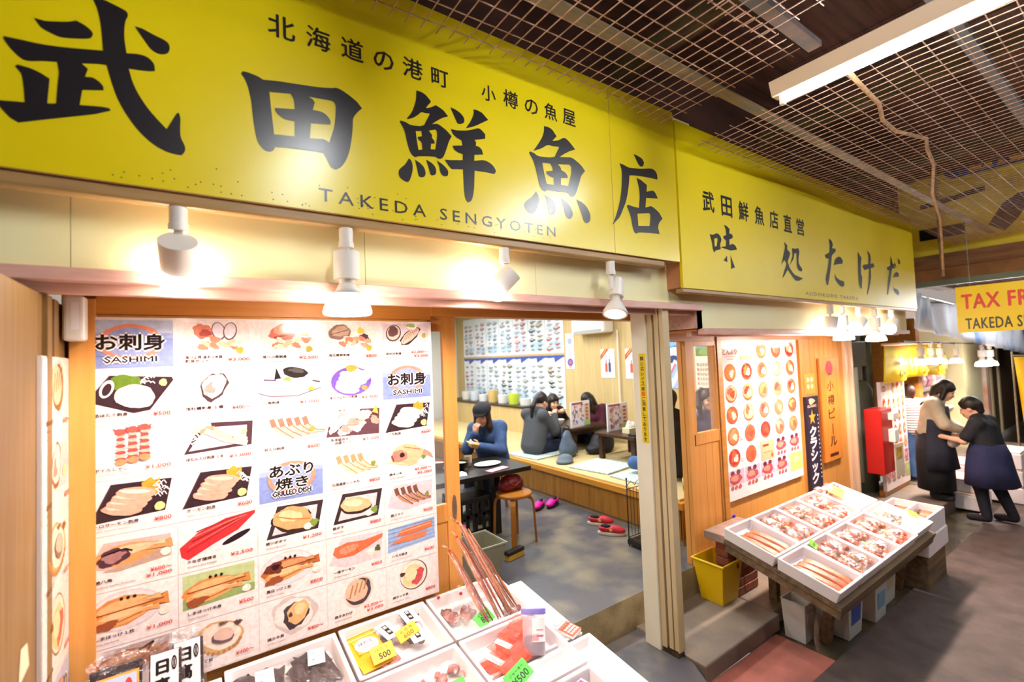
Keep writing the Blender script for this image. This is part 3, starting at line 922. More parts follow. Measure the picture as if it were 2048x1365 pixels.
put_letters('AJIDOKORO TAKEDA', 'latin_letter', M('faded_ink', '#4a4420', 0.4), t, (4.39, -0.5505, 2.558), (1, 0, 0), (0, 0, 1), 0.042, 1.15, 0.0, 1.3)

# ------------------------------------------------------------------ track lamps of the shop front
m_bulb = M('lit_bulb', '#ffffff', 0.3, emit=(1.0, 0.88, 0.76), estr=45.0)
m_lampw = M('lamp_white', '#e4dcd2', 0.35)
m_lampcap = M('lamp_back', '#9a9890', 0.6, col2='#77756e', scale=40)
m_greenglass = M('greenish_reflector', '#9fd8a8', 0.15, emit=(0.75, 1.0, 0.82), estr=0.9)


def frame_z(d):
    return np.array(Vector((0, 0, 1)).rotation_difference(Vector(d).normalized()).to_matrix())


def track_lamp(kind, x, y, z, d, label, power, target, s=1.0, group='track lamps over the display', light=True):
    """hangs from a rail at (x, y, z); the head points along d"""
    t = empty('track_lamp', label, 'lamp', (x, y, z), group=group)
    d = np.array(d, float)
    d = d / np.linalg.norm(d)
    b = MB(); b.lathe([(0.0, 0), (0.026 * s, 0), (0.026 * s, -0.055 * s), (0.029 * s, -0.056 * s), (0.029 * s, -0.078 * s), (0.0, -0.08 * s)], (x, y, z), 20)
    b.build('rail_adapter', m_lampw, t, smooth=True, auto=35)
    if kind == 'spot':
        pv = np.array((x, y, z - 0.125 * s))
        b = MB(); b.box((x, y, z - 0.11 * s), (0.026 * s, 0.018 * s, 0.075 * s)); b.build('arm', m_lampw, t, bevel=0.004)
        c = pv + np.array((0, 0, -0.035 * s))
        b = MB(); b.lathe([(0.046 * s, -0.055 * s), (0.055 * s, -0.055 * s), (0.055 * s, 0.05 * s), (0.048 * s, 0.052 * s), (0.044 * s, 0.0)], c, 32, d)
        b.build('head', m_lampw, t, smooth=True, auto=35)
        b = MB(); b.lathe([(0.0, -0.050 * s), (0.042 * s, -0.050 * s), (0.042 * s, -0.03 * s)], c, 28, d)
        b.build('back_cap', m_lampcap, t, smooth=True, auto=35)
        bc = c + d * 0.085 * s
        b = MB(); b.lathe([(0.03 * s, -0.05 * s), (0.058 * s, -0.025 * s), (0.067 * s, 0.0), (0.06 * s, 0.022 * s), (0.04 * s, 0.036 * s), (0.0, 0.042 * s)], bc, 28, d)
        b.build('bulb', m_bulb, t, smooth=True)
        e = bc + d * 0.06 * s
    elif kind == 'par':
        b = MB(); b.lathe([(0.012 * s, 0), (0.012 * s, -0.02 * s)], (x, y, z - 0.078 * s), 16); b.build('arm', m_lampw, t, smooth=True, auto=35)
        b = MB(); b.lathe([(0.0, -0.095 * s), (0.05 * s, -0.095 * s), (0.05 * s, -0.205 * s), (0.03 * s, -0.207 * s), (0.03 * s, -0.225 * s)], (x, y, z), 32)
        b.build('socket_cylinder', m_lampw, t, smooth=True, auto=35)
        b = MB(); b.lathe([(0.03 * s, -0.222 * s), (0.052 * s, -0.262 * s)], (x, y, z), 32); b.build('reflector_neck', m_lampw, t, smooth=True)
        b = MB()
        prof = [(0.052 * s, -0.262 * s), (0.074 * s, -0.285 * s), (0.087 * s, -0.315 * s), (0.092 * s, -0.338 * s)]
        b.lathe(prof[:2], (x, y, z), 36)
        b.build('glass_reflector', m_greenglass, t, smooth=True)
        b = MB(); b.lathe([prof[1], prof[2], prof[3], (0.088 * s, -0.345 * s), (0.0, -0.352 * s)], (x, y, z), 36)
        b.build('bulb', m_bulb, t, smooth=True)
        e = np.array((x, y, z - 0.37 * s))
    else:
        b = MB(); b.box((x, y, z - 0.12 * s), (0.026 * s, 0.022 * s, 0.09 * s)); b.build('arm', m_lampw, t, bevel=0.005)
        c = np.array((x, y, z - 0.16 * s)) + np.array((0.045 * s, 0, 0)) - d * 0.0
        b = MB(); b.lathe([(0.0, -0.062 * s), (0.042 * s, -0.062 * s), (0.042 * s, 0.05 * s), (0.024 * s, 0.052 * s)], c, 28, d)
        b.build('head', m_lampw, t, smooth=True, auto=35)
        b = MB(); b.lathe([(0.022 * s, 0.048 * s), (0.026 * s, 0.075 * s), (0.05 * s, 0.11 * s), (0.07 * s, 0.15 * s), (0.072 * s, 0.165 * s), (0.066 * s, 0.165 * s)], c, 32, d)
        b.build('steel_reflector', m_lampw, t, smooth=True)
        b = MB(); b.lathe([(0.066 * s, 0.155 * s), (0.05 * s, 0.168 * s), (0.0, 0.174 * s)], c, 28, d); b.build('bulb', m_bulb, t, smooth=True)
        e = c + d * 0.19 * s
    if light:
        spot('lamp_light', tuple(e), target, power, WARM, 130, 0.75, 0.05, t)
    return t


track_lamp('spot', -0.03, -0.517, 2.656, (0.02, 0.70, -0.71), 'white spotlight with round bulb, leftmost below the large sign', 31, (0.0, -0.1, 1.5))
track_lamp('par', 0.515, -0.517, 2.656, (0, 0, -1), 'white lamp pointing straight down with greenish glass reflector below the large sign', 33, (0.5, -0.3, 1.2))
track_lamp('spot', 1.275, -0.517, 2.656, (-0.62, 0.36, -0.70), 'white spotlight tilted left with round bulb below the word SENGYOTEN', 33, (0.75, -0.15, 1.3), 0.95)
track_lamp('cone', 2.02, -0.517, 2.656, (-0.34, -0.18, -0.92), 'white lamp with cone reflector, rightmost below the large sign', 26, (1.4, -0.9, 0.6))
for i, (x, z, k, d, s, tg, pw, lb) in enumerate([
        (4.95, 2.50, 'spot', (0.05, 0.2, -0.97), 1.0, (4.3, -0.2, 1.2), 80, 'white downward spotlight, nearest of the cluster below the smaller sign'),
        (5.22, 2.50, 'par', (0, 0, -1), 0.95, (4.7, -0.5, 1.0), 85, 'white lamp with greenish reflector behind the nearest spotlight of the cluster'),
        (5.62, 2.50, 'spot', (-0.7, 0.2, -0.66), 1.0, (4.2, -0.75, 0.7), 80, 'white spotlight tilted left in the middle of the cluster'),
        (6.05, 2.50, 'par', (0, 0, -1), 1.0, (6.2, -0.6, 0.8), 60, 'white lamp with greenish reflector near the end of the smaller sign'),
        (6.55, 2.50, 'spot', (-0.75, 0.1, -0.62), 1.0, (6.4, -1.0, 0.4), 50, 'white spotlight at the far end of the smaller sign')]):
    track_lamp(k, x, -0.517, z, d, lb, pw, tg, s, 'track lamps below the smaller sign')

# ------------------------------------------------------------------ printed pictures
rnd = random.Random(11)


class Print:
    """draws flat printed shapes in a unit cell (u right, v up) lying on a real panel"""

    def __init__(s, mb, o, ex, ey, w, h, lift=0.0006, step=0.00016):
        s.mb, s.o, s.ex, s.ey = mb, np.array(o, float), np.array(ex, float), np.array(ey, float)
        s.ez = np.cross(s.ex, s.ey)
        s.w, s.h = w, h
        s.l = lift
        s.st = step

    def pt(s, u, v):
        return s.o + s.ex * (u * s.w) + s.ey * (v * s.h) + s.ez * s.l

    def p(s, pts, col):
        s.l += s.st
        n = len(pts)
        c = np.mean(np.array(pts), 0)
        s.mb.add([s.pt(*q) for q in pts], [tuple(range(n))], col)

    def fan(s, pts, col):
        s.l += s.st
        n = len(pts)
        c = np.mean(np.array(pts), 0)
        s.mb.add([s.pt(*c)] + [s.pt(*q) for q in pts], [(0, 1 + i, 1 + (i + 1) % n) for i in range(n)], col)

    def r(s, u0, v0, u1, v1, col):
        s.p([(u0, v0), (u1, v0), (u1, v1), (u0, v1)], col)

    def e(s, u, v, ru, rv, rot, col, wob=0.0, n=22, a0=0, a1=360):
        k = s.w / s.h
        pts = []
        ph = rnd.uniform(0, 6)
        for i in range(n):
            a = R(a0) + R(a1 - a0) * i / (n if a1 - a0 == 360 else n - 1)
            q = 1 + wob * (0.6 * math.sin(3 * a + ph) + 0.5 * math.sin(7 * a + 2 * ph) + 0.3 * rnd.uniform(-1, 1))
            x, y = ru * q * math.cos(a), rv * q * math.sin(a) / 1.0
            x2 = x * math.cos(R(rot)) - y * math.sin(R(rot)) / k
            y2 = x * math.sin(R(rot)) * k + y * math.cos(R(rot))
            pts.append((u + x2, v + y2))
        s.fan(pts, col)

    def line(s, pts, w, col):
        s.l += s.st
        k = s.w / s.h
        for (a, b) in zip(pts[:-1], pts[1:]):
            dx, dy = (b[0] - a[0]) * k, b[1] - a[1]
            L = math.hypot(dx, dy) + 1e-9
            nx, ny = -dy / L * w / k, dx / L * w
            s.mb.add([s.pt(a[0] - nx, a[1] - ny), s.pt(b[0] - nx, b[1] - ny), s.pt(b[0] + nx, b[1] + ny), s.pt(a[0] + nx, a[1] + ny)], [(0, 1, 2, 3)], col)

    def text(s, t, u, v, hgt, col, bold=0.0, align='l', wid=None, slant=0):
        s.l += s.st
        put_text(s.mb, t, s.o + s.ex * (u * s.w) + s.ey * (v * s.h) + s.ez * s.l, s.ex, s.ey, height=hgt * s.h,
                 width=None if wid is None else wid * s.w, bold=bold, col=col, lift=0, align=align, slant=slant)
        s.l += 0.0002 if bold else 0.0

    # composed motifs
    def ball(s, u, v, r=0.06):
        s.e(u, v, r, r * 1.25, 0, '#e8e0d0', 0.05)
        s.e(u - r * 0.2, v + r * 0.3, r * 0.5, r * 0.6, 0, '#f6f0e4', 0.05)

    def leaf(s, u, v, w, h, col='#6d8a30'):
        s.e(u, v, w, h, 0, col, 0.12)
        for i in range(4):
            s.line([(u - w * 0.7 + i * w * 0.45, v - h * 0.7), (u - w * 0.5 + i * w * 0.4, v + h * 0.7)], 0.004, '#56702a')

    def shreds(s, u, v, w, h, n=9):
        for i in range(n):
            a, b = u + rnd.uniform(-w, w), v + rnd.uniform(-h, h)
            s.line([(a - w * 0.5, b), (a, b + h * 0.3), (a + w * 0.4, b - h * 0.2)], 0.008, '#f0e8ea')

    def board(s, pts, edge=True):
        s.p(pts, '#39292f')
        if edge:
            s.line([pts[-1], pts[0]], 0.008, '#5d4a52')

    def tray(s):
        s.p([(0.12, 0.28), (0.88, 0.30), (0.97, 0.92), (0.28, 0.95)], '#3d3034')
        s.p([(0.20, 0.35), (0.82, 0.36), (0.88, 0.84), (0.33, 0.86)], '#d8c8cc')

    def slices(s, u, v, n, col, col2, w=0.2, h=0.1, rot=-12, du=0.05, dv=0.06):
        for i in range(n):
            s.e(u + i * du, v + i * dv, w, h, rot, col, 0.06)
            s.e(u + i * du - 0.02, v + i * dv + h * 0.3, w * 0.75, h * 0.35, rot, col2, 0.1)

    def shrimp(s, u, v, L, rot, col='#e87060', col2='#f6c8b4'):
        a = R(rot)
        pts = [(u + L * t * math.cos(a) + 0.02 * math.sin(4 * t), v + L * t * math.sin(a) * 1.37 + 0.05 * math.sin(3 * t)) for t in np.linspace(0, 1, 8)]
        for i, q in enumerate(pts):
            s.e(q[0], q[1], 0.045 - 0.004 * i, 0.05 - 0.004 * i, rot, col if i % 2 == 0 else col2, 0.05, 12)

    def fish(s, u, v, L, H, rot, col, col2, col3=None, eye=True):
        k = s.w / s.h
        c, d = math.cos(R(rot)), math.sin(R(rot))
        P = lambda x, y: (u + x * c - y * d / k, v + x * d * k + y * c)
        body = [(-L, 0), (-0.85 * L, 0.5 * H), (-0.5 * L, 0.92 * H), (-0.1 * L, H), (0.35 * L, 0.7 * H), (0.7 * L, 0.25 * H), (0.95 * L, 0.45 * H), (0.97 * L, -0.4 * H), (0.7 * L, -0.2 * H), (0.3 * L, -0.65 * H), (-0.1 * L, -0.95 * H), (-0.5 * L, -0.9 * H), (-0.85 * L, -0.5 * H)]
        s.fan([P(*q) for q in body], col)
        s.fan([P(x * 0.8, y * 0.45 + 0.32 * H) for x, y in body], col2)
        if col3:
            s.fan([P(-0.55 * L + 0.25 * x, -0.25 * H + y * 0.55) for x, y in body], col3)
        if eye:
            s.e(*P(-0.75 * L, 0.15 * H), 0.02, 0.025, 0, '#201818')


def sea_logo(c, lines, sub, subcol='#201c1c'):
    c.r(0.03, 0.06, 0.97, 0.97, '#7f8fc4')
    c.r(0.03, 0.72, 0.97, 0.97, '#b7c3dd')
    c.r(0.03, 0.62, 0.97, 0.72, '#97a6d0')
    for i in range(9):
        v = 0.1 + i * 0.062
        u = rnd.uniform(0.05, 0.5)
        c.line([(u, v), (u + rnd.uniform(0.2, 0.4), v + 0.01)], 0.007, '#6474b4' if i % 2 else '#93a2d4')
    c.e(0.5, 0.55, 0.36, 0.34, 0, '#e08a70', 0.02, 26)
    c.e(0.5, 0.55, 0.29, 0.27, 0, '#8d9ccc', 0.02, 26)
    two = len(lines) > 1
    for i, t in enumerate(lines):
        v = (0.40 if not two else (0.58 if i == 0 else 0.30))
        h = 0.30 if not two else 0.24
        w = (0.74 if not two else (0.64 if i == 0 else 0.48))
        u = 0.5
        for col, bo in (('#f6ece6', 0.12), ('#241c1e', 0.035)):
            c.text(t, u, v, h, col, bo, 'c', w)
    c.text(sub, 0.5, 0.17, 0.105, '#f6ece6', 0.22, 'c', 0.56)
    c.text(sub, 0.5, 0.17, 0.105, subcol, 0.02, 'c', 0.56)


def dish(c, kind):
    e, p, l = c.e, c.p, c.line
    if kind == 'scallop':
        c.board([(0.03, 0.46), (0.52, 0.20), (0.70, 0.24), (0.97, 0.80), (0.95, 0.86), (0.27, 0.93)])
        c.leaf(0.44, 0.78, 0.17, 0.16, '#5f7c2c')
        e(0.24, 0.68, 0.07, 0.17, -20, '#e6dade'); e(0.24, 0.67, 0.045, 0.12, -20, '#39292f')
        c.shreds(0.68, 0.84, 0.06, 0.08)
        e(0.54, 0.52, 0.22, 0.22, -8, '#f2d8cc', 0.05); e(0.50, 0.60, 0.15, 0.12, -8, '#fbeade', 0.05); e(0.58, 0.40, 0.15, 0.10, -8, '#f0cfc4', 0.06)
        e(0.85, 0.76, 0.045, 0.07, 0, '#e0cc80', 0.1)
    elif kind == 'mantis':
        p([(0.22, 0.24), (0.80, 0.30), (0.72, 0.95), (0.36, 0.90)], '#e2d4d8')
        for i, u in enumerate((0.38, 0.51, 0.64)):
            for k in range(9):
                v = 0.30 + k * 0.062 + i * 0.03
                e(u, v, 0.068 - 0.003 * k, 0.032, 0, '#c0504c' if k % 2 else '#eab0a0', 0.06, 14)
            for k in (-1, 0, 1):
                l([(u, 0.88 + i * 0.03), (u + k * 0.08, 0.93 + i * 0.02)], 0.008, '#a8383c')
            e(u, 0.87 + i * 0.03, 0.07, 0.06, 0, '#c85850', 0.15)
            e(u, 0.31 + i * 0.03, 0.06, 0.06, 0, '#e09060', 0.1)
    elif kind in ('salmon', 'salmon2', 'squid'):
        c.board([(0.06, 0.24), (0.86, 0.30), (0.94, 0.90), (0.28, 0.92)])
        col, col2 = {'salmon': ('#f0a890', '#fbd8c8'), 'salmon2': ('#f0a08c', '#f6bca8'), 'squid': ('#f4e4c4', '#fdf4dc')}[kind]
        p([(0.60, 0.88), (0.70, 0.97), (0.76, 0.88), (0.80, 0.95), (0.80, 0.66), (0.62, 0.6)], '#d89838')
        c.shreds(0.83, 0.70, 0.07, 0.14, 12)
        c.slices(0.40, 0.44, 4, col, col2, 0.22, 0.11, -10, 0.05, 0.09)
        e(0.80, 0.40, 0.06, 0.08, 0, '#ead08a', 0.06)
    elif kind == 'poacher':
        p([(0.05, 0.46), (0.20, 0.88), (0.92, 0.84), (0.93, 0.42), (0.3, 0.34)], '#cdb0a8')
        p([(0.18, 0.36), (0.34, 0.32), (0.9, 0.42), (0.9, 0.62)], '#b89c8c')
        c.fish(0.52, 0.62, 0.44, 0.20, 4, '#d89860', '#ecc49a', '#4a3038', False)
        e(0.30, 0.60, 0.17, 0.15, 12, '#503640', 0.15); e(0.30, 0.60, 0.12, 0.09, 12, '#a87878', 0.25); l([(0.2, 0.66), (0.42, 0.72), (0.5, 0.66)], 0.014, '#241820')
        c.ball(0.86, 0.52, 0.06)
    elif kind in ('hokke', 'hokke_half', 'hokke_dark'):
        if kind == 'hokke_half':
            p([(0.05, 0.28), (0.95, 0.34), (0.95, 0.94), (0.05, 0.94)], '#b8c890'); p([(0.05, 0.28), (0.95, 0.34), (0.95, 0.5), (0.05, 0.5)], '#90a868')
        else:
            e(0.42, 0.60, 0.40, 0.36, 0, '#d8ccd0'); e(0.42, 0.60, 0.37, 0.33, 0, '#e4dadc')
        a, b_ = ('#d88c4c', '#f0b47c') if kind != 'hokke_dark' else ('#b8683c', '#e09a6c')
        c.fish(0.47, 0.60, 0.44, 0.28 if kind == 'hokke' else 0.22, 4, a, b_, None, False)
        c.fish(0.44, 0.50, 0.36, 0.14, 4, '#e8a468', '#f4c490', None, False)
        l([(0.10, 0.60), (0.40, 0.62), (0.84, 0.66)], 0.010, '#8a4824')
        l([(0.15, 0.45), (0.35, 0.42), (0.6, 0.5)], 0.008, '#a86030')
        for i in range(3):
            e(0.38 + i * 0.07, 0.82, 0.02, 0.03, 0, '#3a2018')
        e(0.22, 0.40, 0.13, 0.08, 10, '#9a5434', 0.2)
        if kind == 'hokke_dark':
            e(0.22, 0.66, 0.13, 0.12, 0, '#70382c', 0.2); e(0.24, 0.68, 0.06, 0.06, 0, '#3c2020', 0.2)
        c.ball(0.84, 0.42, 0.06)
    elif kind == 'fishhead':
        p([(0.05, 0.3), (0.95, 0.45), (0.92, 0.95), (0.2, 0.95)], '#b8a4a4')
        c.fish(0.48, 0.66, 0.42, 0.24, 6, '#a8623c', '#c88a60', '#5c3424')
        l([(0.55, 0.8), (0.72, 0.9), (0.66, 0.78)], 0.02, '#6a3c28')
    elif kind in ('mixset', 'whelk', 'surfclam'):
        p([(0.06, 0.36), (0.70, 0.16), (0.95, 0.36), (0.92, 0.92), (0.1, 0.94)], '#ecdcd6')
        if kind == 'mixset':
            for sx in (-1, 1):
                e(0.60 + sx * 0.075, 0.76, 0.09, 0.19, sx * -10, '#6a5258'); e(0.60 + sx * 0.075, 0.77, 0.075, 0.165, sx * -10, '#d8d0d8')
            e(0.32, 0.76, 0.12, 0.15, -20, '#c87864', 0.15); e(0.36, 0.72, 0.08, 0.07, 0, '#a04c44', 0.2)
        elif kind == 'whelk':
            e(0.42, 0.74, 0.21, 0.19, 15, '#c8705c', 0.12); e(0.40, 0.80, 0.14, 0.09, 15, '#e09880', 0.15); l([(0.28, 0.62), (0.6, 0.72)], 0.02, '#8c4438')
            e(0.74, 0.74, 0.05, 0.10, 0, '#88a040', 0.3)
        else:
            e(0.30, 0.74, 0.19, 0.18, 10, '#8a6c60', 0.08); e(0.32, 0.76, 0.15, 0.12, 10, '#b49884', 0.12); l([(0.14, 0.68), (0.45, 0.8)], 0.008, '#6a4e48')
            e(0.66, 0.78, 0.06, 0.08, 0, '#e0c050', 0.2); e(0.72, 0.62, 0.09, 0.08, -20, '#504048', 0.2)
        for i in range(11):
            e(rnd.uniform(0.30, 0.78), rnd.uniform(0.42, 0.60), 0.07, 0.055, rnd.uniform(-40, 40), rnd.choice(['#f0b496', '#e89a80', '#f6d0b8', '#d88068']), 0.2)
        e(0.80, 0.36, 0.05, 0.07, 0, '#a8a048', 0.15)
    elif kind in ('oyster', 'oyster_grill'):
        if kind == 'oyster':
            p([(0.06, 0.75), (0.12, 0.34), (0.80, 0.30), (0.95, 0.55), (0.80, 0.92), (0.2, 0.88)], '#eccad0')
            e(0.44, 0.60, 0.20, 0.33, -28, '#f0dcd8', 0.1); e(0.46, 0.62, 0.16, 0.30, -28, '#4a383c', 0.12); e(0.46, 0.64, 0.14, 0.25, -28, '#e8cfc8', 0.1)
            e(0.42, 0.60, 0.07, 0.12, -28, '#b88a84', 0.2); e(0.50, 0.70, 0.05, 0.12, -28, '#f6e8e0', 0.1); e(0.76, 0.50, 0.08, 0.08, 10, '#f2d8a8', 0.1)
        else:
            e(0.50, 0.58, 0.34, 0.38, -20, '#cfc0bc', 0.10); e(0.50, 0.58, 0.29, 0.32, -20, '#eee4de', 0.10)
            e(0.52, 0.56, 0.19, 0.28, -32, '#3a2a30', 0.12); e(0.55, 0.60, 0.15, 0.25, -32, '#e0b478', 0.10); e(0.58, 0.66, 0.08, 0.12, -32, '#f0cf98', 0.1); e(0.44, 0.58, 0.03, 0.05, 0, '#4a3030', 0.2)
    elif kind == 'scallop_grill':
        e(0.40, 0.54, 0.34, 0.34, 0, '#dccfd6'); e(0.50, 0.58, 0.30, 0.32, -20, '#d8a870', 0.06); e(0.51, 0.60, 0.25, 0.26, -20, '#f0e0d0', 0.06)
        for i in range(12):
            a = R(180 + i * 14)
            e(0.5 + 0.28 * math.cos(a), 0.58 + 0.30 * math.sin(a), 0.025, 0.035, 0, '#b8824c', 0.1, 10)
        e(0.53, 0.58, 0.14, 0.14, -10, '#6a5058', 0.08); e(0.54, 0.62, 0.13, 0.12, -10, '#dcb8a8', 0.08); e(0.72, 0.78, 0.05, 0.05, 0, '#4c3428', 0.3); e(0.53, 0.84, 0.06, 0.03, 0, '#6c4a38', 0.3)
    elif kind in ('botan', 'amaebi', 'shishamo', 'komai'):
        if kind == 'botan':
            p([(0.08, 0.30), (0.94, 0.36), (0.96, 0.86), (0.3, 0.90)], '#4a343c'); p([(0.14, 0.36), (0.86, 0.42), (0.88, 0.78), (0.34, 0.80)], '#ead4da')
            c.shreds(0.24, 0.56, 0.1, 0.14, 12); e(0.32, 0.80, 0.12, 0.13, 0, '#f4dcae', 0.25); e(0.38, 0.74, 0.10, 0.08, 0, '#e89078', 0.3)
            for i in range(2):
                l([(0.34 + i * 0.1, 0.74), (0.60 + i * 0.08, 0.52), (0.88, 0.40 + i * 0.07)], 0.055, '#f2b8a0' if i else '#f6ccb4')
            e(0.84, 0.66, 0.04, 0.05, 0, '#d8c878')
        else:
            bg, a, b_ = {'amaebi': ('#ecd4cc', '#e86a58', '#f4a894'), 'shishamo': ('#ecd8c4', '#d49068', '#f0c8a4'), 'komai': ('#d8c4cc', '#7a5040', '#c08c6c')}[kind]
            p([(0.06, 0.40), (0.18, 0.92), (0.94, 0.90), (0.92, 0.34), (0.4, 0.26)], bg)
            for i in range(5 if kind == 'amaebi' else 4):
                u = 0.24 + i * 0.12
                pts = [(u - 0.02, 0.84), (u + 0.02, 0.66), (u + 0.14, 0.50), (u + 0.30, 0.38 + 0.03 * i)]
                for q in range(3):
                    l(pts[q:q + 2], 0.052 - 0.012 * q, b_ if q else a)
                l([(pts[0][0] + 0.02, 0.80), (pts[1][0] + 0.03, 0.66), (pts[2][0] + 0.02, 0.53), pts[3]], 0.012, a)
            e(0.82, 0.56, 0.04, 0.07, -20, '#8a8a40', 0.2)
    elif kind == 'eel':
        p([(0.06, 0.30), (0.3, 0.93), (0.9, 0.93), (0.6, 0.3)], '#ecdce0')
        e(0.72, 0.50, 0.20, 0.06, 22, '#2c2028')
        p([(0.04, 0.32), (0.02, 0.50), (0.24, 0.74), (0.58, 0.92), (0.97, 0.98), (0.97, 0.92), (0.74, 0.64), (0.44, 0.46), (0.12, 0.24)], '#c8363a')
        for i in range(5):
            l([(0.10 + i * 0.03, 0.40 + i * 0.09), (0.5 + i * 0.03, 0.66 + i * 0.06), (0.86, 0.90 + i * 0.008)], 0.010, ['#a02430', '#e06a60', '#8c2028', '#e88070', '#b03038'][i])
    elif kind == 'hakkaku':
        p([(0.04, 0.40), (0.14, 0.84), (0.46, 0.80), (0.84, 0.86), (0.97, 0.48), (0.6, 0.30), (0.2, 0.32)], '#dccfd8')
        l([(0.04, 0.42), (0.2, 0.34), (0.6, 0.31), (0.97, 0.47)], 0.012, '#6a5864'); l([(0.12, 0.70), (0.3, 0.68)], 0.02, '#6a5a68'); l([(0.84, 0.64), (0.96, 0.60)], 0.018, '#50424c')
        p([(0.27, 0.70), (0.30, 0.96), (0.37, 0.72)], '#28242a'); e(0.58, 0.84, 0.19, 0.12, -10, '#302c2c', 0.08); e(0.60, 0.88, 0.12, 0.05, -10, '#55504c', 0.15)
        for i in range(7):
            e(0.42 + i * 0.05, 0.54, 0.035, 0.14, -18 + i * 6, '#f2dfe2', 0.05)
        e(0.46, 0.70, 0.06, 0.04, 0, '#7ca048', 0.3); e(0.82, 0.46, 0.05, 0.05, 0, '#8c9a3c', 0.2)
    elif kind == 'tuna':
        e(0.48, 0.56, 0.36, 0.36, 0, '#e8a898'); e(0.48, 0.57, 0.345, 0.34, 0, '#6a50a8')
        e(0.62, 0.66, 0.17, 0.20, 0, '#f4e8ee', 0.15)
        c.slices(0.40, 0.40, 4, '#f0b0b4', '#f8d4d2', 0.21, 0.11, -14, 0.03, 0.10)
        e(0.48, 0.88, 0.10, 0.08, 0, '#e09848', 0.15); e(0.70, 0.40, 0.05, 0.06, 0, '#c88a50', 0.1)
    elif kind == 'set8':
        p([(0.04, 0.30), (0.94, 0.26), (0.96, 0.88), (0.14, 0.92)], '#5a3c44')
        for i in range(26):
            e(rnd.uniform(0.14, 0.88), rnd.uniform(0.38, 0.92), 0.10, 0.085, rnd.uniform(-50, 50), rnd.choice(['#f4d0c4', '#f8e8d8', '#eeb0a4', '#f4e0b8', '#e88c80', '#fbf0e6']), 0.2)
        p([(0.82, 0.80), (0.9, 0.98), (0.93, 0.74)], '#d8a848')
    elif kind in ('tsubodai', 'gindara'):
        c.tray()
        if kind == 'tsubodai':
            e(0.50, 0.60, 0.30, 0.28, -12, '#3a2c28', 0.08); e(0.50, 0.64, 0.29, 0.25, -12, '#dea06c', 0.1); e(0.46, 0.70, 0.18, 0.12, -12, '#f0c494', 0.12); l([(0.26, 0.74), (0.5, 0.62), (0.76, 0.56)], 0.012, '#b87840')
        else:
            e(0.50, 0.62, 0.27, 0.19, -8, '#3a2a28', 0.06); e(0.50, 0.66, 0.26, 0.17, -8, '#e8b486', 0.08); e(0.46, 0.70, 0.16, 0.08, -8, '#f4d2ac', 0.1)
        c.ball(0.72, 0.40, 0.06); e(0.82, 0.46, 0.06, 0.08, 0, '#7c9448', 0.3)
    elif kind == 'salmonsteak':
        p([(0.04, 0.40), (0.25, 0.94), (0.97, 0.90), (0.9, 0.28), (0.3, 0.26)], '#e2cbcf')
        p([(0.10, 0.62), (0.14, 0.76), (0.34, 0.82), (0.62, 0.78), (0.96, 0.84), (0.94, 0.74), (0.70, 0.60), (0.44, 0.48), (0.18, 0.50)], '#d8704c')
        e(0.36, 0.66, 0.16, 0.09, 8, '#e89474', 0.1); l([(0.3, 0.78), (0.36, 0.52)], 0.006, '#b85838'); l([(0.46, 0.76), (0.52, 0.54)], 0.006, '#b85838')
        c.ball(0.74, 0.48, 0.075); e(0.86, 0.52, 0.05, 0.07, 0, '#4c6038', 0.3)
    elif kind == 'harasu':
        p([(0.04, 0.30), (0.06, 0.88), (0.96, 0.94), (0.96, 0.40)], '#9db4d8')
        for i in range(6):
            l([(0.05, 0.36 + i * 0.1), (0.95, 0.44 + i * 0.09)], 0.010, '#7f9ccc')
        p([(0.20, 0.66), (0.32, 0.80), (0.90, 0.86), (0.90, 0.70), (0.46, 0.64)], '#e0744c'); p([(0.08, 0.50), (0.30, 0.62), (0.80, 0.64), (0.76, 0.50), (0.5, 0.48)], '#e88058')
        l([(0.26, 0.74), (0.88, 0.80)], 0.012, '#f4b090')
    elif kind == 'kinki':
        e(0.48, 0.62, 0.33, 0.28, -8, '#e8b48c', 0.05); p([(0.76, 0.60), (0.98, 0.44), (0.94, 0.58), (0.80, 0.72)], '#e09078'); p([(0.06, 0.48), (0.30, 0.42), (0.5, 0.36), (0.2, 0.58)], '#ecc09a')
        e(0.30, 0.62, 0.16, 0.15, 0, '#d88070', 0.12); e(0.36, 0.64, 0.05, 0.06, 0, '#402428', 0.1); l([(0.16, 0.66), (0.2, 0.52)], 0.014, '#702c30'); l([(0.4, 0.84), (0.72, 0.72)], 0.01, '#c87860')
        e(0.76, 0.40, 0.10, 0.11, 0, '#f0e2e0', 0.08); e(0.78, 0.52, 0.05, 0.05, 0, '#6c8848', 0.3)
    elif kind in ('abalone', 'abalone_grill', 'hokkigai'):
        if kind == 'abalone':
            c.r(0.05, 0.36, 0.95, 0.95, '#e2cdd4')
            e(0.26, 0.72, 0.14, 0.22, -30, '#5c4a46'); e(0.26, 0.73, 0.12, 0.19, -30, '#d8c2b4'); e(0.25, 0.76, 0.09, 0.14, -30, '#6a4c4c', 0.1)
            e(0.58, 0.64, 0.24, 0.14, 38, '#3c302c', 0.1); e(0.58, 0.65, 0.22, 0.11, 38, '#e6b8a4', 0.06)
            for i in range(6):
                l([(0.44 + i * 0.05, 0.48 + i * 0.055), (0.50 + i * 0.05, 0.68 + i * 0.04)], 0.006, '#8a5c50')
            e(0.62, 0.88, 0.10, 0.07, 0, '#f0f0e4', 0.1); e(0.60, 0.92, 0.09, 0.05, 0, '#88a844', 0.2); e(0.86, 0.66, 0.04, 0.07, 0, '#a8a044', 0.1)
        elif kind == 'abalone_grill':
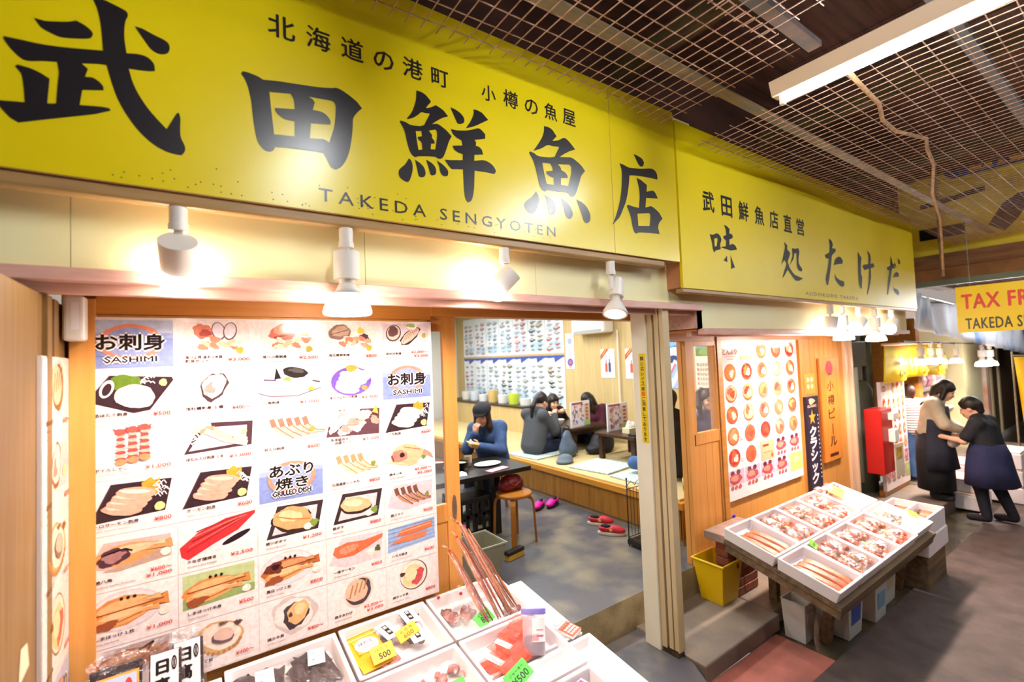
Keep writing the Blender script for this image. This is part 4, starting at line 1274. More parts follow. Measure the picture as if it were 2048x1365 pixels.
            e(0.52, 0.62, 0.24, 0.36, -38, '#d8ccc4', 0.02); e(0.52, 0.62, 0.20, 0.31, -38, '#40303a', 0.05); e(0.48, 0.66, 0.19, 0.25, -38, '#e4b89c', 0.06)
            for i in range(4):
                l([(0.36 + i * 0.08, 0.52 + i * 0.04), (0.42 + i * 0.08, 0.80 + i * 0.03)], 0.016, '#b07848')
        else:
            e(0.52, 0.62, 0.27, 0.36, -40, '#6a5a4c'); e(0.51, 0.63, 0.255, 0.335, -40, '#efe2d0'); e(0.50, 0.60, 0.20, 0.27, -40, '#f0cc94', 0.08); e(0.58, 0.56, 0.11, 0.22, -40, '#c84c54', 0.15); e(0.46, 0.64, 0.12, 0.16, -40, '#f4dcb0', 0.1); e(0.30, 0.70, 0.05, 0.05, 0, '#3c2c24', 0.2)


MENU = [
    [('logo', ['お刺身'], 'SASHIMI'), ('scallop', '活ほたて刺身', 'Live Scallop Sashimi', '¥500'), ('mantis', 'ボイルしゃこ', 'Boiled Mantis shrimp', '¥1,000'), ('salmon', 'トロサーモン刺身', 'Fatty Salmon Sashimi', '¥800'), ('poacher', '焼八角', 'Grilled Sailfin Poacher', '¥600～|¥1,000'), ('hokke', 'しまほっけ１枚', 'Atka Mackerel', '¥1,000'), ('fishhead', '', '', '')],
    [('mixset', '活つぶ貝 活ホッキ貝|刺身セット', 'Live Whelk and Live Surf Clam', '¥3,000'), ('oyster', '活牡蠣刺身 １個', 'Live Oyster Sashimi', '¥400～'), ('botan', 'ぼたんえび刺身 ２本', 'Live Shrimp Sashimi 2pcs', '¥1,000'), ('salmon2', 'サーモン刺身', 'Salmon sashimi', '¥600'), ('eel', 'うなぎ蒲焼き', 'Grilled Eel Fillets', '¥2,500'), ('hokke_half', 'しまほっけ半身', 'Atka Mackerel', '¥500'), ('scallop_grill', '焼ほたて貝', 'Grilled Scallop', '¥400～')],
    [('whelk', '活つぶ貝刺身', 'Live Whelk Sashimi', '¥2,500'), ('hakkaku', '八角刺身', 'Sailfin Poacher Sashimi', '¥1,000'), ('amaebi', '甘えび刺身', 'Pink Shrimp Sashimi', '¥600'), ('logo', ['あぶり', '焼き'], 'GRILLED DISH'), ('tsubodai', '焼ツボダイ', 'Grilled Boarfish', '¥1,200'), ('hokke_dark', '真ほっけ１枚', 'Grilled Hokke', '¥800'), ('oyster_grill', '焼カキ貝', 'Grilled Oyster', '¥400～')],
    [('surfclam', '活北寄貝刺身', 'Live Surf Clam Sashimi', '¥800'), ('tuna', '本マグロ大トロ刺身', 'Blue fin Tuna Sashimi', '¥2,500'), ('set8', '刺身盛合せ|八点盛セット', 'Assorted Sashimi', '¥1,200'), ('shishamo', '北海道産ししゃも', 'Shishamo Smelt', '¥850'), ('gindara', '銀ダラ', 'Sablefish', '¥800'), ('salmonsteak', '一夜サーモン', 'Grilled Salmon', '¥450'), ('abalone_grill', '焼きあわび', 'Grilled Abalone', '¥2,000～|¥3,000')],
    [('abalone', 'あわび刺身', 'Abalone Sashimi', '¥2,000～|¥3,000'), ('logo', ['お刺身'], 'SASHIMI'), ('squid', 'いか刺身', 'Squid Sashimi', '¥600'), ('kinki', '焼キンキ', 'Grilled Rockfish', '¥3,000～|¥5,000'), ('komai', '焼コマイ', 'Grilled Saffron Cod', '¥600'), ('harasu', 'ハラス焼き', 'Grilled Salmon Belly', '¥600'), ('hokkigai', '焼ホッキ貝', 'Grilled Surf Clam', '¥800')]]


def menu_cell(o, ex, ey, w, h, spec, parent, name='dish_photo', paper='#f0e4e2'):
    mb = MB()
    c = Print(mb, o, ex, ey, w, h)
    c.r(0.004, 0.006, 0.996, 0.994, paper)
    if spec[0] == 'logo':
        sea_logo(c, spec[1], spec[2])
    else:
        dish(c, spec[0])
        if spec[1]:
            for i, t in enumerate(spec[1].split('|')):
                c.text(t, 0.11, 0.17 - i * 0.075 + (0.03 if '|' in spec[1] else 0), 0.062, '#3a2426', 0.03, 'l', min(0.46, 0.058 * len(t)))
            c.text(spec[2], 0.11, 0.085 if '|' not in spec[1] else 0.05, 0.034, '#7a5c58', 0.0, 'l', min(0.44, 0.0185 * len(spec[2])))
            pr = spec[3].split('|')
            for i, t in enumerate(pr):
                c.text(t, 0.93, 0.13 - i * 0.10 + (0.06 if len(pr) > 1 else 0), 0.078, '#d04038', 0.015, 'r', 0.048 * len(t))
    return mb.build(name, m_tex, parent)


t = empty('menu_board', 'large laminated photo menu of sashimi and grilled dishes on the timber front', 'menu board', (0.377, -0.03, 1.6))
MX0, MZ1, MW, MH = -0.336, 2.328, 0.2852, 0.2083
b = MB(); b.col = lin('#f0e4e2'); b.bx(MX0 - 0.004, MX0 + 5 * MW + 0.004, -0.034, -0.023, MZ1 - 7 * MH - 0.004, MZ1 + 0.004)
b.build('backing_sheet', m_gloss, t)
for ci, col in enumerate(MENU):
    for ri, spec in enumerate(col):
        menu_cell((MX0 + ci * MW, -0.0345, MZ1 - (ri + 1) * MH), (1, 0, 0), (0, 0, 1), MW, MH, spec, t)

t = empty('menu_strip', 'narrow laminated photo menu on the return wall at the far left', 'menu board', (-0.38, -0.22, 1.6))
b = MB(); b.col = lin('#efe2de'); b.bx(-0.384, -0.374, -0.425, -0.025, 0.62, 2.175); b.build('backing_sheet', m_gloss, t)
for i, spec in enumerate([('abalone_grill', '焼あわび', 'Abalone', '¥400～'), ('oyster', '活かき', 'Oyster', '¥800'), ('scallop_grill', '焼ほたて', 'Scallop', '¥400～'), ('hokkigai', '焼ホッキ', 'Surf Clam', '¥800'), ('logo', ['あぶり', '焼き'], 'GRILLED DISH')]):
    menu_cell((-0.3735, -0.422, 2.172 - (i + 1) * 0.262), (0, 1, 0), (0, 0, 1), 0.394, 0.262, spec, t)
for z, y in ((1.33, -0.55), (0.98, -0.60)):
    b = MB(); b.add([(-0.3835, y - 0.05, z - 0.04), (-0.3835, y + 0.05, z - 0.03), (-0.3835, y + 0.03, z + 0.04), (-0.3835, y - 0.03, z + 0.05)], [(0, 1, 2, 3)], '#d8c8a8')
    tag(b.build('torn_paper', m_print), 'torn scrap of white paper stuck on the far left wall, ' + ('upper' if z > 1.1 else 'lower') + ' one', 'paper', 'torn paper scraps')
t = empty('alarm_box', 'white plastic box with a label below the fascia in the left corner', 'box', (-0.347, -0.10, 2.32))
b = MB(); b.bx(-0.377, -0.315, -0.14, -0.07, 2.235, 2.40); b.build('casing', m_wplastic, t, bevel=0.012, seg=3)
b = MB(); b.quad((-0.352, -0.1405, 2.275), (-0.330, -0.1405, 2.275), (-0.330, -0.1405, 2.375), (-0.352, -0.1405, 2.375), '#fbfbff'); b.build('label', m_print, t)

# ------------------------------------------------------------------ sliding door half open behind the menu
d1 = MB()
d1.bx(0.42, 1.105, 0.036, 0.066, 0.341, 2.37); d1.bx(1.195, 1.28, 0.036, 0.066, 0.341, 2.37)
d1.bx(1.105, 1.195, 0.036, 0.066, 2.285, 2.37); d1.bx(1.105, 1.195, 0.036, 0.066, 1.20, 1.30); d1.bx(1.105, 1.195, 0.042, 0.06, 0.341, 1.20)
d1 = struct('door_1', d1, m_wood, bevel=0.003)
b = MB(); b.bx(1.105, 1.195, 0.049, 0.053, 1.30, 2.285); b.build('glass', m_glass, d1)
b = MB(); b.lathe([(0.0, 0), (0.014, 0), (0.014, 0.004), (0.010, 0.004), (0.008, 0.001), (0.0, 0.001)], (1.238, 0.0355, 1.27), 20, (0, -1, 0), sx=1.0, sy=5.2)
o = b.build('handle', M('worn_handle_metal', '#9a8672', 0.35, metal=0.7), d1)
# second shop sliding door: timber with an upper window
d2 = MB()
d2.bx(3.412, 3.525, -0.012, 0.022, 0.341, 2.20); d2.bx(3.845, 3.868, -0.012, 0.022, 0.341, 2.20); d2.bx(3.525, 3.845, -0.012, 0.022, 1.32, 1.42); d2.bx(3.525, 3.845, -0.012, 0.022, 2.16, 2.20)
for i in range(3):
    d2.bx(3.525 + i * 0.1067, 3.63 + i * 0.1067, -0.006, 0.016, 0.341, 1.32)
d2 = struct('door_2', d2, m_wood, bevel=0.002)
b = MB(); b.bx(3.525, 3.845, 0.003, 0.007, 1.42, 2.16); b.build('glass', m_glass, d2)
b = MB(); b.bx(3.486, 3.498, -0.0135, -0.012, 1.315, 1.41); b.build('handle', M('dark_handle', '#3a2a20', 0.4), d2)

# ------------------------------------------------------------------ room: tatami platform
m_tatami = M('tatami', '#cdb987', 0.75, col2='#c2ab74', scale=6, stretch=(30, 1, 1), bump=0.15, bscale=150)
m_edgewood = M('platform_trim', '#c98a2e', 0.4, col2='#b87a24', scale=3, stretch=(6, 0.6, 6))
m_platwood = M('platform_boards', '#9c6a20', 0.5, col2='#84561a', scale=4, stretch=(6, 6, 0.6))
t = empty('tatami_platform', 'raised tatami seating platform with wooden front boards inside the shop', 'platform', (4.5, 4.0, 0.341))
b = MB(); b.bx(3.70, 5.49, 0.31, 7.9, 0.341, 0.40); b.build('plinth', M('platform_plinth', '#a08c70', 0.7), t)
b = MB()
y = 0.30
while y < 7.9:
    b.bx(3.675, 3.70, y, min(y + 0.296, 7.9), 0.40, 0.67); y += 0.30
x = 3.675
while x < 5.48:
    b.bx(x, min(x + 0.296, 5.49), 0.29, 0.31, 0.40, 0.67); x += 0.30
b.build('front_boards', m_platwood, t)
b = MB(); b.bx(3.655, 5.49, 0.27, 7.9, 0.67, 0.735); b.build('edge_trim', m_edgewood, t, bevel=0.004)
for i in range(4):
    for j in range(2):
        b = MB(); b.bx(3.70 + j * 0.895, 3.70 + j * 0.895 + 0.885, 0.33 + i * 1.85, 0.33 + i * 1.85 + 1.84, 0.735, 0.752)
        b.build('tatami_mat', m_tatami, t, bevel=0.003)
m_mcush = M('cushion_cloth', '#c4d0c0', 0.8)
_nt = m_mcush.node_tree
_tx = _nt.nodes.new('ShaderNodeTexCoord'); _br = _nt.nodes.new('ShaderNodeTexBrick')
_br.inputs['Scale'].default_value = 8.0; _br.inputs['Color1'].default_value = (0.52, 0.66, 0.62, 1); _br.inputs['Color2'].default_value = (0.30, 0.44, 0.44, 1); _br.inputs['Mortar'].default_value = (0.70, 0.76, 0.66, 1); _br.inputs['Mortar Size'].default_value = 0.035
_nt.links.new(_tx.outputs['Object'], _br.inputs['Vector']); _nt.links.new(_br.outputs['Color'], _nt.nodes['Principled BSDF'].inputs['Base Color'])


def cushion(x, y, rz, label, sz=0.58):
    b = MB(); h = sz / 2
    b.box((0, 0, 0.011), (sz, sz, 0.022)); o = b.build('floor_cushion', m_mcush, None, bevel=0.010, seg=3)
    o.location = (x, y, 0.753)
    o.rotation_euler = (0, 0, rz)
    tag(o, label, 'cushion', 'flat patterned floor cushions')
    return o


cushion(4.12, 1.72, 0.15, 'pale green patterned floor cushion lying empty between the two low tables')
cushion(4.12, 1.04, 0.0, 'pale green patterned floor cushion under the kneeling person in blue jeans')
cushion(4.02, 2.88, 0.1, 'pale green patterned floor cushion under the ponytailed person in grey')


# ------------------------------------------------------------------ low tables on the platform
def low_table(x0, x1, y0, y1, label):
    t = empty('low_table', label, 'table', ((x0 + x1) / 2, (y0 + y1) / 2, 0.752), group='low tables on the tatami')
    m = M('dark_table_wood', '#4a2f20', 0.35, col2='#382216', scale=5, stretch=(0.6, 6, 6))
    b = MB(); b.bx(x0, x1, y0, y1, 1.062, 1.10); b.build('tabletop', m, t, bevel=0.005)
    for ya in (y0 + 0.05, y1 - 0.05):
        b = MB(); b.bx(x0 + 0.05, x1 - 0.05, ya - 0.01, ya + 0.01, 1.0, 1.06); b.build('apron', m, t)
    for xx in (x0 + 0.07, x1 - 0.07):
        for yy in (y0 + 0.06, y1 - 0.06):
            b = MB(); b.bx(xx - 0.03, xx + 0.03, yy - 0.03, yy + 0.03, 0.752, 1.062); b.build('leg', m, t)
    return t


low_table(4.38, 5.05, 2.52, 3.35, 'dark low table where the ponytailed person in grey is eating')
low_table(4.40, 5.10, 1.45, 2.12, 'dark low table in front of the kneeling person in blue jeans')


def menu_stand(x, y, rz, label, w=0.36, h=0.26):
    t = empty('menu_stand', label, 'menu', (x, y, 1.10), rz, 'standing photo menus on the low tables')
    b = MB(); b.box((0, 0, h / 2), (w, 0.02, h)); b.build('board', M('menu_frame_white', '#dcdcd8', 0.4), t, local=True)
    mb = MB()
    c = Print(mb, (-w / 2 + 0.006, -0.0108, 0.006), (1, 0, 0), (0, 0, 1), w - 0.012, h - 0.012)
    c.r(0, 0, 1, 1, '#e6e0ec')
    for i in range(46):
        c.e(rnd.uniform(0.05, 0.62), rnd.uniform(0.12, 0.95), 0.045, 0.05, rnd.uniform(0, 90), rnd.choice(['#c06a70', '#8c86b8', '#e0a88c', '#a8506c', '#f0e0d0', '#6c6a98', '#d8b060']), 0.25, 10)
    c.r(0.02, 0.93, 0.6, 0.99, '#b03048')
    for i in range(5):
        c.r(0.68, 0.80 - i * 0.14, 0.97, 0.90 - i * 0.14, '#e8cfa8'); c.e(0.82, 0.85 - i * 0.14, 0.09, 0.04, 0, '#a05040', 0.2)
    c.r(0.67, 0.02, 0.98, 0.22, '#a8cc70')
    mb.build('menu_print', m_print, t, local=True)
    return t


menu_stand(4.62, 2.62, R(12), 'standing photo menu on the farther low table', 0.46, 0.36)
menu_stand(4.72, 2.00, R(4), 'standing photo menu on the nearer low table beside the tissue box', 0.42, 0.36)
t = empty('tissue_box', 'white tissue box with a raised tissue on the nearer low table', 'tissue box', (4.66, 1.72, 1.10))
b = MB(); b.bx(4.56, 4.76, 1.66, 1.78, 1.10, 1.17); b.build('box', M('tissue_carton', '#d8d4a8', 0.6), t, bevel=0.004)
sdf_obj('tissue', [('e', (4.66, 1.72, 1.18), (0.09, 0.04, 0.045)), ('e', (4.63, 1.72, 1.22), (0.04, 0.02, 0.04)), ('e', (4.70, 1.72, 1.21), (0.035, 0.02, 0.03))], M('tissue_paper', '#f4f4f0', 0.9), t, 0.008, 0.02)
b = MB(); b.bx(4.46, 4.60, 1.49, 1.60, 1.10, 1.125)
tag(b.build('serving_tray', M('dark_tray', '#2a2422', 0.4), bevel=0.004), 'small dark tray at the edge of the nearer low table', 'tray')


def bowl(x, y, z, r, h, mat, mat_in, label, group=None):
    t = empty('bowl', label, 'bowl', (x, y, z), group=group)
    b = MB(); b.lathe([(r * 0.5, 0), (r * 0.55, h * 0.12), (r * 0.85, h * 0.5), (r, h), (r * 0.95, h), (r * 0.8, h * 0.55), (r * 0.5, h * 0.25), (0, h * 0.22)], (x, y, z), 24)
    b.build('shell', mat, t, smooth=True, auto=50)
    b = MB(); b.ell((x, y, z + h * 0.72), (r * 0.84, r * 0.84, h * 0.22), n=18, m=6); b.build('food', mat_in, t, smooth=True)
    return t


m_lacq = M('black_lacquer', '#1c1210', 0.25)
m_redl = M('red_lacquer', '#8c2418', 0.3)
m_rice = M('rice_topping', '#d88850', 0.6, col2='#e8d8b8', scale=60)
bowl(4.55, 3.02, 1.10, 0.085, 0.075, M('white_bowl', '#e6e2da', 0.3), m_rice, 'white bowl between the two diners at the farther low table')
bowl(4.62, 3.22, 1.10, 0.06, 0.05, m_redl, m_rice, 'small red bowl behind the white bowl on the farther low table')

# ------------------------------------------------------------------ bags on the platform
m_bag = M('grey_blue_leather', '#5e6e80', 0.5, col2='#4c5a6c', scale=5)
t = empty('handbag', 'grey blue leather handbag standing on the tatami behind the ponytailed person', 'bag', (4.20, 2.45, 0.752))
sdf_obj('bag_body', [('e', (4.20, 2.45, 0.86), (0.17, 0.10, 0.13), (0, 0, 0.5)), ('e', (4.20, 2.45, 0.98), (0.14, 0.055, 0.13), (0, 0, 0.5)), ('e', (4.26, 2.48, 0.84), (0.15, 0.10, 0.10), (0, 0, 0.5))], m_bag, t, 0.012, 0.06, cuts=[((0, 0, 0.754), (0, 0, -1))])
b = MB(); b.tube([(4.07, 2.40, 1.05), (4.10, 2.42, 1.16), (4.18, 2.46, 1.19), (4.28, 2.50, 1.15), (4.31, 2.51, 1.05)], 0.009, 8); b.build('strap', M('bag_strap', '#3c4654', 0.5), t, smooth=True)
o = sdf_obj('knit_hat', [('e', (3.96, 2.22, 0.80), (0.10, 0.09, 0.06)), ('e', (3.92, 2.19, 0.775), (0.12, 0.10, 0.03))], M('grey_knit', '#66717a', 0.9, bump=0.5, bscale=120), None, 0.01, 0.03, cuts=[((0, 0, 0.754), (0, 0, -1))])
tag(o, 'grey knitted hat lying on the tatami edge in front of the handbag', 'hat')
o = sdf_obj('backpack', [('e', (4.78, 2.36, 0.90), (0.20, 0.12, 0.15)), ('e', (4.70, 2.34, 0.82), (0.24, 0.13, 0.09)), ('e', (4.86, 2.38, 1.0), (0.10, 0.08, 0.08))], M('black_nylon', '#1d1c1f', 0.6), None, 0.013, 0.06, cuts=[((0, 0, 0.754), (0, 0, -1)), ((0, 0, 1.055), (0, 0, 1))])
tag(o, 'black soft backpack pushed under the farther low table', 'bag')
t = empty('paper_bag', 'pale printed paper bag behind the nearer low table', 'bag', (5.25, 1.78, 0.752))
b = MB(); b.box((5.25, 1.78, 0.92), (0.22, 0.16, 0.33)); b.build('bag_body', M('bag_paper', '#c8b8b4', 0.7, col2='#a07868', scale=9), t, bevel=0.006)
b = MB(); b.tube([(5.19, 1.70, 1.08), (5.20, 1.70, 1.15), (5.24, 1.70, 1.17), (5.28, 1.70, 1.08)], 0.004, 6); b.build('cord_handle', M('cord', '#d8c8a8', 0.8), t)
b = MB(); b.bx(4.98, 5.14, 1.30, 1.42, 0.753, 0.87)
tag(b.build('carton', M('white_carton', '#e0dcd0', 0.6), bevel=0.004), 'small white carton on the tatami beside the nearer low table', 'box')

# ------------------------------------------------------------------ black table in front of the platform
m_blk = M('black_table', '#1a1714', 0.3, col2='#24201c', scale=6)
t = empty('dining_table', 'black dining table inside the doorway next to the platform', 'table', (2.0, 1.76, 0.341))
b = MB(); b.bx(0.75, 2.81, 1.41, 2.12, 0.985, 1.03); b.build('tabletop', m_blk, t, bevel=0.004)
for xx in (1.0, 2.56):
    for yy in (1.70, 2.04):
        b = MB(); b.bx(xx - 0.035, xx + 0.035, yy - 0.035, yy + 0.035, 0.341, 0.985); b.build('leg', m_blk, t)
b = MB(); b.bx(2.54, 2.58, 1.70, 2.04, 0.52, 0.56); b.build('rail', m_blk, t)
t = empty('black_chair', 'black slatted chair pushed under the black dining table', 'chair', (2.26, 1.72, 0.341))
b = MB(); b.bx(2.06, 2.44, 1.56, 1.92, 0.74, 0.79); b.build('seat', m_blk, t, bevel=0.006)
for xx in (2.08, 2.42):
    for yy in (1.58, 1.90):
        b = MB(); b.bx(xx - 0.02, xx + 0.02, yy - 0.02, yy + 0.02, 0.341, 0.74); b.build('leg', m_blk, t)
for k in range(3):
    b = MB(); b.bx(2.145 + k * 0.09, 2.175 + k * 0.09, 1.57, 1.59, 0.46, 0.74); b.build('slat', m_blk, t)
b = MB(); b.bx(2.08, 2.42, 1.57, 1.59, 0.44, 0.475); b.bx(2.08, 2.42, 1.57, 1.59, 0.60, 0.63); b.build('stretcher', m_blk, t)
t = empty('plate', 'oval white plate on the black dining table in front of the person with the cap', 'plate', (2.50, 1.72, 1.03))
b = MB(); b.lathe([(0.06, 0), (0.085, 0.004), (0.13, 0.016), (0.128, 0.020), (0.08, 0.010), (0, 0.008)], (2.50, 1.74, 1.03), 28, sx=1.15, sy=0.8); b.build('dish', M('white_china', '#ece8e2', 0.2), t, smooth=True)
t = empty('card_menu', 'small red-edged picture card lying on the near edge of the black dining table', 'card', (2.47, 1.51, 1.03))
b = MB(); b.box((2.47, 1.51, 1.032), (0.26, 0.10, 0.004), (0, 0, 0.25), col='#c8304c'); b.box((2.47, 1.51, 1.0345), (0.24, 0.082, 0.001), (0, 0, 0.25), col='#e6d4c8')
for q in range(5):
    b.ell((2.39 + q * 0.04, 1.49 + q * 0.01, 1.0352), (0.016, 0.02, 0.0006), col=rnd.choice(['#c87860', '#a8a0c8', '#d8b060']), n=10, m=4)
b.build('card', m_print, t)
bowl(2.18, 1.74, 1.03, 0.09, 0.085, m_lacq, m_rice, 'black lacquer bowl with orange topping on the black dining table beside the sliding door')
bowl(2.05, 1.96, 1.03, 0.08, 0.07, m_redl, m_rice, 'red lacquer bowl behind the black bowl on the black dining table')
t = empty('cup', 'beige tea cup beside the bowls on the black dining table', 'cup', (2.34, 1.86, 1.03))
b = MB(); b.lathe([(0.028, 0), (0.036, 0.03), (0.038, 0.10), (0.034, 0.10), (0.03, 0.02), (0, 0.015)], (2.34, 1.86, 1.03), 20); b.build('cup_body', M('beige_ceramic', '#c8b48c', 0.4), t, smooth=True, auto=50)
b = MB(); b.add([(2.03, 1.52, 1.031), (2.13, 1.50, 1.031), (2.15, 1.56, 1.045), (2.12, 1.60, 1.055), (2.06, 1.60, 1.04)], [(0, 1, 2), (0, 2, 3), (0, 3, 4)], '#d8dce0')
tag(b.build('paper_napkin', m_print), 'crumpled pale napkin on the black dining table beside the sliding door', 'napkin')
# things seen through the slot of the sliding door
t = empty('condiment_tray', 'black and white condiment tray on the left end of the black dining table', 'tray', (1.70, 1.78, 1.03))
b = MB(); b.bx(1.55, 1.85, 1.66, 1.90, 1.03, 1.06); b.build('tray', m_lacq, t, bevel=0.006)
for q in range(3):
    b = MB(); b.lathe([(0.03, 0), (0.032, 0.1), (0.02, 0.13), (0.02, 0.15), (0, 0.15)], (1.62 + q * 0.08, 1.82, 1.04), 16); b.build('jar', M('jar%d' % q, ['#e8e4dc', '#a03028', '#d8d4c4'][q], 0.3), t, smooth=True, auto=40)

# ------------------------------------------------------------------ stool with handbag
m_stool = M('bent_plywood', '#b8742c', 0.3, col2='#a5651f', scale=4, stretch=(1, 1, 0.5))
t = empty('stool', 'round bent plywood stool with three visible legs beside the black dining table', 'stool', (2.58, 1.40, 0.341))
b = MB(); b.lathe([(0, 0.44), (0.165, 0.44), (0.175, 0.448), (0.175, 0.466), (0.168, 0.474), (0, 0.474)], (2.58, 1.40, 0.341), 36); b.build('seat', m_stool, t, smooth=True, auto=40)
for k in range(4):
    a = R(-38 + 90 * k)
    c, s = math.cos(a), math.sin(a)
    b = MB()
    pts = [(0.08, 0.43), (0.13, 0.43), (0.165, 0.418), (0.182, 0.39), (0.190, 0.34), (0.198, 0.15), (0.205, 0.0)]
    w = 0.024
    vs, fs = [], []
    for r_, z_ in pts:
        for (dr, dw) in ((-0.010, -w), (0.010, -w), (0.010, w), (-0.010, w)):
            rr = r_ + dr
            zz = z_ + (dr if z_ > 0.40 else 0)
            vs.append((2.58 + rr * c - dw * s, 1.40 + rr * s + dw * c, 0.341 + max(zz, 0)))
    for i in range(len(pts) - 1):
        for q in range(4):
            fs.append((i * 4 + q, i * 4 + (q + 1) % 4, (i + 1) * 4 + (q + 1) % 4, (i + 1) * 4 + q))
    fs += [(0, 3, 2, 1), tuple(len(vs) - 4 + q for q in range(4))]
    b.add(vs, fs); b.build('leg', m_stool, t)
t = empty('handbag', 'dark red quilted handbag standing on the plywood stool', 'bag', (2.60, 1.47, 0.815))
sdf_obj('bag_body', [('e', (2.60, 1.47, 0.87), (0.12, 0.07, 0.07)), ('e', (2.60, 1.47, 0.915), (0.11, 0.05, 0.055)), ('e', (2.52, 1.47, 0.86), (0.045, 0.06, 0.05)), ('e', (2.68, 1.47, 0.86), (0.045, 0.06, 0.05))], M('dark_red_leather', '#7c181c', 0.32, col2='#54101a', scale=9), t, 0.009, 0.05, cuts=[((0, 0, 0.816), (0, 0, -1)), ((0, 0, 0.962), (0, 0, 1))])
b = MB(); b.tube([(2.53, 1.425, 0.94), (2.54, 1.40, 0.90), (2.60, 1.392, 0.87), (2.66, 1.40, 0.90), (2.67, 1.425, 0.94)], 0.008, 8); b.build('strap', MATS['dark_red_leather'], t, smooth=True)

# ------------------------------------------------------------------ basket, brush, shoes, umbrella rack
t = empty('plastic_basket', 'olive grey plastic basket on the floor just inside the doorway', 'basket', (1.90, 1.02, 0.341))
m_bask = M('olive_plastic', '#8d8a72', 0.45)
b = MB()
w0, w1, d0, d1_, h = 0.17, 0.215, 0.13, 0.17, 0.27
prof = [(w0, d0, 0.0), (w1, d1_, h), (w1 - 0.008, d1_ - 0.008, h), (w0 - 0.006, d0 - 0.006, 0.008)]
vs = []
for w_, d_, z_ in prof:
    vs += [(1.90 - w_, 1.02 - d_, 0.341 + z_), (1.90 + w_, 1.02 - d_, 0.341 + z_), (1.90 + w_, 1.02 + d_, 0.341 + z_), (1.90 - w_, 1.02 + d_, 0.341 + z_)]
fs = [(0, 3, 2, 1), (12, 13, 14, 15)]
for i in range(3):
    for q in range(4):
        fs.append((i * 4 + q, i * 4 + (q + 1) % 4, (i + 1) * 4 + (q + 1) % 4, (i + 1) * 4 + q))
b.add(vs, fs); b.build('basket_body', m_bask, t, bevel=0.008)
b = MB()
for s in (-1, 1):
    b.bx(1.90 - w1 - 0.012, 1.90 + w1 + 0.012, 1.02 + s * d1_ - 0.006, 1.02 + s * d1_ + 0.006, 0.341 + h - 0.012, 0.341 + h + 0.006)
    b.bx(1.90 + s * w1 - 0.006, 1.90 + s * w1 + 0.006, 1.02 - d1_, 1.02 + d1_, 0.341 + h - 0.012, 0.341 + h + 0.006)
b.build('rim', M('olive_plastic_rim', '#9a977e', 0.4), t, bevel=0.004)
for k in range(4):
    z_ = 0.10 + k * 0.035
    b = MB(); b.bx(1.85, 1.97, 1.02 + 0.155, 1.02 + 0.158, 0.341 + z_, 0.341 + z_ + 0.008); b.build('slot', M('basket_slot', '#3c3a30', 0.7), t)
t = empty('scrub_brush', 'small floor brush with black handle and yellow bristles beside the basket', 'brush', (2.33, 1.16, 0.341))
b = MB(); b.box((2.36, 1.10, 0.362), (0.20, 0.06, 0.04), (0, 0, 0.2), taper=0.94); b.build('bristles', M('yellow_bristle', '#c89a30', 0.9), t)
b = MB(); b.box((2.36, 1.10, 0.40), (0.21, 0.065, 0.035), (0, 0, 0.2)); b.build('back', m_blk, t, bevel=0.01, seg=3)


def shoe(x, y, rz, label, m_up, m_sole, star, group):
    t = empty('shoe', label, 'shoe', (x, y, 0.341), rz, group)
    up = [('e', (0.075, 0, 0.045), (0.065, 0.042, 0.032)), ('e', (0.02, 0, 0.058), (0.07, 0.040, 0.036)), ('e', (-0.07, 0, 0.062), (0.055, 0.038, 0.042)), ('-e', (-0.055, 0, 0.105), (0.062, 0.026, 0.05))]
    sdf_obj('upper', up, m_up, t, 0.006, 0.03, cuts=[((0, 0, 0.020), (0, 0, -1))], local=True)
    b = MB()
    pts = []
    for k in range(24):
        a = 2 * PI * k / 24
        pts.append((0.135 * math.cos(a), (0.046 + 0.006 * math.cos(a)) * math.sin(a)))
    b.prism(pts, 0.026, ((0, 0, 0.0), (1, 0, 0), (0, 1, 0))); b.build('sole', m_sole, t, local=True, bevel=0.005)
    sdf_obj('lining', [('e', (-0.055, 0, 0.080), (0.05, 0.021, 0.018))], M('shoe_lining', '#1c1416', 0.8), t, 0.005, 0.01, local=True)
    if star:
        for s in (-1, 1):
            b = MB(); b.ell((0.0, s * 0.0405, 0.055), (0.016, 0.003, 0.016), n=10, m=5); b.build('emblem', M('gold_star', '#d8b040', 0.5), t, local=True)
    for q in range(3):
        b = MB(); b.box((0.025 + q * 0.018, 0, 0.090 - q * 0.006), (0.006, 0.05, 0.006)); b.build('lace', m_up if not star else M('lace_red', '#b84048', 0.7), t, local=True)
    return t


m_pk = M('hot_pink_canvas', '#d8149a', 0.6)
m_rd = M('red_canvas', '#b81c2c', 0.55)
m_solew = M('cream_rubber', '#c8b8a0', 0.6)
m_soleb = M('dark_rubber', '#1c1418', 0.7)
shoe(3.36, 2.02, R(-150), 'hot pink shoe nearer the stool below the tatami platform', m_pk, m_soleb, False, 'pink shoes')
shoe(3.53, 1.98, R(-155), 'hot pink shoe nearer the platform boards', m_pk, m_soleb, False, 'pink shoes')
shoe(3.40, 0.92, R(-52), 'red canvas sneaker with a star, nearer the doorway', m_rd, m_solew, True, 'red sneakers')
shoe(3.51, 1.18, R(-52), 'red canvas sneaker with a star, behind its pair and close to the platform', m_rd, m_solew, True, 'red sneakers')
t = empty('umbrella_rack', 'black wire umbrella rack on the floor behind the ivory post', 'rack', (3.42, 0.52, 0.341))
m_wire = M('black_wire', '#1c1816', 0.5)
for xx in (3.32, 3.54):
    for yy in (0.42, 0.62):
        b = MB(); b.tube([(xx, yy, 0.341), (xx, yy, 0.95)], 0.006, 8); b.ell((xx, yy, 0.955), (0.01, 0.01, 0.01), n=10, m=6); b.build('post', m_wire, t, smooth=True)
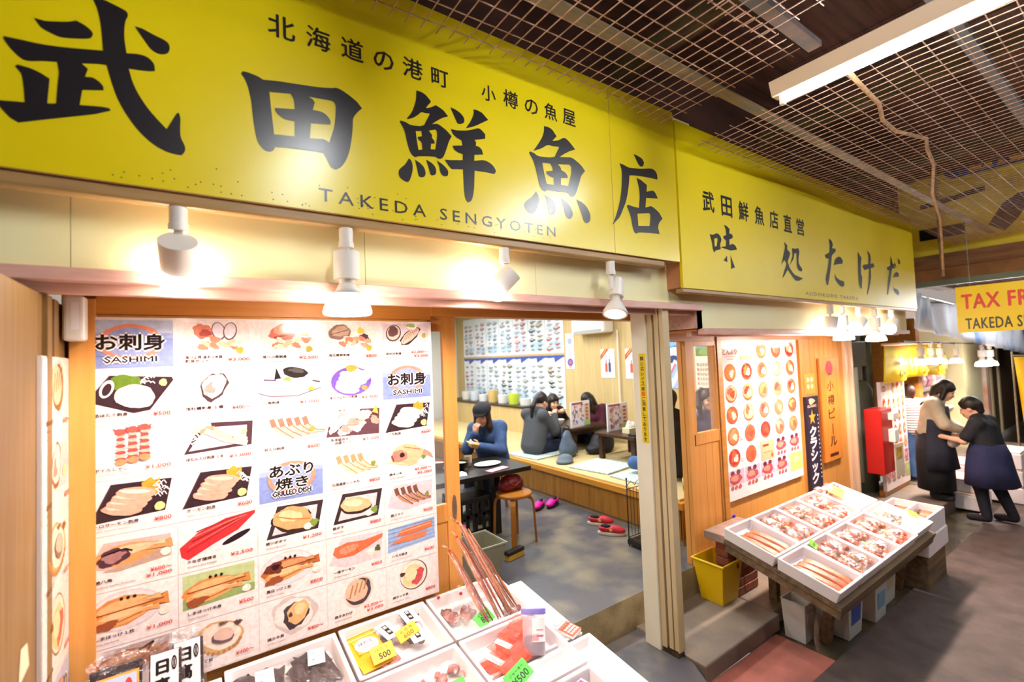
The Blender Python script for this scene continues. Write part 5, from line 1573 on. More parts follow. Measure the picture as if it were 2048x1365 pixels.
b = MB()
for z_ in (0.42, 0.86):
    b.tube([(3.32, 0.42, z_), (3.54, 0.42, z_), (3.54, 0.62, z_), (3.32, 0.62, z_), (3.32, 0.42, z_)], 0.004, 6)
for k in range(1, 5):
    xx = 3.32 + k * 0.044
    for yy in (0.42, 0.62):
        b.tube([(xx, yy, 0.42), (xx, yy, 0.86)], 0.0025, 6)
for yy in (0.42, 0.62):
    b.tube([(3.32 + 0.22 * q / 8, yy, 0.88 + 0.04 * abs(math.sin(q * PI / 4))) for q in range(9)], 0.003, 6)
b.build('wire_frame', m_wire, t)
b = MB(); b.bx(3.31, 3.55, 0.41, 0.63, 0.36, 0.40); b.build('drip_tray', m_blk, t)

# ------------------------------------------------------------------ posters on the room wall (x = 5.5, facing the doorway)
def wall_frame(y_left, z0):
    return (5.494, y_left, z0), (0, -1, 0), (0, 0, 1)


FISHC = ['#8a98a4', '#6a7680', '#b0685c', '#c0504a', '#9c8c58', '#5c6464', '#a8a098', '#7c8a60', '#3c3a38']


def fish_poster(y0, w, z0, h, label, theme, header):
    mb = MB()
    c = Print(mb, *wall_frame(y0, z0), w, h, 0.0015, 0.0003)
    c.r(0.0, 0.0, 1.0, 1.0, '#eef2f8')
    c.e(0.5, 0.16, 0.44, 0.10, 8, '#bcd8ee', 0.15)
    c.e(0.3, 0.30 if header else 0.5, 0.30, 0.07, -8, '#cfe2f0', 0.15)
    if header:
        c.p([(0, 1), (0, 0.955), (0.10, 0.95), (0.5, 0.86), (0.9, 0.95), (1.0, 0.955), (1, 1)], '#4a5cae')
        c.p([(0.08, 0.94), (0.46, 0.955), (0.50, 0.86)], '#e2e6ea')
    for i in range(2):
        for k in range(8):
            u, v = 0.28 + i * 0.44 + rnd.uniform(-0.05, 0.05), 0.10 + k * 0.098 + rnd.uniform(-0.02, 0.02)
            if v > 0.86:
                continue
            L = rnd.uniform(0.09, 0.20)
            col = rnd.choice(theme)
            c.fish(u, v, L, L * rnd.uniform(0.16, 0.34) * w / h * 1.6, rnd.uniform(-6, 6), col, '#c2ccd2', None, False)
            c.line([(u - 0.08, v - 0.035), (u + 0.06, v - 0.035)], 0.0022, '#9aa0a8')
    o = mb.build('fish_poster', m_print)
    tag(o, label, 'poster', 'fish species posters on the room wall')


T1 = ['#8a98a4', '#6a7680', '#a8a098', '#94a4b0']
T2 = ['#b0685c', '#c0504a', '#d07868', '#a8a098']
T3 = ['#5c4c34', '#7c6a40', '#3c3a38', '#9c8c58']
ordn = ['nearest the pale boards', 'second from the pale boards', 'third from the pale boards', 'fourth from the pale boards', 'fifth from the pale boards', 'sixth from the pale boards', 'seventh from the pale boards']
for i in range(7):
    fish_poster(4.44 + i * 0.53, 0.522, 1.18, 0.97, 'fish species poster with blue header in the lower row, ' + ordn[i], [T3, T1, T1, T3, T1, T1, T2][i], True)
    fish_poster(4.44 + i * 0.53, 0.522, 2.19, 0.90, 'fish species poster in the upper row, ' + ordn[i], [T2, T3, T2, T1, T1, T2, T2][i], False)


def poster(name, y0, w, z0, h, bg, draw, label, cat='poster', group=None):
    mb = MB()
    c = Print(mb, *wall_frame(y0, z0), w, h, 0.0015, 0.0003)
    c.r(0, 0, 1, 1, bg)
    draw(c)
    o = mb.build(name, m_print)
    tag(o, label, cat, group)


def d_strip(c):
    c.e(0.5, 0.18, 0.34, 0.11, 0, '#4a5cae'); c.e(0.5, 0.18, 0.2, 0.06, 0, '#d86a70'); c.r(0.25, 0.70, 0.75, 0.86, '#a8b0d8'); c.r(0.3, 0.03, 0.7, 0.06, '#e07848'); c.r(0.42, 0.34, 0.58, 0.6, '#d8b8b8')


def d_beer(c):
    c.p([(0, 0.62), (0, 0.80), (0.30, 1.0), (0.62, 1.0)], '#c8402c'); c.p([(0.06, 0.72), (0.12, 0.80), (0.36, 0.98), (0.46, 0.98)], '#e8b848'); c.r(0.4, 0.70, 0.9, 0.78, '#c8d4e4')
    c.r(0.30, 0.20, 0.48, 0.50, '#d86048'); c.r(0.36, 0.50, 0.42, 0.62, '#b8483c'); c.r(0.54, 0.20, 0.72, 0.52, '#5a4878'); c.r(0.60, 0.52, 0.66, 0.66, '#483a60')


def d_blue(c):
    c.r(0, 0.6, 1, 1, '#4a86d8'); c.e(0.5, 0.84, 0.45, 0.12, 10, '#8cb8ec', 0.2); c.e(0.55, 0.55, 0.34, 0.16, 0, '#d8dcec', 0.05); c.e(0.52, 0.50, 0.24, 0.07, 0, '#3c4878'); c.p([(0.05, 0.12), (0.55, 0.5), (0.7, 0.46), (0.2, 0.08)], '#e4e0ee'); c.p([(0.35, 0.08), (0.85, 0.45), (0.98, 0.4), (0.5, 0.04)], '#e0e4f0')
    c.line([(0.3, 0.2), (0.6, 0.42)], 0.02, '#d88098'); c.e(0.3, 0.1, 0.26, 0.09, 0, '#e4e8f4')


def d_cal(c):
    c.r(0.05, 0.62, 0.95, 0.97, '#8cb0a0'); c.r(0.05, 0.62, 0.95, 0.76, '#7c9448'); c.p([(0.05, 0.86), (0.5, 0.93), (0.95, 0.86), (0.95, 0.90), (0.05, 0.92)], '#5c88b8'); c.e(0.5, 0.70, 0.25, 0.07, 0, '#98b860', 0.2)
    for i in range(5):
        for k in range(6):
            c.r(0.1 + k * 0.14, 0.08 + i * 0.09, 0.19 + k * 0.14, 0.13 + i * 0.09, '#d8c4a0' if k else '#e0907c')


poster('strip_poster', 3.87, 0.22, 1.90, 0.62, '#eef0f2', d_strip, 'narrow white poster with a blue emblem beside the fish posters')
poster('drink_poster', 3.02, 0.30, 1.75, 0.46, '#eef0f2', d_beer, 'white poster of two bottles with a red corner ribbon on the pale boards', group='drink posters')
poster('drink_poster', 2.50, 0.30, 1.74, 0.46, '#eef0f2', d_beer, 'white poster of bottles with a red corner ribbon half hidden by the post', group='drink posters')
poster('beer_poster', 1.82, 0.36, 1.62, 0.80, '#a8c8f0', d_blue, 'blue poster seen between the post and the second sliding door')
poster('calendar', 1.30, 0.26, 1.62, 0.70, '#f0e8d4', d_cal, 'wall calendar with a landscape picture seen through the second sliding door')
b = MB(); b.bx(5.44, 5.495, 0.94, 1.05, 0.752, 3.2); struct('trim_17', b, M('dark_column', '#5c5440', 0.6))
t = empty('air_conditioner', 'white air conditioner high on the room wall above the pale boards', 'air conditioner', (5.38, 3.05, 2.6))
b = MB(); b.bx(5.26, 5.49, 2.70, 3.45, 2.47, 2.72); b.build('casing', m_wplastic, t, bevel=0.03, seg=3)
b = MB(); b.bx(5.25, 5.262, 2.76, 3.39, 2.50, 2.53); b.build('louvre', M('ac_louvre', '#a8a8a4', 0.5), t)
b = MB(); b.tube([(5.47, 2.62, 2.5), (5.47, 2.62, 1.2)], 0.014, 8)
tag(b.build('conduit', m_wplastic), 'white conduit running down the pale boards', 'conduit')
# far corner of the room: fridge, shelves
t = empty('drinks_fridge', 'tall white drinks fridge in the far left corner of the room', 'fridge', (3.05, 5.2, 0.341))
b = MB(); b.bx(2.62, 3.12, 4.9, 5.4, 0.341, 2.25); b.build('cabinet', m_wplastic, t, bevel=0.01)
b = MB(); b.lathe([(0, 0), (0.05, 0), (0.05, 0.004), (0, 0.004)], (2.98, 4.898, 1.50), 20, (0, -1, 0)); b.build('emblem', M('fridge_blue', '#3c4ca8', 0.4), t)
b = MB(); b.bx(2.95, 2.97, 4.88, 4.90, 1.1, 1.7); b.build('handle', m_steel, t)
t = empty('exit_sign', 'small green exit light on the dark back board', 'sign', (3.0, 6.3, 2.8))
b = MB(); b.bx(2.96, 3.11, 6.25, 6.33, 2.74, 2.94); b.build('plate', M('exit_green', '#18b030', 0.4, emit='#18d838', estr=1.2), t)
t = empty('lanterns', None, None) if False else None
for i, (x, z, s, cc) in enumerate([(2.86, 2.90, 0.15, '#d8a888'), (2.84, 2.54, 0.14, '#6c9cd8'), (2.94, 2.24, 0.13, '#d88098'), (2.83, 1.96, 0.13, '#5c90d0'), (2.92, 1.66, 0.15, '#d86a78'), (2.96, 1.37, 0.12, '#e0b0a8')]):
    t = empty('paper_fan_decoration', ['peach', 'upper blue', 'pink', 'lower blue', 'large rose', 'pale pink'][i] + ' round paper decoration hanging on the dark back wall', 'decoration', (x, 6.3, z), group='round paper decorations')
    b = MB(); b.lathe([(0, -0.02), (s, -0.012), (s, 0.012), (0, 0.02)], (x, 6.3, z), 24, (0, -1, 0)); b.build('disc', M('deco%d' % i, cc, 0.6), t)
    b = MB(); b.ell((x - 0.03, 6.276, z + 0.03), (s * 0.5, 0.01, s * 0.4)); b.build('motif', M('deco_m%d' % i, ['#e0703c', '#24406c', '#a83c58', '#58b048', '#f0d8d8', '#c84850'][i], 0.6), t, smooth=True)
b = MB(); b.bx(1.6, 3.12, 6.33, 6.38, 0.341, 3.2); struct('wall_back', b, M('dark_back_board', '#3a3834', 0.7))
t = empty('side_cabinet', 'low cabinet with stacked plates along the room wall behind the person with the cap', 'cabinet', (5.2, 5.6, 0.752))
b = MB(); b.bx(4.95, 5.48, 4.5, 7.6, 0.752, 1.20); b.build('body', m_roomwood, t)
b = MB(); b.bx(4.93, 5.48, 4.48, 7.62, 1.20, 1.23); b.build('worktop', M('dark_counter', '#3c2c20', 0.4), t)
for i in range(7):
    yy = 4.75 + i * 0.38
    o = MB(); hgt = [0.12, 0.2, 0.16, 0.24, 0.14, 0.2, 0.18][i]
    o.lathe([(0.0, 0), (0.10, 0), (0.11, hgt), (0, hgt)], (5.2, yy, 1.23), 20)
    tag(o.build('container', M('cont%d' % i, ['#e4e2dc', '#c8d840', '#e8e4e0', '#d8b870', '#e4e2dc', '#d0d4d8', '#e0d8c8'][i], 0.4), smooth=True, auto=40),
        ['white tub', 'lime yellow tub', 'tall white tub', 'ochre tub', 'short white tub', 'pale grey tub', 'cream tub'][i] + ' on the low cabinet under the fish posters', 'tub', 'tubs on the low cabinet')
# room clutter near bottle seen at the second opening
t = empty('drink_bottle', 'clear drink bottle with yellow label and white cap on the platform edge', 'bottle', (3.98, 0.45, 0.753))
b = MB(); b.lathe([(0.03, 0), (0.033, 0.01), (0.033, 0.14), (0.014, 0.18), (0.013, 0.20)], (3.98, 0.45, 0.753), 20); b.build('bottle_body', M('bottle_dark_tea', '#4a4038', 0.15, spec=0.8), t, smooth=True, auto=50)
b = MB(); b.lathe([(0.0338, 0.06), (0.0338, 0.13)], (3.98, 0.45, 0.753), 20); b.build('bottle_label', M('yellow_label', '#c8c038', 0.4, col2='#d8dce4', scale=30), t, smooth=True)
b = MB(); b.lathe([(0.0, 0.225), (0.016, 0.225), (0.016, 0.195)], (3.98, 0.45, 0.753), 16); b.build('cap', m_wplastic, t, smooth=True, auto=40)

# ------------------------------------------------------------------ second shop front: bowl menu, plaques
t = empty('bowl_menu_board', 'white photo menu of rice bowls on the timber front of the second shop', 'menu board', (4.67, 0.0, 1.48))
b = MB(); b.col = lin('#f2e6e4'); b.bx(3.945, 5.385, -0.004, 0.019, 0.75, 2.21); b.build('backing_sheet', m_gloss, t)


def bowl_board(o, ex, ey, W_, H_, parent, seed=3, name='bowl_photo'):
    rr = random.Random(seed)
    cw, ch = W_ / 5, H_ / 7.4
    cols = ['#d86848', '#e08850', '#c84c40', '#e0a070', '#d87058', '#c83c38', '#e8b890']
    for ry in range(7):
        for cx in range(5):
            oo = np.array(o) + np.array(ex) * (cx * cw) + np.array(ey) * (H_ - (ry + 1) * ch - 0.01)
            mb = MB()
            c = Print(mb, oo, ex, ey, cw, ch, 0.0008, 0.0002)
            if ry == 0 and cx == 0:
                c.text('どんぶり', 0.5, 0.40, 0.30, '#a84838', 0.03, 'c', 0.8); c.line([(0.2, 0.3), (0.8, 0.3)], 0.012, '#d8a890'); c.e(0.5, 0.62, 0.36, 0.2, 0, '#c86a58', 0, 20, 20, 160)
                c.line([(0.3, 0.18), (0.7, 0.18)], 0.02, '#e0b0a0')
            elif ry == 0 and cx == 1:
                for k in range(4):
                    c.line([(0.1, 0.9 - k * 0.12), (0.9, 0.9 - k * 0.12)], 0.008, '#d8b8a8')
                c.r(0.1, 0.1, 0.9, 0.3, '#f0c8a0')
            elif ry == 5 and cx == 2:
                c.r(0.05, 0.02, 0.98, 0.98, '#f0b088'); c.line([(0.2, 0.75), (0.6, 0.75)], 0.06, '#8c4c38'); c.line([(0.2, 0.4), (0.8, 0.4)], 0.02, '#c8805c'); c.e(0.8, 0.2, 0.08, 0.12, 0, '#d86848')
            elif ry == 6 and cx == 4:
                c.r(0.05, 0.02, 0.98, 0.98, '#c0cc78'); c.e(0.5, 0.6, 0.25, 0.2, 0, '#d4dc98')
            elif ry == 6 or (ry == 5 and cx >= 3):
                c.r(0.04, 0.30, 0.96, 0.98, '#d8b8d0'); c.e(0.28, 0.84, 0.12, 0.12, 0, '#5c3038'); c.e(0.62, 0.86, 0.12, 0.12, 0, '#6c3038'); c.e(0.45, 0.56, 0.36, 0.24, 0, '#b85058', 0.1); c.e(0.4, 0.60, 0.22, 0.14, 0, '#e0907c', 0.15)
                for k in range(3):
                    c.e(0.25 + k * 0.22, 0.18, 0.08, 0.10, 0, '#c86060', 0.1)
            else:
                cc = rr.choice(cols)
                c.e(0.46, 0.54, 0.33, 0.42, 0, '#b86848'); c.e(0.46, 0.58, 0.31, 0.36, 0, cc, 0.06); c.e(0.42, 0.62, 0.2, 0.2, rr.uniform(-60, 60), rr.choice(cols), 0.2); c.e(0.54, 0.50, 0.14, 0.16, rr.uniform(-60, 60), rr.choice(['#f0d0a8', '#e89878', '#d85840', '#f4dcc8']), 0.25)
                if rr.random() < 0.5:
                    c.p([(0.3, 0.86), (0.38, 1.0), (0.46, 0.88)], '#c8883c')
                c.line([(0.80, 0.42), (0.96, 0.42)], 0.012, '#d89890'); c.line([(0.80, 0.32), (0.96, 0.32)], 0.012, '#d07068')
            mb.build(name, m_tex, parent)


bowl_board((3.95, -0.0045, 0.76), (1, 0, 0), (0, 0, 1), 1.43, 1.44, t)
# dark beer plaque with a star
t = empty('star_plaque', 'narrow dark plaque with a yellow star and white katakana beside the bowl menu', 'plaque', (5.63, -0.02, 1.07))
b = MB(); b.bx(5.475, 5.765, -0.035, 0.0, 0.50, 1.575); b.build('board', M('plaque_navy', '#2c2438', 0.4), t, bevel=0.004)
mb = MB(); mb.lathe([(0, 0), (0.001, 0)], (5.6, -0.03, 1.0), 3) if False else None
star = []
for k in range(10):
    a = PI / 2 + k * PI / 5
    rr_ = 0.088 if k % 2 == 0 else 0.036
    star.append((5.59 + rr_ * math.cos(a), 1.345 + rr_ * math.sin(a)))
mb.add([(5.59, -0.0368, 1.345)] + [(x, -0.0368, z) for x, z in star], [(0, 1 + i, 1 + (i + 1) % 10) for i in range(10)], '#e0a030')
mb.build('star', m_print, t)
for i, ch in enumerate('クラシック'):
    mb = MB(); put_text(mb, ch, (5.59, -0.0355, 1.135 - i * 0.125), (1, 0, 0), (0, 0, 1), height=0.11 if ch != 'ッ' else 0.08, width=0.15 if ch != 'ッ' else 0.12, bold=0.05, col='#ece0e0', align='c', lift=0.001); mb.build('character', m_print, t)
mb = MB(); c = Print(mb, (5.475, -0.0352, 0.50), (1, 0, 0), (0, 0, 1), 0.29, 1.075, 0.0008, 0.0003)
c.e(0.42, 0.95, 0.25, 0.03, 0, '#e8c0a0', 0.2); c.text('CLASSIC', 0.42, 0.89, 0.022, '#e8c0a0', 0.06, 'c', 0.72)
for k in range(16):
    c.e(0.85, 0.80 - k * 0.042, 0.035, 0.010, 0, '#d8ccd0', 0.2, 10)
c.r(0.14, 0.03, 0.66, 0.07, '#c8b8c0')
mb.build('emblem_print', m_print, t)
t = empty('beer_board', 'orange wooden board with brushed black writing and a red disc beside the pillar', 'sign board', (6.10, -0.02, 1.39))
b = MB(); b.bx(5.86, 6.335, -0.032, -0.004, 0.80, 1.985); b.build('board', M('amber_board', '#dc8a38', 0.4, col2='#cf7c2c', scale=3, stretch=(6, 6, 0.6)), t, bevel=0.006)
mb = MB(); c = Print(mb, (5.86, -0.0322, 0.80), (1, 0, 0), (0, 0, 1), 0.475, 1.185, 0.0008, 0.0003); c.e(0.5, 0.90, 0.19, 0.07, 0, '#d83840'); c.e(0.5, 0.84, 0.12, 0.012, 0, '#7c3c28', 0.3); c.r(0.28, 0.045, 0.74, 0.075, '#4c2418'); mb.build('red_disc', m_print, t)
for i, ch in enumerate('小樽ビール'):
    mb = MB()
    if ch == 'ー':
        b2 = mb; b2.box((6.10, -0.0335, 1.16), (0.018, 0.0015, 0.12), col='#4a2014')
    else:
        put_text(mb, ch, (6.10, -0.0325, 1.60 - i * 0.158), (1, 0, 0), (0, 0, 1), height=0.115, width=0.17, bold=0.012, col='#4a2014', align='c', lift=0.001)
    mb.build('character', m_print, t)
mb = MB(); c = Print(mb, (5.53, -0.001, 1.60), (1, 0, 0), (0, 0, 1), 0.26, 0.22, 0.001, 0.0003); c.r(0, 0, 1, 1, '#e8a848')
for i in (0, 1):
    for k in (0, 1):
        c.e(0.35 + i * 0.34, 0.35 + k * 0.34, 0.13, 0.13, 0, '#f4dcb0', 0.2)
tag(mb.build('small_notice', m_print), 'small amber notice with four pale spots above the star plaque', 'notice')
mb = MB(); mb.lathe([(0, 0), (0.022, 0), (0.018, 0.008), (0, 0.01)], (4.05, 0.019, 0.60), 16, (0, -1, 0), col='#4820c8')
tag(mb.build('blue_sticker', m_print), 'small round violet sticker on the timber below the bowl menu', 'sticker')
# yellow bin
t = empty('waste_bin', 'bright yellow plastic bin on the concrete step beside the display table', 'bin', (3.46, -0.02, 0.12))
m_bin = M('yellow_plastic', '#ecc010', 0.35)
b = MB()
bx_, by_ = 3.49, -0.155
prof = [(0.105, 0.095, 0.0), (0.14, 0.13, 0.31), (0.152, 0.142, 0.312), (0.152, 0.142, 0.328), (0.135, 0.125, 0.328), (0.10, 0.09, 0.012)]
vs = []
for w_, d_, z_ in prof:
    vs += [(bx_ - w_, by_ - d_, 0.12 + z_), (bx_ + w_, by_ - d_, 0.12 + z_), (bx_ + w_, by_ + d_, 0.12 + z_), (bx_ - w_, by_ + d_, 0.12 + z_)]
fs = [(0, 3, 2, 1), tuple(len(vs) - 4 + q for q in range(4))]
for i in range(len(prof) - 1):
    for q in range(4):
        fs.append((i * 4 + q, i * 4 + (q + 1) % 4, (i + 1) * 4 + (q + 1) % 4, (i + 1) * 4 + q))
b.add(vs, fs); b.build('bin_body', m_bin, t, bevel=0.012, seg=3)
b = MB(); b.bx(bx_ + 0.05, bx_ + 0.075, by_ - 0.139, by_ - 0.134, 0.385, 0.42); b.build('sticker', M('bin_sticker', '#6a3c18', 0.5), t)

# ------------------------------------------------------------------ people
m_skin = M('skin', '#e8b798', 0.55, col2='#e0a888', scale=12)
m_eye = M('eye_dark', '#1a1210', 0.25)
m_lip = M('lips', '#b86860', 0.5)
m_hair = M('black_hair', '#17110f', 0.45, col2='#2a1f1a', scale=22, stretch=(6, 6, 0.6))
m_hairb = M('brown_hair', '#3a241a', 0.45, col2='#553626', scale=22, stretch=(6, 6, 0.6))


def hand(W, d, n, curl, side, s=1.0):
    """palm with five fingers: W wrist, d pointing direction, n palm normal, side = +1/-1 thumb side"""
    W, d, n = [np.array(q, float) for q in (W, d, n)]
    d = d / np.linalg.norm(d)
    n = n - d * (n @ d)
    n = n / np.linalg.norm(n)
    t = np.cross(n, d) * side
    P = [('c', W, W + d * 0.035 * s, 0.026 * s, 0.030 * s)]
    k0 = W + d * 0.085 * s
    for o in (-0.028, -0.010, 0.010, 0.027):
        P.append(('c', W + d * 0.03 * s + t * o * 0.7 * s, k0 + t * o * s, 0.016 * s, 0.0125 * s, 0.012))
    for o, L in zip((-0.028, -0.010, 0.010, 0.027), (0.058, 0.070, 0.074, 0.066)):
        a = k0 + t * o * s
        e1 = d * math.cos(curl) + n * math.sin(curl)
        b_ = a + e1 * L * 0.5 * s
        e2 = d * math.cos(curl * 2.1) + n * math.sin(curl * 2.1)
        c_ = b_ + e2 * L * 0.5 * s
        P.append(('c', a, b_, 0.0098 * s, 0.009 * s, 0.006))
        P.append(('c', b_, c_, 0.009 * s, 0.0075 * s, 0.005))
    a = W + d * 0.03 * s + t * 0.030 * s
    b_ = a + (d * 0.7 + t * 0.6 + n * 0.35) * 0.035 * s
    P.append(('c', W + d * 0.02 * s + t * 0.012 * s, a, 0.018 * s, 0.014 * s, 0.012))
    P.append(('c', a, b_, 0.0125 * s, 0.011 * s, 0.008))
    P.append(('c', b_, b_ + (d * 0.9 + n * 0.4) * 0.032 * s, 0.011 * s, 0.009 * s, 0.006))
    return P


def person(label, loc, yaw, J, top, bottom, hair, shoes=None, head_rot=(0, 0, 0), res=0.009, top_k=0.014, sleeves=1.0,
           hairstyle='bob', scale=1.0, apron=None, curl=(0.5, 0.5), hand_dir=None, collar=True, group=None, legs=True):
    """J: joints in the person's own frame (faces -Y, right hand on -X); body is one skin mesh, clothes and hair are children"""
    t = empty('person', label, 'person', loc, 0.0, group)
    Rz = np.array(Matrix.Rotation(yaw, 3, 'Z'))
    base = np.array(loc, float)
    V = lambda p: base + Rz @ (np.array(p, float) * scale)
    D = lambda p: Rz @ np.array(p, float)
    j = {k: V(v) for k, v in J.items()}
    lat = D((1, 0, 0))
    S = scale
    P, C, N, H = j['pelvis'], j['chest'], j['neck'], j['head']
    hr = Rz @ np.array(Euler(head_rot, 'XYZ').to_matrix())
    hv = lambda p: H + hr @ (np.array(p, float) * S)
    head = [('e', hv((0, 0.012, 0.025)), (0.076 * S, 0.094 * S, 0.098 * S), hr), ('e', hv((0, -0.022, -0.045)), (0.058 * S, 0.066 * S, 0.070 * S), hr, 0.03),
            ('e', hv((0, -0.058, -0.088)), (0.028 * S, 0.026 * S, 0.022 * S), hr, 0.03),
            ('c', hv((0, -0.088, 0.005)), hv((0, -0.104, -0.030)), 0.009 * S, 0.013 * S, 0.012), ('c', hv((0, -0.084, -0.062)), hv((0, -0.086, -0.068)), 0.018 * S, 0.016 * S, 0.012)]
    for sx in (-1, 1):
        head.append(('e', hv((sx * 0.076, 0.012, -0.012)), (0.010 * S, 0.020 * S, 0.030 * S), hr, 0.008))
        head.append(('e', hv((sx * 0.036, -0.074, -0.030)), (0.024 * S, 0.018 * S, 0.020 * S), hr, 0.015))
        head.append(('-e', hv((sx * 0.033, -0.098, 0.010)), (0.018 * S, 0.014 * S, 0.010 * S), hr, 0.012))
    w = 0.075 * S
    torso = [('c', P - lat * w, C - lat * w * 1.15, 0.100 * S, 0.098 * S), ('c', P + lat * w, C + lat * w * 1.15, 0.100 * S, 0.098 * S), ('c', P, C, 0.10 * S, 0.105 * S),
             ('c', C, N, 0.085 * S, 0.052 * S), ('c', j['sl'], N, 0.050 * S, 0.046 * S), ('c', j['sr'], N, 0.050 * S, 0.046 * S), ('c', C + lat * w, j['sl'], 0.08 * S, 0.055 * S), ('c', C - lat * w, j['sr'], 0.08 * S, 0.055 * S)]
    neck = [('c', N, hv((0, 0.02, -0.06)), 0.050 * S, 0.046 * S)]
    arms, hands = [], []
    for q, sd in (('l', 1), ('r', -1)):
        s_, e_, w_ = j['s' + q], j['e' + q], j['w' + q]
        arms += [('c', s_, e_, 0.050 * S, 0.040 * S), ('c', e_, w_, 0.039 * S, 0.025 * S)]
        d = w_ - e_
        if hand_dir and q in hand_dir:
            d = D(hand_dir[q][0])
            n = D(hand_dir[q][1])
        else:
            n = np.cross(d, lat) * -1.0
            if np.linalg.norm(n) < 1e-3:
                n = D((0, -1, 0))
            if n[2] > 0:
                n = -n
        hands += hand(w_, d, n, curl[0 if q == 'l' else 1], sd, S)
    lg, feet = [], []
    for q in 'lr':
        h_, k_, a_, t_ = j['h' + q], j['k' + q], j['a' + q], j['t' + q]
        lg += [('c', h_, k_, 0.085 * S, 0.056 * S), ('c', k_, a_, 0.054 * S, 0.036 * S)]
        feet += [('c', a_, t_, 0.036 * S, 0.028 * S)]
        lg.append(('c', P, h_, 0.10 * S, 0.09 * S))
    sdf_obj('body', head + neck + torso + arms + hands + lg + feet, m_skin, t, res, 0.022)
    grow = lambda pr, g: [(p[0], p[1], p[2], p[3] + g, p[4] + g) + tuple(p[5:]) for p in pr]
    # top
    tp = grow(torso, top_k)
    for q in 'lr':
        s_, e_, w_ = j['s' + q], j['e' + q], j['w' + q]
        if sleeves >= 1.0:
            tp += [('c', s_, e_, 0.054 * S + top_k, 0.045 * S + top_k), ('c', e_, e_ + (w_ - e_) * 0.94, 0.044 * S + top_k, 0.032 * S + top_k * 0.7)]
        else:
            tp += [('c', s_, s_ + (e_ - s_) * sleeves, 0.056 * S + top_k, 0.054 * S + top_k)]
    sdf_obj('top', tp, top, t, res, 0.028)
    if collar:
        b = MB(); axis = hv((0, 0, 0)) - N
        b.lathe([(0.062 * S, -0.02 * S), (0.066 * S, 0.012 * S), (0.060 * S, 0.016 * S)], N + axis * 0.12, 20, tuple(axis)); b.build('collar', top, t, smooth=True)
    if legs:
        tr = grow(lg, 0.012)
        sdf_obj('trousers', tr, bottom, t, res, 0.03)
    if shoes is not None:
        for q in 'lr':
            sdf_obj('shoe', grow([('c', j['a' + q] + np.array((0, 0, -0.02)), j['t' + q], 0.036 * S, 0.028 * S)], 0.012), shoes, t, res, 0.02, cuts=[((0, 0, base[2] + 0.002), (0, 0, -1))])
    # face
    for sx in (-1, 1):
        b = MB(); c = hv((sx * 0.033, -0.079, 0.008)); b.ell(c, (0.012 * S, 0.008 * S, 0.0055 * S), None, 12, 8); b.build('eye', m_eye, t, smooth=True)
        b = MB(); b.tube([hv((sx * 0.018, -0.088, 0.026)), hv((sx * 0.034, -0.087, 0.031)), hv((sx * 0.050, -0.078, 0.026))], 0.0035 * S, 6); b.build('eyebrow', hair, t)
    b = MB(); b.tube([hv((-0.019, -0.088, -0.062)), hv((0, -0.100, -0.060)), hv((0.019, -0.088, -0.062))], 0.005 * S, 8); b.build('lips', m_lip, t, smooth=True)
    # hair
    hp = [('e', hv((0, 0.022, 0.042)), (0.089 * S, 0.102 * S, 0.100 * S), hr)]
    cut = [('-e', hv((0, -0.115, -0.045)), (0.062 * S, 0.075 * S, 0.085 * S), hr, 0.02)]
    if hairstyle == 'pony':
        hp += [('e', hv((0, 0.10, 0.03)), (0.035 * S, 0.035 * S, 0.035 * S), hr), ('c', hv((0, 0.12, 0.02)), hv((0, 0.165, -0.10)), 0.034 * S, 0.036 * S), ('c', hv((0, 0.165, -0.10)), hv((0.0, 0.15, -0.25)), 0.036 * S, 0.018 * S)]
    elif hairstyle == 'bob':
        for sx in (-1, 1):
            hp += [('c', hv((sx * 0.07, 0.01, 0.03)), hv((sx * 0.078, -0.01, -0.10)), 0.034 * S, 0.030 * S)]
        hp += [('c', hv((0, 0.07, 0.0)), hv((0, 0.07, -0.09)), 0.07 * S, 0.05 * S), ('c', hv((-0.045, -0.056, 0.062)), hv((0.045, -0.056, 0.062)), 0.026 * S, 0.026 * S)]
    elif hairstyle == 'long':
        for sx in (-1, 1):
            hp += [('c', hv((sx * 0.072, -0.005, 0.03)), hv((sx * 0.080, -0.025, -0.12)), 0.034 * S, 0.034 * S), ('c', hv((sx * 0.080, -0.025, -0.12)), hv((sx * 0.085, -0.03, -0.26)), 0.036 * S, 0.026 * S)]
        hp += [('c', hv((0, 0.07, 0.0)), hv((0, 0.09, -0.22)), 0.075 * S, 0.06 * S)]
    elif hairstyle == 'twin':
        for sx in (-1, 1):
            hp += [('e', hv((sx * 0.06, 0.03, 0.125)), (0.028 * S, 0.028 * S, 0.028 * S), hr), ('c', hv((sx * 0.10, 0.02, 0.09)), hv((sx * 0.115, -0.02, -0.06)), 0.030 * S, 0.034 * S), ('c', hv((sx * 0.115, -0.02, -0.06)), hv((sx * 0.095, -0.03, -0.20)), 0.034 * S, 0.020 * S)]
    elif hairstyle == 'short':
        hp += [('c', hv((0, 0.075, 0.02)), hv((0, 0.075, -0.05)), 0.05 * S, 0.04 * S), ('c', hv((-0.045, -0.048, 0.074)), hv((0.045, -0.048, 0.074)), 0.024 * S, 0.024 * S)]
    sdf_obj('hair', hp + cut, hair, t, res, 0.02)
    return t, j, hv, hr


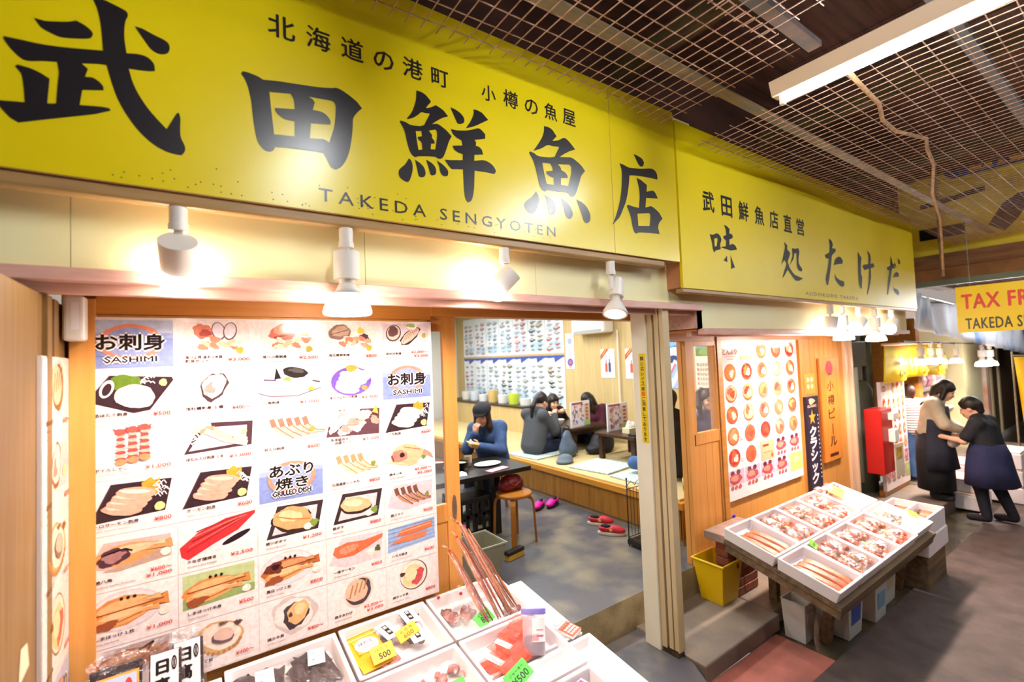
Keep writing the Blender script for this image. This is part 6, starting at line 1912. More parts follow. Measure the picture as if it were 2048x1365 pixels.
SEAT = dict(pelvis=(0, 0.05, 0.10), chest=(0, 0.0, 0.43), neck=(0, -0.02, 0.58), head=(0, -0.06, 0.72),
            sl=(0.165, -0.01, 0.53), sr=(-0.165, -0.01, 0.53), el=(0.22, -0.10, 0.27), er=(-0.22, -0.10, 0.27), wl=(0.12, -0.32, 0.32), wr=(-0.12, -0.32, 0.32),
            hl=(0.09, 0.02, 0.09), hr=(-0.09, 0.02, 0.09), kl=(0.14, -0.34, 0.08), kr=(-0.14, -0.34, 0.08), al=(0.10, -0.02, 0.05), ar=(-0.10, -0.02, 0.05), tl=(0.09, 0.12, 0.04), tr=(-0.09, 0.12, 0.04))
CROSS = dict(SEAT, kl=(0.36, -0.24, 0.10), kr=(-0.36, -0.24, 0.10), al=(-0.02, -0.36, 0.06), ar=(0.04, -0.30, 0.06), tl=(-0.14, -0.40, 0.05), tr=(0.16, -0.34, 0.05))
CHAIR = dict(SEAT, pelvis=(0, 0.05, 0.56), chest=(0, 0.0, 0.89), neck=(0, -0.02, 1.04), head=(0, -0.06, 1.18), sl=(0.165, -0.01, 0.99), sr=(-0.165, -0.01, 0.99),
             el=(0.22, -0.10, 0.73), er=(-0.22, -0.10, 0.73), wl=(0.12, -0.30, 0.76), wr=(-0.12, -0.30, 0.76), hl=(0.09, 0.02, 0.52), hr=(-0.09, 0.02, 0.52),
             kl=(0.11, -0.40, 0.50), kr=(-0.11, -0.40, 0.50), al=(0.11, -0.38, 0.08), ar=(-0.11, -0.38, 0.08), tl=(0.12, -0.52, 0.04), tr=(-0.12, -0.52, 0.04))
STAND = dict(pelvis=(0, 0.0, 0.92), chest=(0, -0.01, 1.22), neck=(0, -0.03, 1.37), head=(0, -0.07, 1.50), sl=(0.165, -0.01, 1.32), sr=(-0.165, -0.01, 1.32),
             el=(0.22, -0.08, 1.06), er=(-0.22, -0.08, 1.06), wl=(0.12, -0.30, 1.02), wr=(-0.12, -0.30, 1.02), hl=(0.09, 0, 0.88), hr=(-0.09, 0, 0.88),
             kl=(0.10, -0.02, 0.48), kr=(-0.10, -0.02, 0.48), al=(0.10, 0.02, 0.08), ar=(-0.10, 0.02, 0.08), tl=(0.11, -0.13, 0.035), tr=(-0.11, -0.13, 0.035))

m_denim = M('denim', '#3f5a86', 0.8, col2='#324a72', scale=14, detail=6)
m_jeans = M('blue_jeans', '#4a6c9c', 0.8, col2='#3c5c8c', scale=10, detail=6)
m_grey = M('grey_knit_top', '#4a4c50', 0.9, bump=0.3, bscale=160)
m_navy = M('navy_cloth', '#1c2238', 0.85)
m_blackc = M('black_cloth', '#17161a', 0.8, col2='#201f24', scale=9)
m_maroon = M('maroon_cloth', '#4a1424', 0.85)
m_beigec = M('beige_cloth', '#b89c74', 0.85, col2='#a88a62', scale=8)
m_purple = M('purple_cloth', '#6c68a8', 0.8)

# person with the cap, sitting at the black table with a phone
J = dict(CHAIR, chest=(0, -0.09, 0.86), neck=(0, -0.15, 1.00), head=(0.0, -0.22, 1.12), sl=(0.165, -0.10, 0.97), sr=(-0.165, -0.12, 0.95),
         el=(0.24, -0.26, 0.73), er=(-0.17, -0.30, 0.74), wl=(0.07, -0.46, 0.81), wr=(-0.03, -0.35, 0.94))
t, j, hv, hr_ = person('person in a dark cap and denim jacket looking at a phone', (2.98, 2.42, 0.341), R(-58), J, m_denim, m_navy, m_hairb, m_blackc,
                       head_rot=(0.32, 0, 0.12), hairstyle='long', top_k=0.024, curl=(0.75, 0.9), hand_dir={'l': ((-0.55, -0.75, 0.35), (-0.8, 0.3, 0.5)), 'r': ((0.25, -0.15, 0.95), (0.2, 0.9, 0.1))})
sdf_obj('cap', [('e', hv((0, 0.012, 0.085)), (0.108, 0.122, 0.072), hr_), ('e', hv((0, 0.00, 0.06)), (0.102, 0.118, 0.045), hr_), ('e', hv((0, -0.095, 0.055)), (0.075, 0.055, 0.014), hr_)], M('black_felt', '#16171b', 0.9, col2='#22242a', scale=10), t, 0.008, 0.02)
ph = empty('phone', 'yellow cased phone held by the person with the cap', 'phone', tuple(j['wl']))
a = j['wl'] + np.array((-0.10, -0.035, 0.055))
b = MB(); b.box(tuple(a), (0.15, 0.075, 0.010), (0.35, 0.25, 0.3)); b.build('case', M('phone_yellow', '#d8c818', 0.4), ph, bevel=0.004)
b = MB(); b.box(tuple(a + np.array((0.002, 0.0025, 0.006))), (0.135, 0.064, 0.002), (0.35, 0.25, 0.3)); b.build('screen', M('phone_screen', '#8c9498', 0.1, emit='#a8b4b8', estr=0.4), ph)

# ponytailed person in grey at the farther low table, seen from behind and the side
J = dict(SEAT, chest=(0, -0.05, 0.42), neck=(0, -0.10, 0.57), head=(0, -0.16, 0.70), el=(0.22, -0.18, 0.30), er=(-0.22, -0.18, 0.30), wl=(0.12, -0.36, 0.46), wr=(-0.08, -0.34, 0.50))
t, j, hv, hr_ = person('ponytailed person in a charcoal sweater kneeling at the farther low table', (4.00, 2.90, 0.775), R(98), J, m_grey, m_navy, m_hair, None, head_rot=(0.30, 0, 0), hairstyle='pony', top_k=0.022, curl=(0.8, 0.8))
# two diners on the far sides of the same table
J = dict(SEAT, chest=(0, -0.08, 0.38), neck=(0, -0.13, 0.50), head=(0, -0.18, 0.62), sl=(0.16, -0.09, 0.47), sr=(-0.16, -0.09, 0.47), el=(0.22, -0.2, 0.30), er=(-0.22, -0.2, 0.30), wl=(0.09, -0.34, 0.46), wr=(-0.09, -0.36, 0.46))
person('dark haired person eating behind the farther low table, facing the doorway', (4.93, 3.72, 0.755), R(-14), J, m_blackc, m_navy, m_hair, None, head_rot=(0.25, 0, 0.1), hairstyle='bob', curl=(0.8, 0.8), res=0.010)
J = dict(SEAT, chest=(0, -0.06, 0.40), neck=(0, -0.12, 0.53), head=(0, -0.19, 0.65))
person('person in a maroon top with long black hair bowed behind the standing menu', (5.27, 2.98, 0.755), R(-82), J, m_maroon, m_navy, m_hair, None, head_rot=(0.5, 0, -0.2), hairstyle='long', res=0.010)
# cross-legged person in jeans, back to the doorway
J = dict(CROSS, chest=(0, -0.04, 0.46), el=(0.32, -0.06, 0.28), er=(-0.30, -0.06, 0.28), wl=(0.22, -0.30, 0.30), wr=(-0.20, -0.30, 0.30), neck=(0, -0.06, 0.64), head=(0.0, -0.08, 0.79), sl=(0.19, -0.01, 0.58), sr=(-0.19, -0.01, 0.58))
person('person in black jacket and blue jeans sitting cross-legged behind the post', (4.34, 0.84, 0.79), R(158), J, m_blackc, m_jeans, m_hair, None, hairstyle='short', top_k=0.034, res=0.010)
# person behind the glass of the second sliding door
J = dict(SEAT, neck=(0, -0.05, 0.60), head=(0, -0.09, 0.75), wl=(0.06, -0.34, 0.40), wr=(-0.06, -0.34, 0.40))
person('person in a purple top with hair in two bunches behind the second door', (4.93, 0.82, 0.80), R(-35), J, m_purple, m_navy, m_hairb, None, hairstyle='twin', res=0.010)
b = MB(); b.lathe([(0.09, 0), (0.13, 0.012), (0.125, 0.016), (0, 0.008)], (4.83, 0.50, 1.175), 24)
t = empty('plate', 'white plate on a small stand in front of the person in purple', 'plate', (4.83, 0.50, 0.753))
b.build('dish', MATS['white_china'], t, smooth=True)
b = MB(); b.bx(4.68, 5.0, 0.38, 0.62, 0.753, 1.175); b.build('stand', MATS['dark_table_wood'], t)
# person in beige seen through the slot of the first sliding door
J = dict(CHAIR)
person('person in a beige jacket seen through the slot of the sliding door', (2.10, 2.62, 0.341), R(-100), J, m_beigec, m_navy, m_hair, m_blackc, hairstyle='short', head_rot=(0.2, 0, 0), res=0.011, top_k=0.03)
for x, y, lb in ((2.98, 2.47, 'round plywood stool under the person with the cap'), (2.10, 2.67, 'round plywood stool under the person in beige')):
    t = empty('stool', lb, 'stool', (x, y, 0.341), group='stools in use')
    b = MB(); b.lathe([(0, 0.40), (0.165, 0.40), (0.165, 0.43), (0, 0.43)], (x, y, 0.341), 28); b.build('seat', m_stool, t)
    for k in range(4):
        a = R(45 + 90 * k)
        b = MB(); b.tube([(x + 0.13 * math.cos(a), y + 0.13 * math.sin(a), 0.745), (x + 0.19 * math.cos(a), y + 0.19 * math.sin(a), 0.341)], 0.018, 8); b.build('leg', m_stool, t)


# two shop workers and a customer further along the alley
def skirt(parent, name, mat, V, levels, n=28, a0=0.0, a1=2 * PI):
    """wrapped cloth through elliptical levels (cx, cy, z, rx, ry) in the person's frame"""
    vs, fs = [], []
    full = a1 - a0 > 2 * PI - 0.01
    m_ = n if full else n + 1
    for i, (cx, cy, z, rx, ry) in enumerate(levels):
        for k in range(m_):
            a = a0 + (a1 - a0) * k / n
            f_ = 1 + 0.035 * i / len(levels) * math.sin(7 * a)
            vs.append(V((cx + rx * math.cos(a) * f_, cy + ry * math.sin(a) * f_, z)))
    for i in range(len(levels) - 1):
        for k in range(n):
            k2 = (k + 1) % m_
            fs.append((i * m_ + k, i * m_ + k2, (i + 1) * m_ + k2, (i + 1) * m_ + k))
    b = MB(); b.add(vs, fs)
    o = b.build(name, mat, parent, smooth=True)
    sm = o.modifiers.new('thick', 'SOLIDIFY'); sm.thickness = 0.006
    return o


m_apr = M('dark_apron', '#2a2c38', 0.85, col2='#22242e', scale=7)
m_navyap = M('navy_apron', '#23264a', 0.85, col2='#1c1e3c', scale=7)
m_oat = M('oat_shirt', '#b8aa90', 0.85, col2='#a89a80', scale=10)
loc = (7.66, -1.02, 0.0)
J = dict(STAND, pelvis=(0, 0.02, 0.82), chest=(0, -0.03, 1.08), neck=(0, -0.07, 1.20), head=(0, -0.13, 1.31), sl=(0.16, -0.03, 1.15), sr=(-0.16, -0.03, 1.15), el=(0.20, -0.14, 0.94), er=(-0.20, -0.14, 0.94),
         wl=(0.10, -0.36, 0.95), wr=(-0.08, -0.38, 0.95), hl=(0.09, 0.02, 0.78), hr=(-0.09, 0.02, 0.78), kl=(0.10, -0.06, 0.43), kr=(-0.10, 0.02, 0.43), al=(0.10, -0.02, 0.08), ar=(-0.12, 0.14, 0.08), tl=(0.11, -0.16, 0.04), tr=(-0.13, 0.0, 0.04))
yw = R(172)
t, j, hv, hr_ = person('short haired person in black shirt and navy apron standing in the alley', loc, yw, J, m_blackc, M('dark_leggings', '#1c1c28', 0.8), m_hair, m_blackc, head_rot=(0.35, 0, 0), hairstyle='short', sleeves=0.75, res=0.011, curl=(0.6, 0.6))
_Rz = np.array(Matrix.Rotation(yw, 3, 'Z'))
Vp = lambda p: np.array(loc) + _Rz @ np.array(p, float)
skirt(t, 'apron', m_navyap, Vp, [(0, 0, 0.92, 0.185, 0.135), (0, 0.0, 0.80, 0.225, 0.175), (0, 0.0, 0.62, 0.255, 0.20), (0, 0.01, 0.44, 0.285, 0.225)])
loc2 = (7.80, -0.50, 0.14)
J = dict(STAND, pelvis=(0, 0.03, 0.84), chest=(0, -0.02, 1.12), neck=(0, -0.07, 1.25), head=(0, -0.14, 1.36), sl=(0.16, -0.02, 1.20), sr=(-0.16, -0.02, 1.20), el=(0.20, -0.12, 0.96), er=(-0.20, -0.12, 0.96), wl=(0.09, -0.32, 0.86), wr=(-0.09, -0.33, 0.86))
t, j, hv, hr_ = person('person with dark bob, oat shirt and charcoal apron facing the alley', loc2, R(12), J, m_oat, m_blackc, m_hair, m_blackc, head_rot=(0.5, 0, 0.1), hairstyle='bob', res=0.011, top_k=0.02, curl=(0.6, 0.6))
_Rz2 = np.array(Matrix.Rotation(R(12), 3, 'Z'))
Vp2 = lambda p: np.array(loc2) + _Rz2 @ np.array(p, float)
skirt(t, 'apron', m_apr, Vp2, [(0, -0.02, 1.16, 0.15, 0.145), (0, -0.01, 1.0, 0.20, 0.16), (0, 0, 0.84, 0.215, 0.175), (0, 0, 0.62, 0.245, 0.20), (0, 0, 0.40, 0.27, 0.225)], a0=PI * 0.9, a1=PI * 2.1)
skirt(t, 'skirt', m_blackc, Vp2, [(0, 0, 0.84, 0.205, 0.165), (0, 0, 0.5, 0.22, 0.18), (0, 0, 0.12, 0.22, 0.18)])
for sx in (-1, 1):
    b = MB(); b.tube([Vp2((sx * 0.10, -0.135, 1.14)), Vp2((sx * 0.10, -0.09, 1.24)), Vp2((sx * 0.09, 0.0, 1.275)), Vp2((sx * 0.06, 0.10, 1.18))], 0.011, 8, squash=0.5); b.build('apron_strap', m_apr, t, smooth=True)
m_strip = M('striped_shirt', '#d8ccc4', 0.85)
nt = m_strip.node_tree
wv = nt.nodes.new('ShaderNodeTexWave'); wv.bands_direction = 'Z'; wv.inputs['Scale'].default_value = 9.0
tcs = nt.nodes.new('ShaderNodeTexCoord'); nt.links.new(tcs.outputs['Object'], wv.inputs['Vector'])
rp = nt.nodes.new('ShaderNodeValToRGB'); rp.color_ramp.interpolation = 'CONSTANT'; rp.color_ramp.elements[0].color = (0.10, 0.06, 0.06, 1); rp.color_ramp.elements[1].position = 0.38; rp.color_ramp.elements[1].color = (0.7, 0.62, 0.56, 1)
nt.links.new(wv.outputs['Fac'], rp.inputs['Fac']); nt.links.new(rp.outputs['Color'], nt.nodes['Principled BSDF'].inputs['Base Color'])
person('person in a striped top and blue jeans behind the workers', (8.62, -0.12, 0.14), R(150), dict(STAND, head=(0, -0.12, 1.24), neck=(0, -0.08, 1.14), chest=(0, -0.04, 1.0), pelvis=(0, 0.02, 0.74), sl=(0.165, -0.04, 1.09), sr=(-0.165, -0.04, 1.09), el=(0.21, -0.1, 0.85), er=(-0.21, -0.1, 0.85), wl=(0.13, -0.28, 0.78), wr=(-0.13, -0.28, 0.78), hl=(0.09, 0, 0.72), hr=(-0.09, 0, 0.72), kl=(0.1, -0.02, 0.42), kr=(-0.1, -0.02, 0.42)),
       m_strip, m_jeans, m_hairb, m_blackc, hairstyle='short', res=0.012)
o = sdf_obj('carrier_bag', [('e', (7.72, -0.72, 0.90), (0.10, 0.06, 0.05)), ('e', (7.73, -0.70, 0.86), (0.08, 0.06, 0.05))], M('white_bag_plastic', '#e4ddd8', 0.5), None, 0.009, 0.04)
tag(o, 'small white packet passed between the two workers', 'packet')

# ------------------------------------------------------------------ sloping display tables with foam trays
m_foam = M('white_foam', '#ece4e4', 0.55, bump=0.12, bscale=220)
m_film = film('crinkled_film', '#ffffff', 0.13, 0.12, 1.0, 34, True)
m_film2 = film('thin_film', '#ffffff', 0.10, 0.10, 0.8, 30, True)
m_oldwood = M('old_table_wood', '#7c6446', 0.75, col2='#5c4834', scale=4, stretch=(0.6, 6, 6), detail=6)


class Slope:
    def __init__(s, z0, sl):
        s.z0, s.sl = z0, sl
        s.a = math.atan(sl)

    def put(s, name, label, cat, x, y, h=0.0, rz=0.0, group=None):
        n = Vector((0, -math.sin(s.a), math.cos(s.a)))
        p = Vector((x, y, s.z0 + s.sl * y)) + n * h
        o = empty(name, label, cat, tuple(p), 0.0, group)
        o.rotation_mode = 'ZYX'
        o.rotation_euler = (s.a, 0, rz)
        return o


T1 = Slope(0.843, 0.126)
T2 = Slope(0.90, 0.26)


def foam_tray(sl, x0, x1, y0, y1, label, group, h=0.085, top=0.0):
    """open foam box, rim at the given height above the slope plane"""
    t = sl.put('foam_tray', label, 'tray', (x0 + x1) / 2, (y0 + y1) / 2, top, 0, group)
    w, d = (x1 - x0) / 2 - 0.001, abs(y1 - y0) / 2 / math.cos(sl.a) - 0.001
    k = 0.018
    prof = [(w - 0.012, d - 0.012, -h), (w, d, 0.0), (w - k, d - k, 0.0), (w - k - 0.014, d - k - 0.014, -h + 0.022)]
    vs = []
    for a, b_, z in prof:
        vs += [(-a, -b_, z), (a, -b_, z), (a, b_, z), (-a, b_, z)]
    fs = [(0, 3, 2, 1), (12, 13, 14, 15)]
    for i in range(3):
        for q in range(4):
            fs.append((i * 4 + q, i * 4 + (q + 1) % 4, (i + 1) * 4 + (q + 1) % 4, (i + 1) * 4 + q))
    b = MB(); b.add(vs, fs); b.build('box', m_foam, t, local=True, bevel=0.006)
    return t


def pillow(w, d, h, n=9):
    vs, fs = [], []
    for sgn in (1, -1):
        for i in range(n):
            for k in range(n):
                u, v = i / (n - 1) * 2 - 1, k / (n - 1) * 2 - 1
                e = max(0, (1 - u ** 4)) ** 0.6 * max(0, (1 - v ** 4)) ** 0.6
                vs.append((u * w / 2, v * d / 2, sgn * h / 2 * e * (1 + 0.25 * math.sin(9 * u + 5 * v)) + h * 0.5))
    for s_ in (0, 1):
        for i in range(n - 1):
            for k in range(n - 1):
                a = s_ * n * n + i * n + k
                q = (a, a + n, a + n + 1, a + 1)
                fs.append(q if s_ == 0 else tuple(reversed(q)))
    return vs, fs


def label_mesh(t, z, w, d, lines, col='#f2ecec', ink='#241c20', x=0.0, y=0.0, rz=0.0, extra=None, name='label'):
    mb = MB()
    c, s = math.cos(rz), math.sin(rz)
    o = np.array((x, y, z)) - np.array((c, s, 0)) * w / 2 - np.array((-s, c, 0)) * d / 2
    p = Print(mb, o, (c, s, 0), (-s, c, 0), w, d, 0.0004, 0.0003)
    p.r(0, 0, 1, 1, col)
    for ln in lines:
        if ln[0] == 't':
            p.text(ln[1], ln[2], ln[3], ln[4], ln[6] if len(ln) > 6 else ink, 0.02, 'c', ln[5])
        elif ln[0] == 'r':
            p.r(*ln[1:5], ln[5])
        elif ln[0] == 'e':
            p.e(*ln[1:6], ln[6])
    return mb.build(name, m_print, t, local=True)


def lumps(n, w, d, h, cols, kind='chunk', seed=0):
    rr = random.Random(seed)
    b = MB()
    for i in range(n):
        b.col = lin(rr.choice(cols))
        x, y = rr.uniform(-w / 2, w / 2) * 0.8, rr.uniform(-d / 2, d / 2) * 0.8
        if kind == 'chunk':
            b.ell((x, y, h * rr.uniform(0.3, 0.7)), (rr.uniform(0.014, 0.030), rr.uniform(0.013, 0.022), h * 0.35), (rr.uniform(-0.3, 0.3), rr.uniform(-0.3, 0.3), rr.uniform(0, 3)), 9, 6)
        elif kind == 'strip':
            a = rr.uniform(-0.5, 0.5) + 0.9
            L = w * rr.uniform(0.25, 0.45)
            pts = [(x * 0.5 + L * q * math.cos(a) * 0.9, y * 0.5 + L * q * math.sin(a) * 0.7, h * (0.35 + 0.3 * rr.random())) for q in (-1, -0.4, 0.3, 1)]
            b.tube(pts, [0.008, 0.014, 0.015, 0.006], 6, squash=0.5)
        elif kind == 'sheet':
            b.col = lin(rr.choice(cols))
            W_, D_ = w * rr.uniform(0.3, 0.5), d * rr.uniform(0.5, 0.8)
            ph = rr.uniform(0, 6); a = rr.uniform(-0.5, 0.5)
            vs_ = []
            for p_ in range(9):
                for q_ in range(5):
                    u, v = (q_ / 4 - 0.5) * W_, (p_ / 8 - 0.5) * D_
                    vs_.append((x * 0.5 + u * math.cos(a) - v * math.sin(a), y * 0.4 + u * math.sin(a) + v * math.cos(a), h * (0.5 + 0.32 * math.sin(u * 70 + ph) * math.cos(v * 25 + ph))))
            b.add(vs_, [(p_ * 5 + q_, p_ * 5 + q_ + 1, p_ * 5 + q_ + 6, p_ * 5 + q_ + 5) for p_ in range(8) for q_ in range(4)])
        elif kind == 'slab':
            b.box((x * 0.6, y * 0.6, h * 0.4), (w * rr.uniform(0.4, 0.7), d * rr.uniform(0.15, 0.25), h * 0.4), (0, 0, rr.uniform(-0.3, 0.3)))
    return b


m_food = M('dried_food', (0.8, 0.8, 0.8), 0.45, attr=True, col2='#b8a8a4', scale=90, contrast=(0.3, 0.8))


def packet(sl, x, y, rz, w, d, h, label, group, content, lab=None, height=-0.055, fm=None, tinted=None, seed=0):
    t = sl.put('packet', label, 'packet', x, y, height, rz, group)
    n_, cols, kind = content
    b = lumps(n_, w, d, h, cols, kind, seed)
    b.build('contents', m_food, t, smooth=(kind != 'slab'), local=True)
    vs, fs = pillow(w, d, h * 1.1)
    b = MB(); b.add(vs, fs); b.build('film', tinted or fm or m_film, t, smooth=True, local=True)
    if lab:
        label_mesh(t, h * 1.14, *lab[0], lab[1], **lab[2])
    return t


def price_tag(sl, x, y, rz, col, lines, label, h=0.012, w=0.105, d=0.072, tilt=0.5, group='price tags'):
    t = sl.put('price_tag', label, 'price tag', x, y, h, rz, group)
    t.rotation_euler[0] += tilt
    b = MB(); b.box((0, 0, -0.0015), (w, d, 0.003), col=col); b.build('card', m_print, t, local=True)
    label_mesh(t, 0.0002, w * 0.98, d * 0.98, lines, col=col, name='handwriting')
    return t


# table 1 : under the menu
t = empty('display_table', 'old timber display table carrying foam trays under the large photo menu', 'table', (0.6, -0.55, 0.118))
b = MB(); b.box((0.62, -0.55, 0.843 + 0.126 * -0.55 - 0.135), (1.92, 1.06, 0.03), (T1.a, 0, 0)); b.build('board', m_oldwood, t)
for x in (-0.2, 1.35):
    for y in (-0.14, -0.92):
        b = MB(); b.bx(x - 0.03, x + 0.03, y - 0.03, y + 0.03, 0.118, 0.843 + 0.126 * y - 0.14); b.build('leg', m_oldwood, t)
lower = foam_tray(T1, 1.04, 1.60, -0.09, -0.62, 'foam tray under the salted fish trays, sticking out at the right edge', 'lower foam trays', 0.07, -0.035)
lower2 = foam_tray(T1, 1.06, 1.63, -0.63, -1.12, 'foam tray sticking out at the right edge below the silver packets', 'lower foam trays', 0.07, -0.035)
for i in range(7):
    b = MB(); b.box((0.268, -0.2 + i * 0.07, -0.03), (0.02, 0.035, 0.05)); b.build('side_rib', m_foam, lower, local=True, bevel=0.006)
G1 = 'foam trays on the display table under the photo menu'
foam_tray(T1, -0.36, 0.095, -0.05, -0.40, 'white foam tray with standing kelp packs at the left end of the display', G1)
foam_tray(T1, 0.10, 0.556, -0.02, -0.385, 'white foam tray holding two dark kelp bags', G1)
foam_tray(T1, 0.565, 1.008, -0.015, -0.375, 'white foam tray with yellow pouches and white labelled packs', G1)
foam_tray(T1, 1.018, 1.475, -0.01, -0.375, 'white foam tray with dried squid and long fish jerky bags', G1)
foam_tray(T1, 0.10, 0.556, -0.395, -0.78, 'white foam tray with a pink bag in front of the kelp bags', G1)
foam_tray(T1, 0.565, 1.008, -0.385, -0.80, 'white foam tray with dried squid legs in front of the yellow pouches', G1)
foam_tray(T1, 1.018, 1.462, -0.385, -0.80, 'white foam tray with red salmon jerky packs and a purple lidded jar', G1)
foam_tray(T1, 1.03, 1.455, -0.81, -1.10, 'white foam tray with silver packets at the front right corner of the display', G1)
KELP = ['#2a2026', '#3a2c32', '#241a20', '#4a3c40']
for i, (x, y, lb) in enumerate([(0.235, -0.20, 'left'), (0.435, -0.185, 'right')]):
    packet(T1, x, y, 0.06 - 0.1 * i, 0.21, 0.30, 0.04, 'clear bag of dark kelp strips with a white label, ' + lb + ' one in its tray', 'kelp bags', (16, KELP, 'sheet'),
           ((0.07, 0.10), [('r', 0.2, 0.7, 0.5, 0.74, '#8c7c84'), ('r', 0.3, 0.5, 0.7, 0.53, '#8c7c84'), ('r', 0.25, 0.3, 0.4, 0.36, '#8c7c84')], dict(y=0.06, x=0.01, rz=-0.12, col='#eadde2')), seed=i)
packet(T1, 0.36, -0.50, 0.2, 0.30, 0.14, 0.04, 'pinkish bag of dried fish in front of the kelp bags', 'dried fish bags', (20, ['#d88c8c', '#e8b0a8', '#b86a68'], 'chunk'), seed=9)
packet(T1, 0.20, -0.47, -0.1, 0.14, 0.14, 0.035, 'second pinkish bag of dried fish beside the front edge', 'dried fish bags', (12, ['#d88c8c', '#e8b0a8', '#b86a68'], 'chunk'), seed=10)
# tray of yellow pouches and white labelled packs
m_ypouch = M('yellow_pouch', '#e0aa28', 0.25)
t = T1.put('pouch', 'flat yellow zip pouch with a round white label', 'pouch', 0.665, -0.175, -0.045, 0.10)
vs, fs = pillow(0.15, 0.26, 0.022); b = MB(); b.add(vs, fs); b.build('pouch_body', m_ypouch, t, smooth=True, local=True)
for yy in (0.085, 0.115):
    b = MB(); b.box((0, yy, 0.020), (0.145, 0.006, 0.004)); b.build('zip', M('pouch_zip', '#f0dca0', 0.3), t, local=True)
label_mesh(t, 0.024, 0.11, 0.10, [('e', 0.5, 0.5, 0.5, 0.5, 0, '#f0dce0'), ('t', 'ほたて', 0.5, 0.55, 0.2, 0.6), ('r', 0.2, 0.3, 0.8, 0.34, '#a88890'), ('e', 0.7, 0.1, 0.2, 0.1, 0, '#e0a89c')], col='#e0aa28', y=0.02)
for i, (x, y, rz, lb) in enumerate([(0.775, -0.125, 0.22, 'tilted, beside the yellow pouch'), (0.905, -0.075, 0.05, 'at the back of its tray'), (0.885, -0.215, 0.0, 'in front of the other two')]):
    packet(T1, x, y, rz, 0.115, 0.15, 0.032, 'dark seaweed pack with white label and black panel, ' + lb, 'seaweed packs', (14, ['#4a3a4c', '#5c4860', '#382c3a'], 'strip'),
           ((0.075, 0.125), [('r', 0.34, 0.22, 0.66, 0.84, '#1c1618'), ('t', '昆', 0.5, 0.62, 0.16, 0.22, '#f0e6e6'), ('t', '布', 0.5, 0.32, 0.16, 0.22, '#f0e6e6')], dict(col='#f2eaec')), seed=20 + i, height=-0.05)
packet(T1, 0.72, -0.285, 0.1, 0.12, 0.10, 0.02, 'small bag of pink dried scallops in front of the yellow pouch', None, (8, ['#e0a898', '#d88c7c', '#f0c8b8'], 'chunk'), seed=31)
price_tag(T1, 0.70, -0.27, 0.06, '#ecc43c', [('t', 'ほたて', 0.5, 0.66, 0.2, 0.6, '#a8801c'), ('t', '500', 0.55, 0.16, 0.36, 0.5)], 'yellow handwritten price tag reading 500 on the yellow pouch', 0.0)
price_tag(T1, 0.845, -0.20, 0.25, '#ecb82c', [('t', 'とろろ', 0.5, 0.60, 0.22, 0.6, '#6c4c10'), ('t', '600', 0.5, 0.14, 0.34, 0.5, '#8c641c')], 'yellow price tag between the white labelled seaweed packs', 0.0, 0.11, 0.06)
# dried squid bags and long jerky bags
SQ = ['#a85448', '#c06c5c', '#84443c', '#cc8876']
for i, (x, y, lb) in enumerate([(1.10, -0.16, 'left one at the back corner'), (1.185, -0.19, 'middle one with a red tie')]):
    t = packet(T1, x, y, 0.15 - 0.3 * i, 0.10, 0.22, 0.04, 'clear bag of reddish dried squid pieces, ' + lb, 'dried squid bags', (26, SQ, 'strip'), seed=40 + i)
    b = MB(); b.lathe([(0.010, 0.11), (0.006, 0.125), (0.016, 0.165)], (0, 0, 0.02), 10, (0, 1, 0.35)); b.build('gathered_neck', m_film, t, local=True)
    b = MB(); b.lathe([(0.009, 0.118), (0.009, 0.126)], (0, 0, 0.02), 10, (0, 1, 0.35)); b.build('tie', M('red_tie', '#d8202c', 0.4), t, local=True)
for i, (xa, ya, za, xb, yb, zb, lb) in enumerate([(1.14, -0.07, 1.10, 1.235, -0.33, 0.775, 'leftmost'), (1.19, -0.055, 1.16, 1.30, -0.33, 0.775, 'second'), (1.20, -0.05, 1.235, 1.355, -0.32, 0.775, 'third'), (1.24, -0.045, 1.20, 1.405, -0.30, 0.78, 'rightmost')]):
    t = empty('jerky_bag', 'long clear bag of fish jerky sticks leaning on the door, ' + lb + ' of the four', 'bag', (xb, yb, zb), 0, 'long jerky bags')
    A_, B_ = np.array((xa, ya, za)), np.array((xb, yb, zb))
    d = A_ - B_
    b = MB()
    rr = random.Random(60 + i)
    for q in range(5):
        o = np.array((rr.uniform(-0.014, 0.014), rr.uniform(-0.008, 0.008), rr.uniform(0, 0.008)))
        b.col = lin(rr.choice(['#d8744a', '#b85c40', '#eca468', '#9c5436', '#e08c5c']))
        b.tube([B_ + d * f_ + o + np.array((rr.uniform(-0.006, 0.006), 0, rr.uniform(-0.006, 0.006))) for f_ in (0.02, 0.25, 0.5, 0.75, 0.93)], [0.004, 0.007, 0.007, 0.006, 0.003], 6, squash=0.6)
    b.build('jerky_sticks', m_food, t, smooth=True)
    b = MB(); b.tube([B_ + d * f_ for f_ in (0.0, 0.04, 0.3, 0.6, 0.85, 0.95)], [0.004, 0.028, 0.031, 0.028, 0.018, 0.006], 10, squash=0.55); b.build('film', m_film, t, smooth=True)
    b = MB(); b.tube([B_ + d * 0.95, B_ + d * 0.965], 0.0075, 10); b.build('tie', MATS['red_tie'], t, smooth=True)
    b = MB(); b.tube([B_ + d * 0.965, B_ + d * 0.985 + np.array((-0.01, 0, 0.01)), B_ + d * 1.0 + np.array((-0.035, 0.0, 0.018))], [0.005, 0.010, 0.016], 8, squash=0.4); b.build('gathered_neck', m_film, t, smooth=True)
packet(T1, 1.40, -0.28, 0.4, 0.09, 0.10, 0.03, 'small bag of dried fish bits at the right end of the jerky tray', None, (12, SQ, 'chunk'), seed=55)
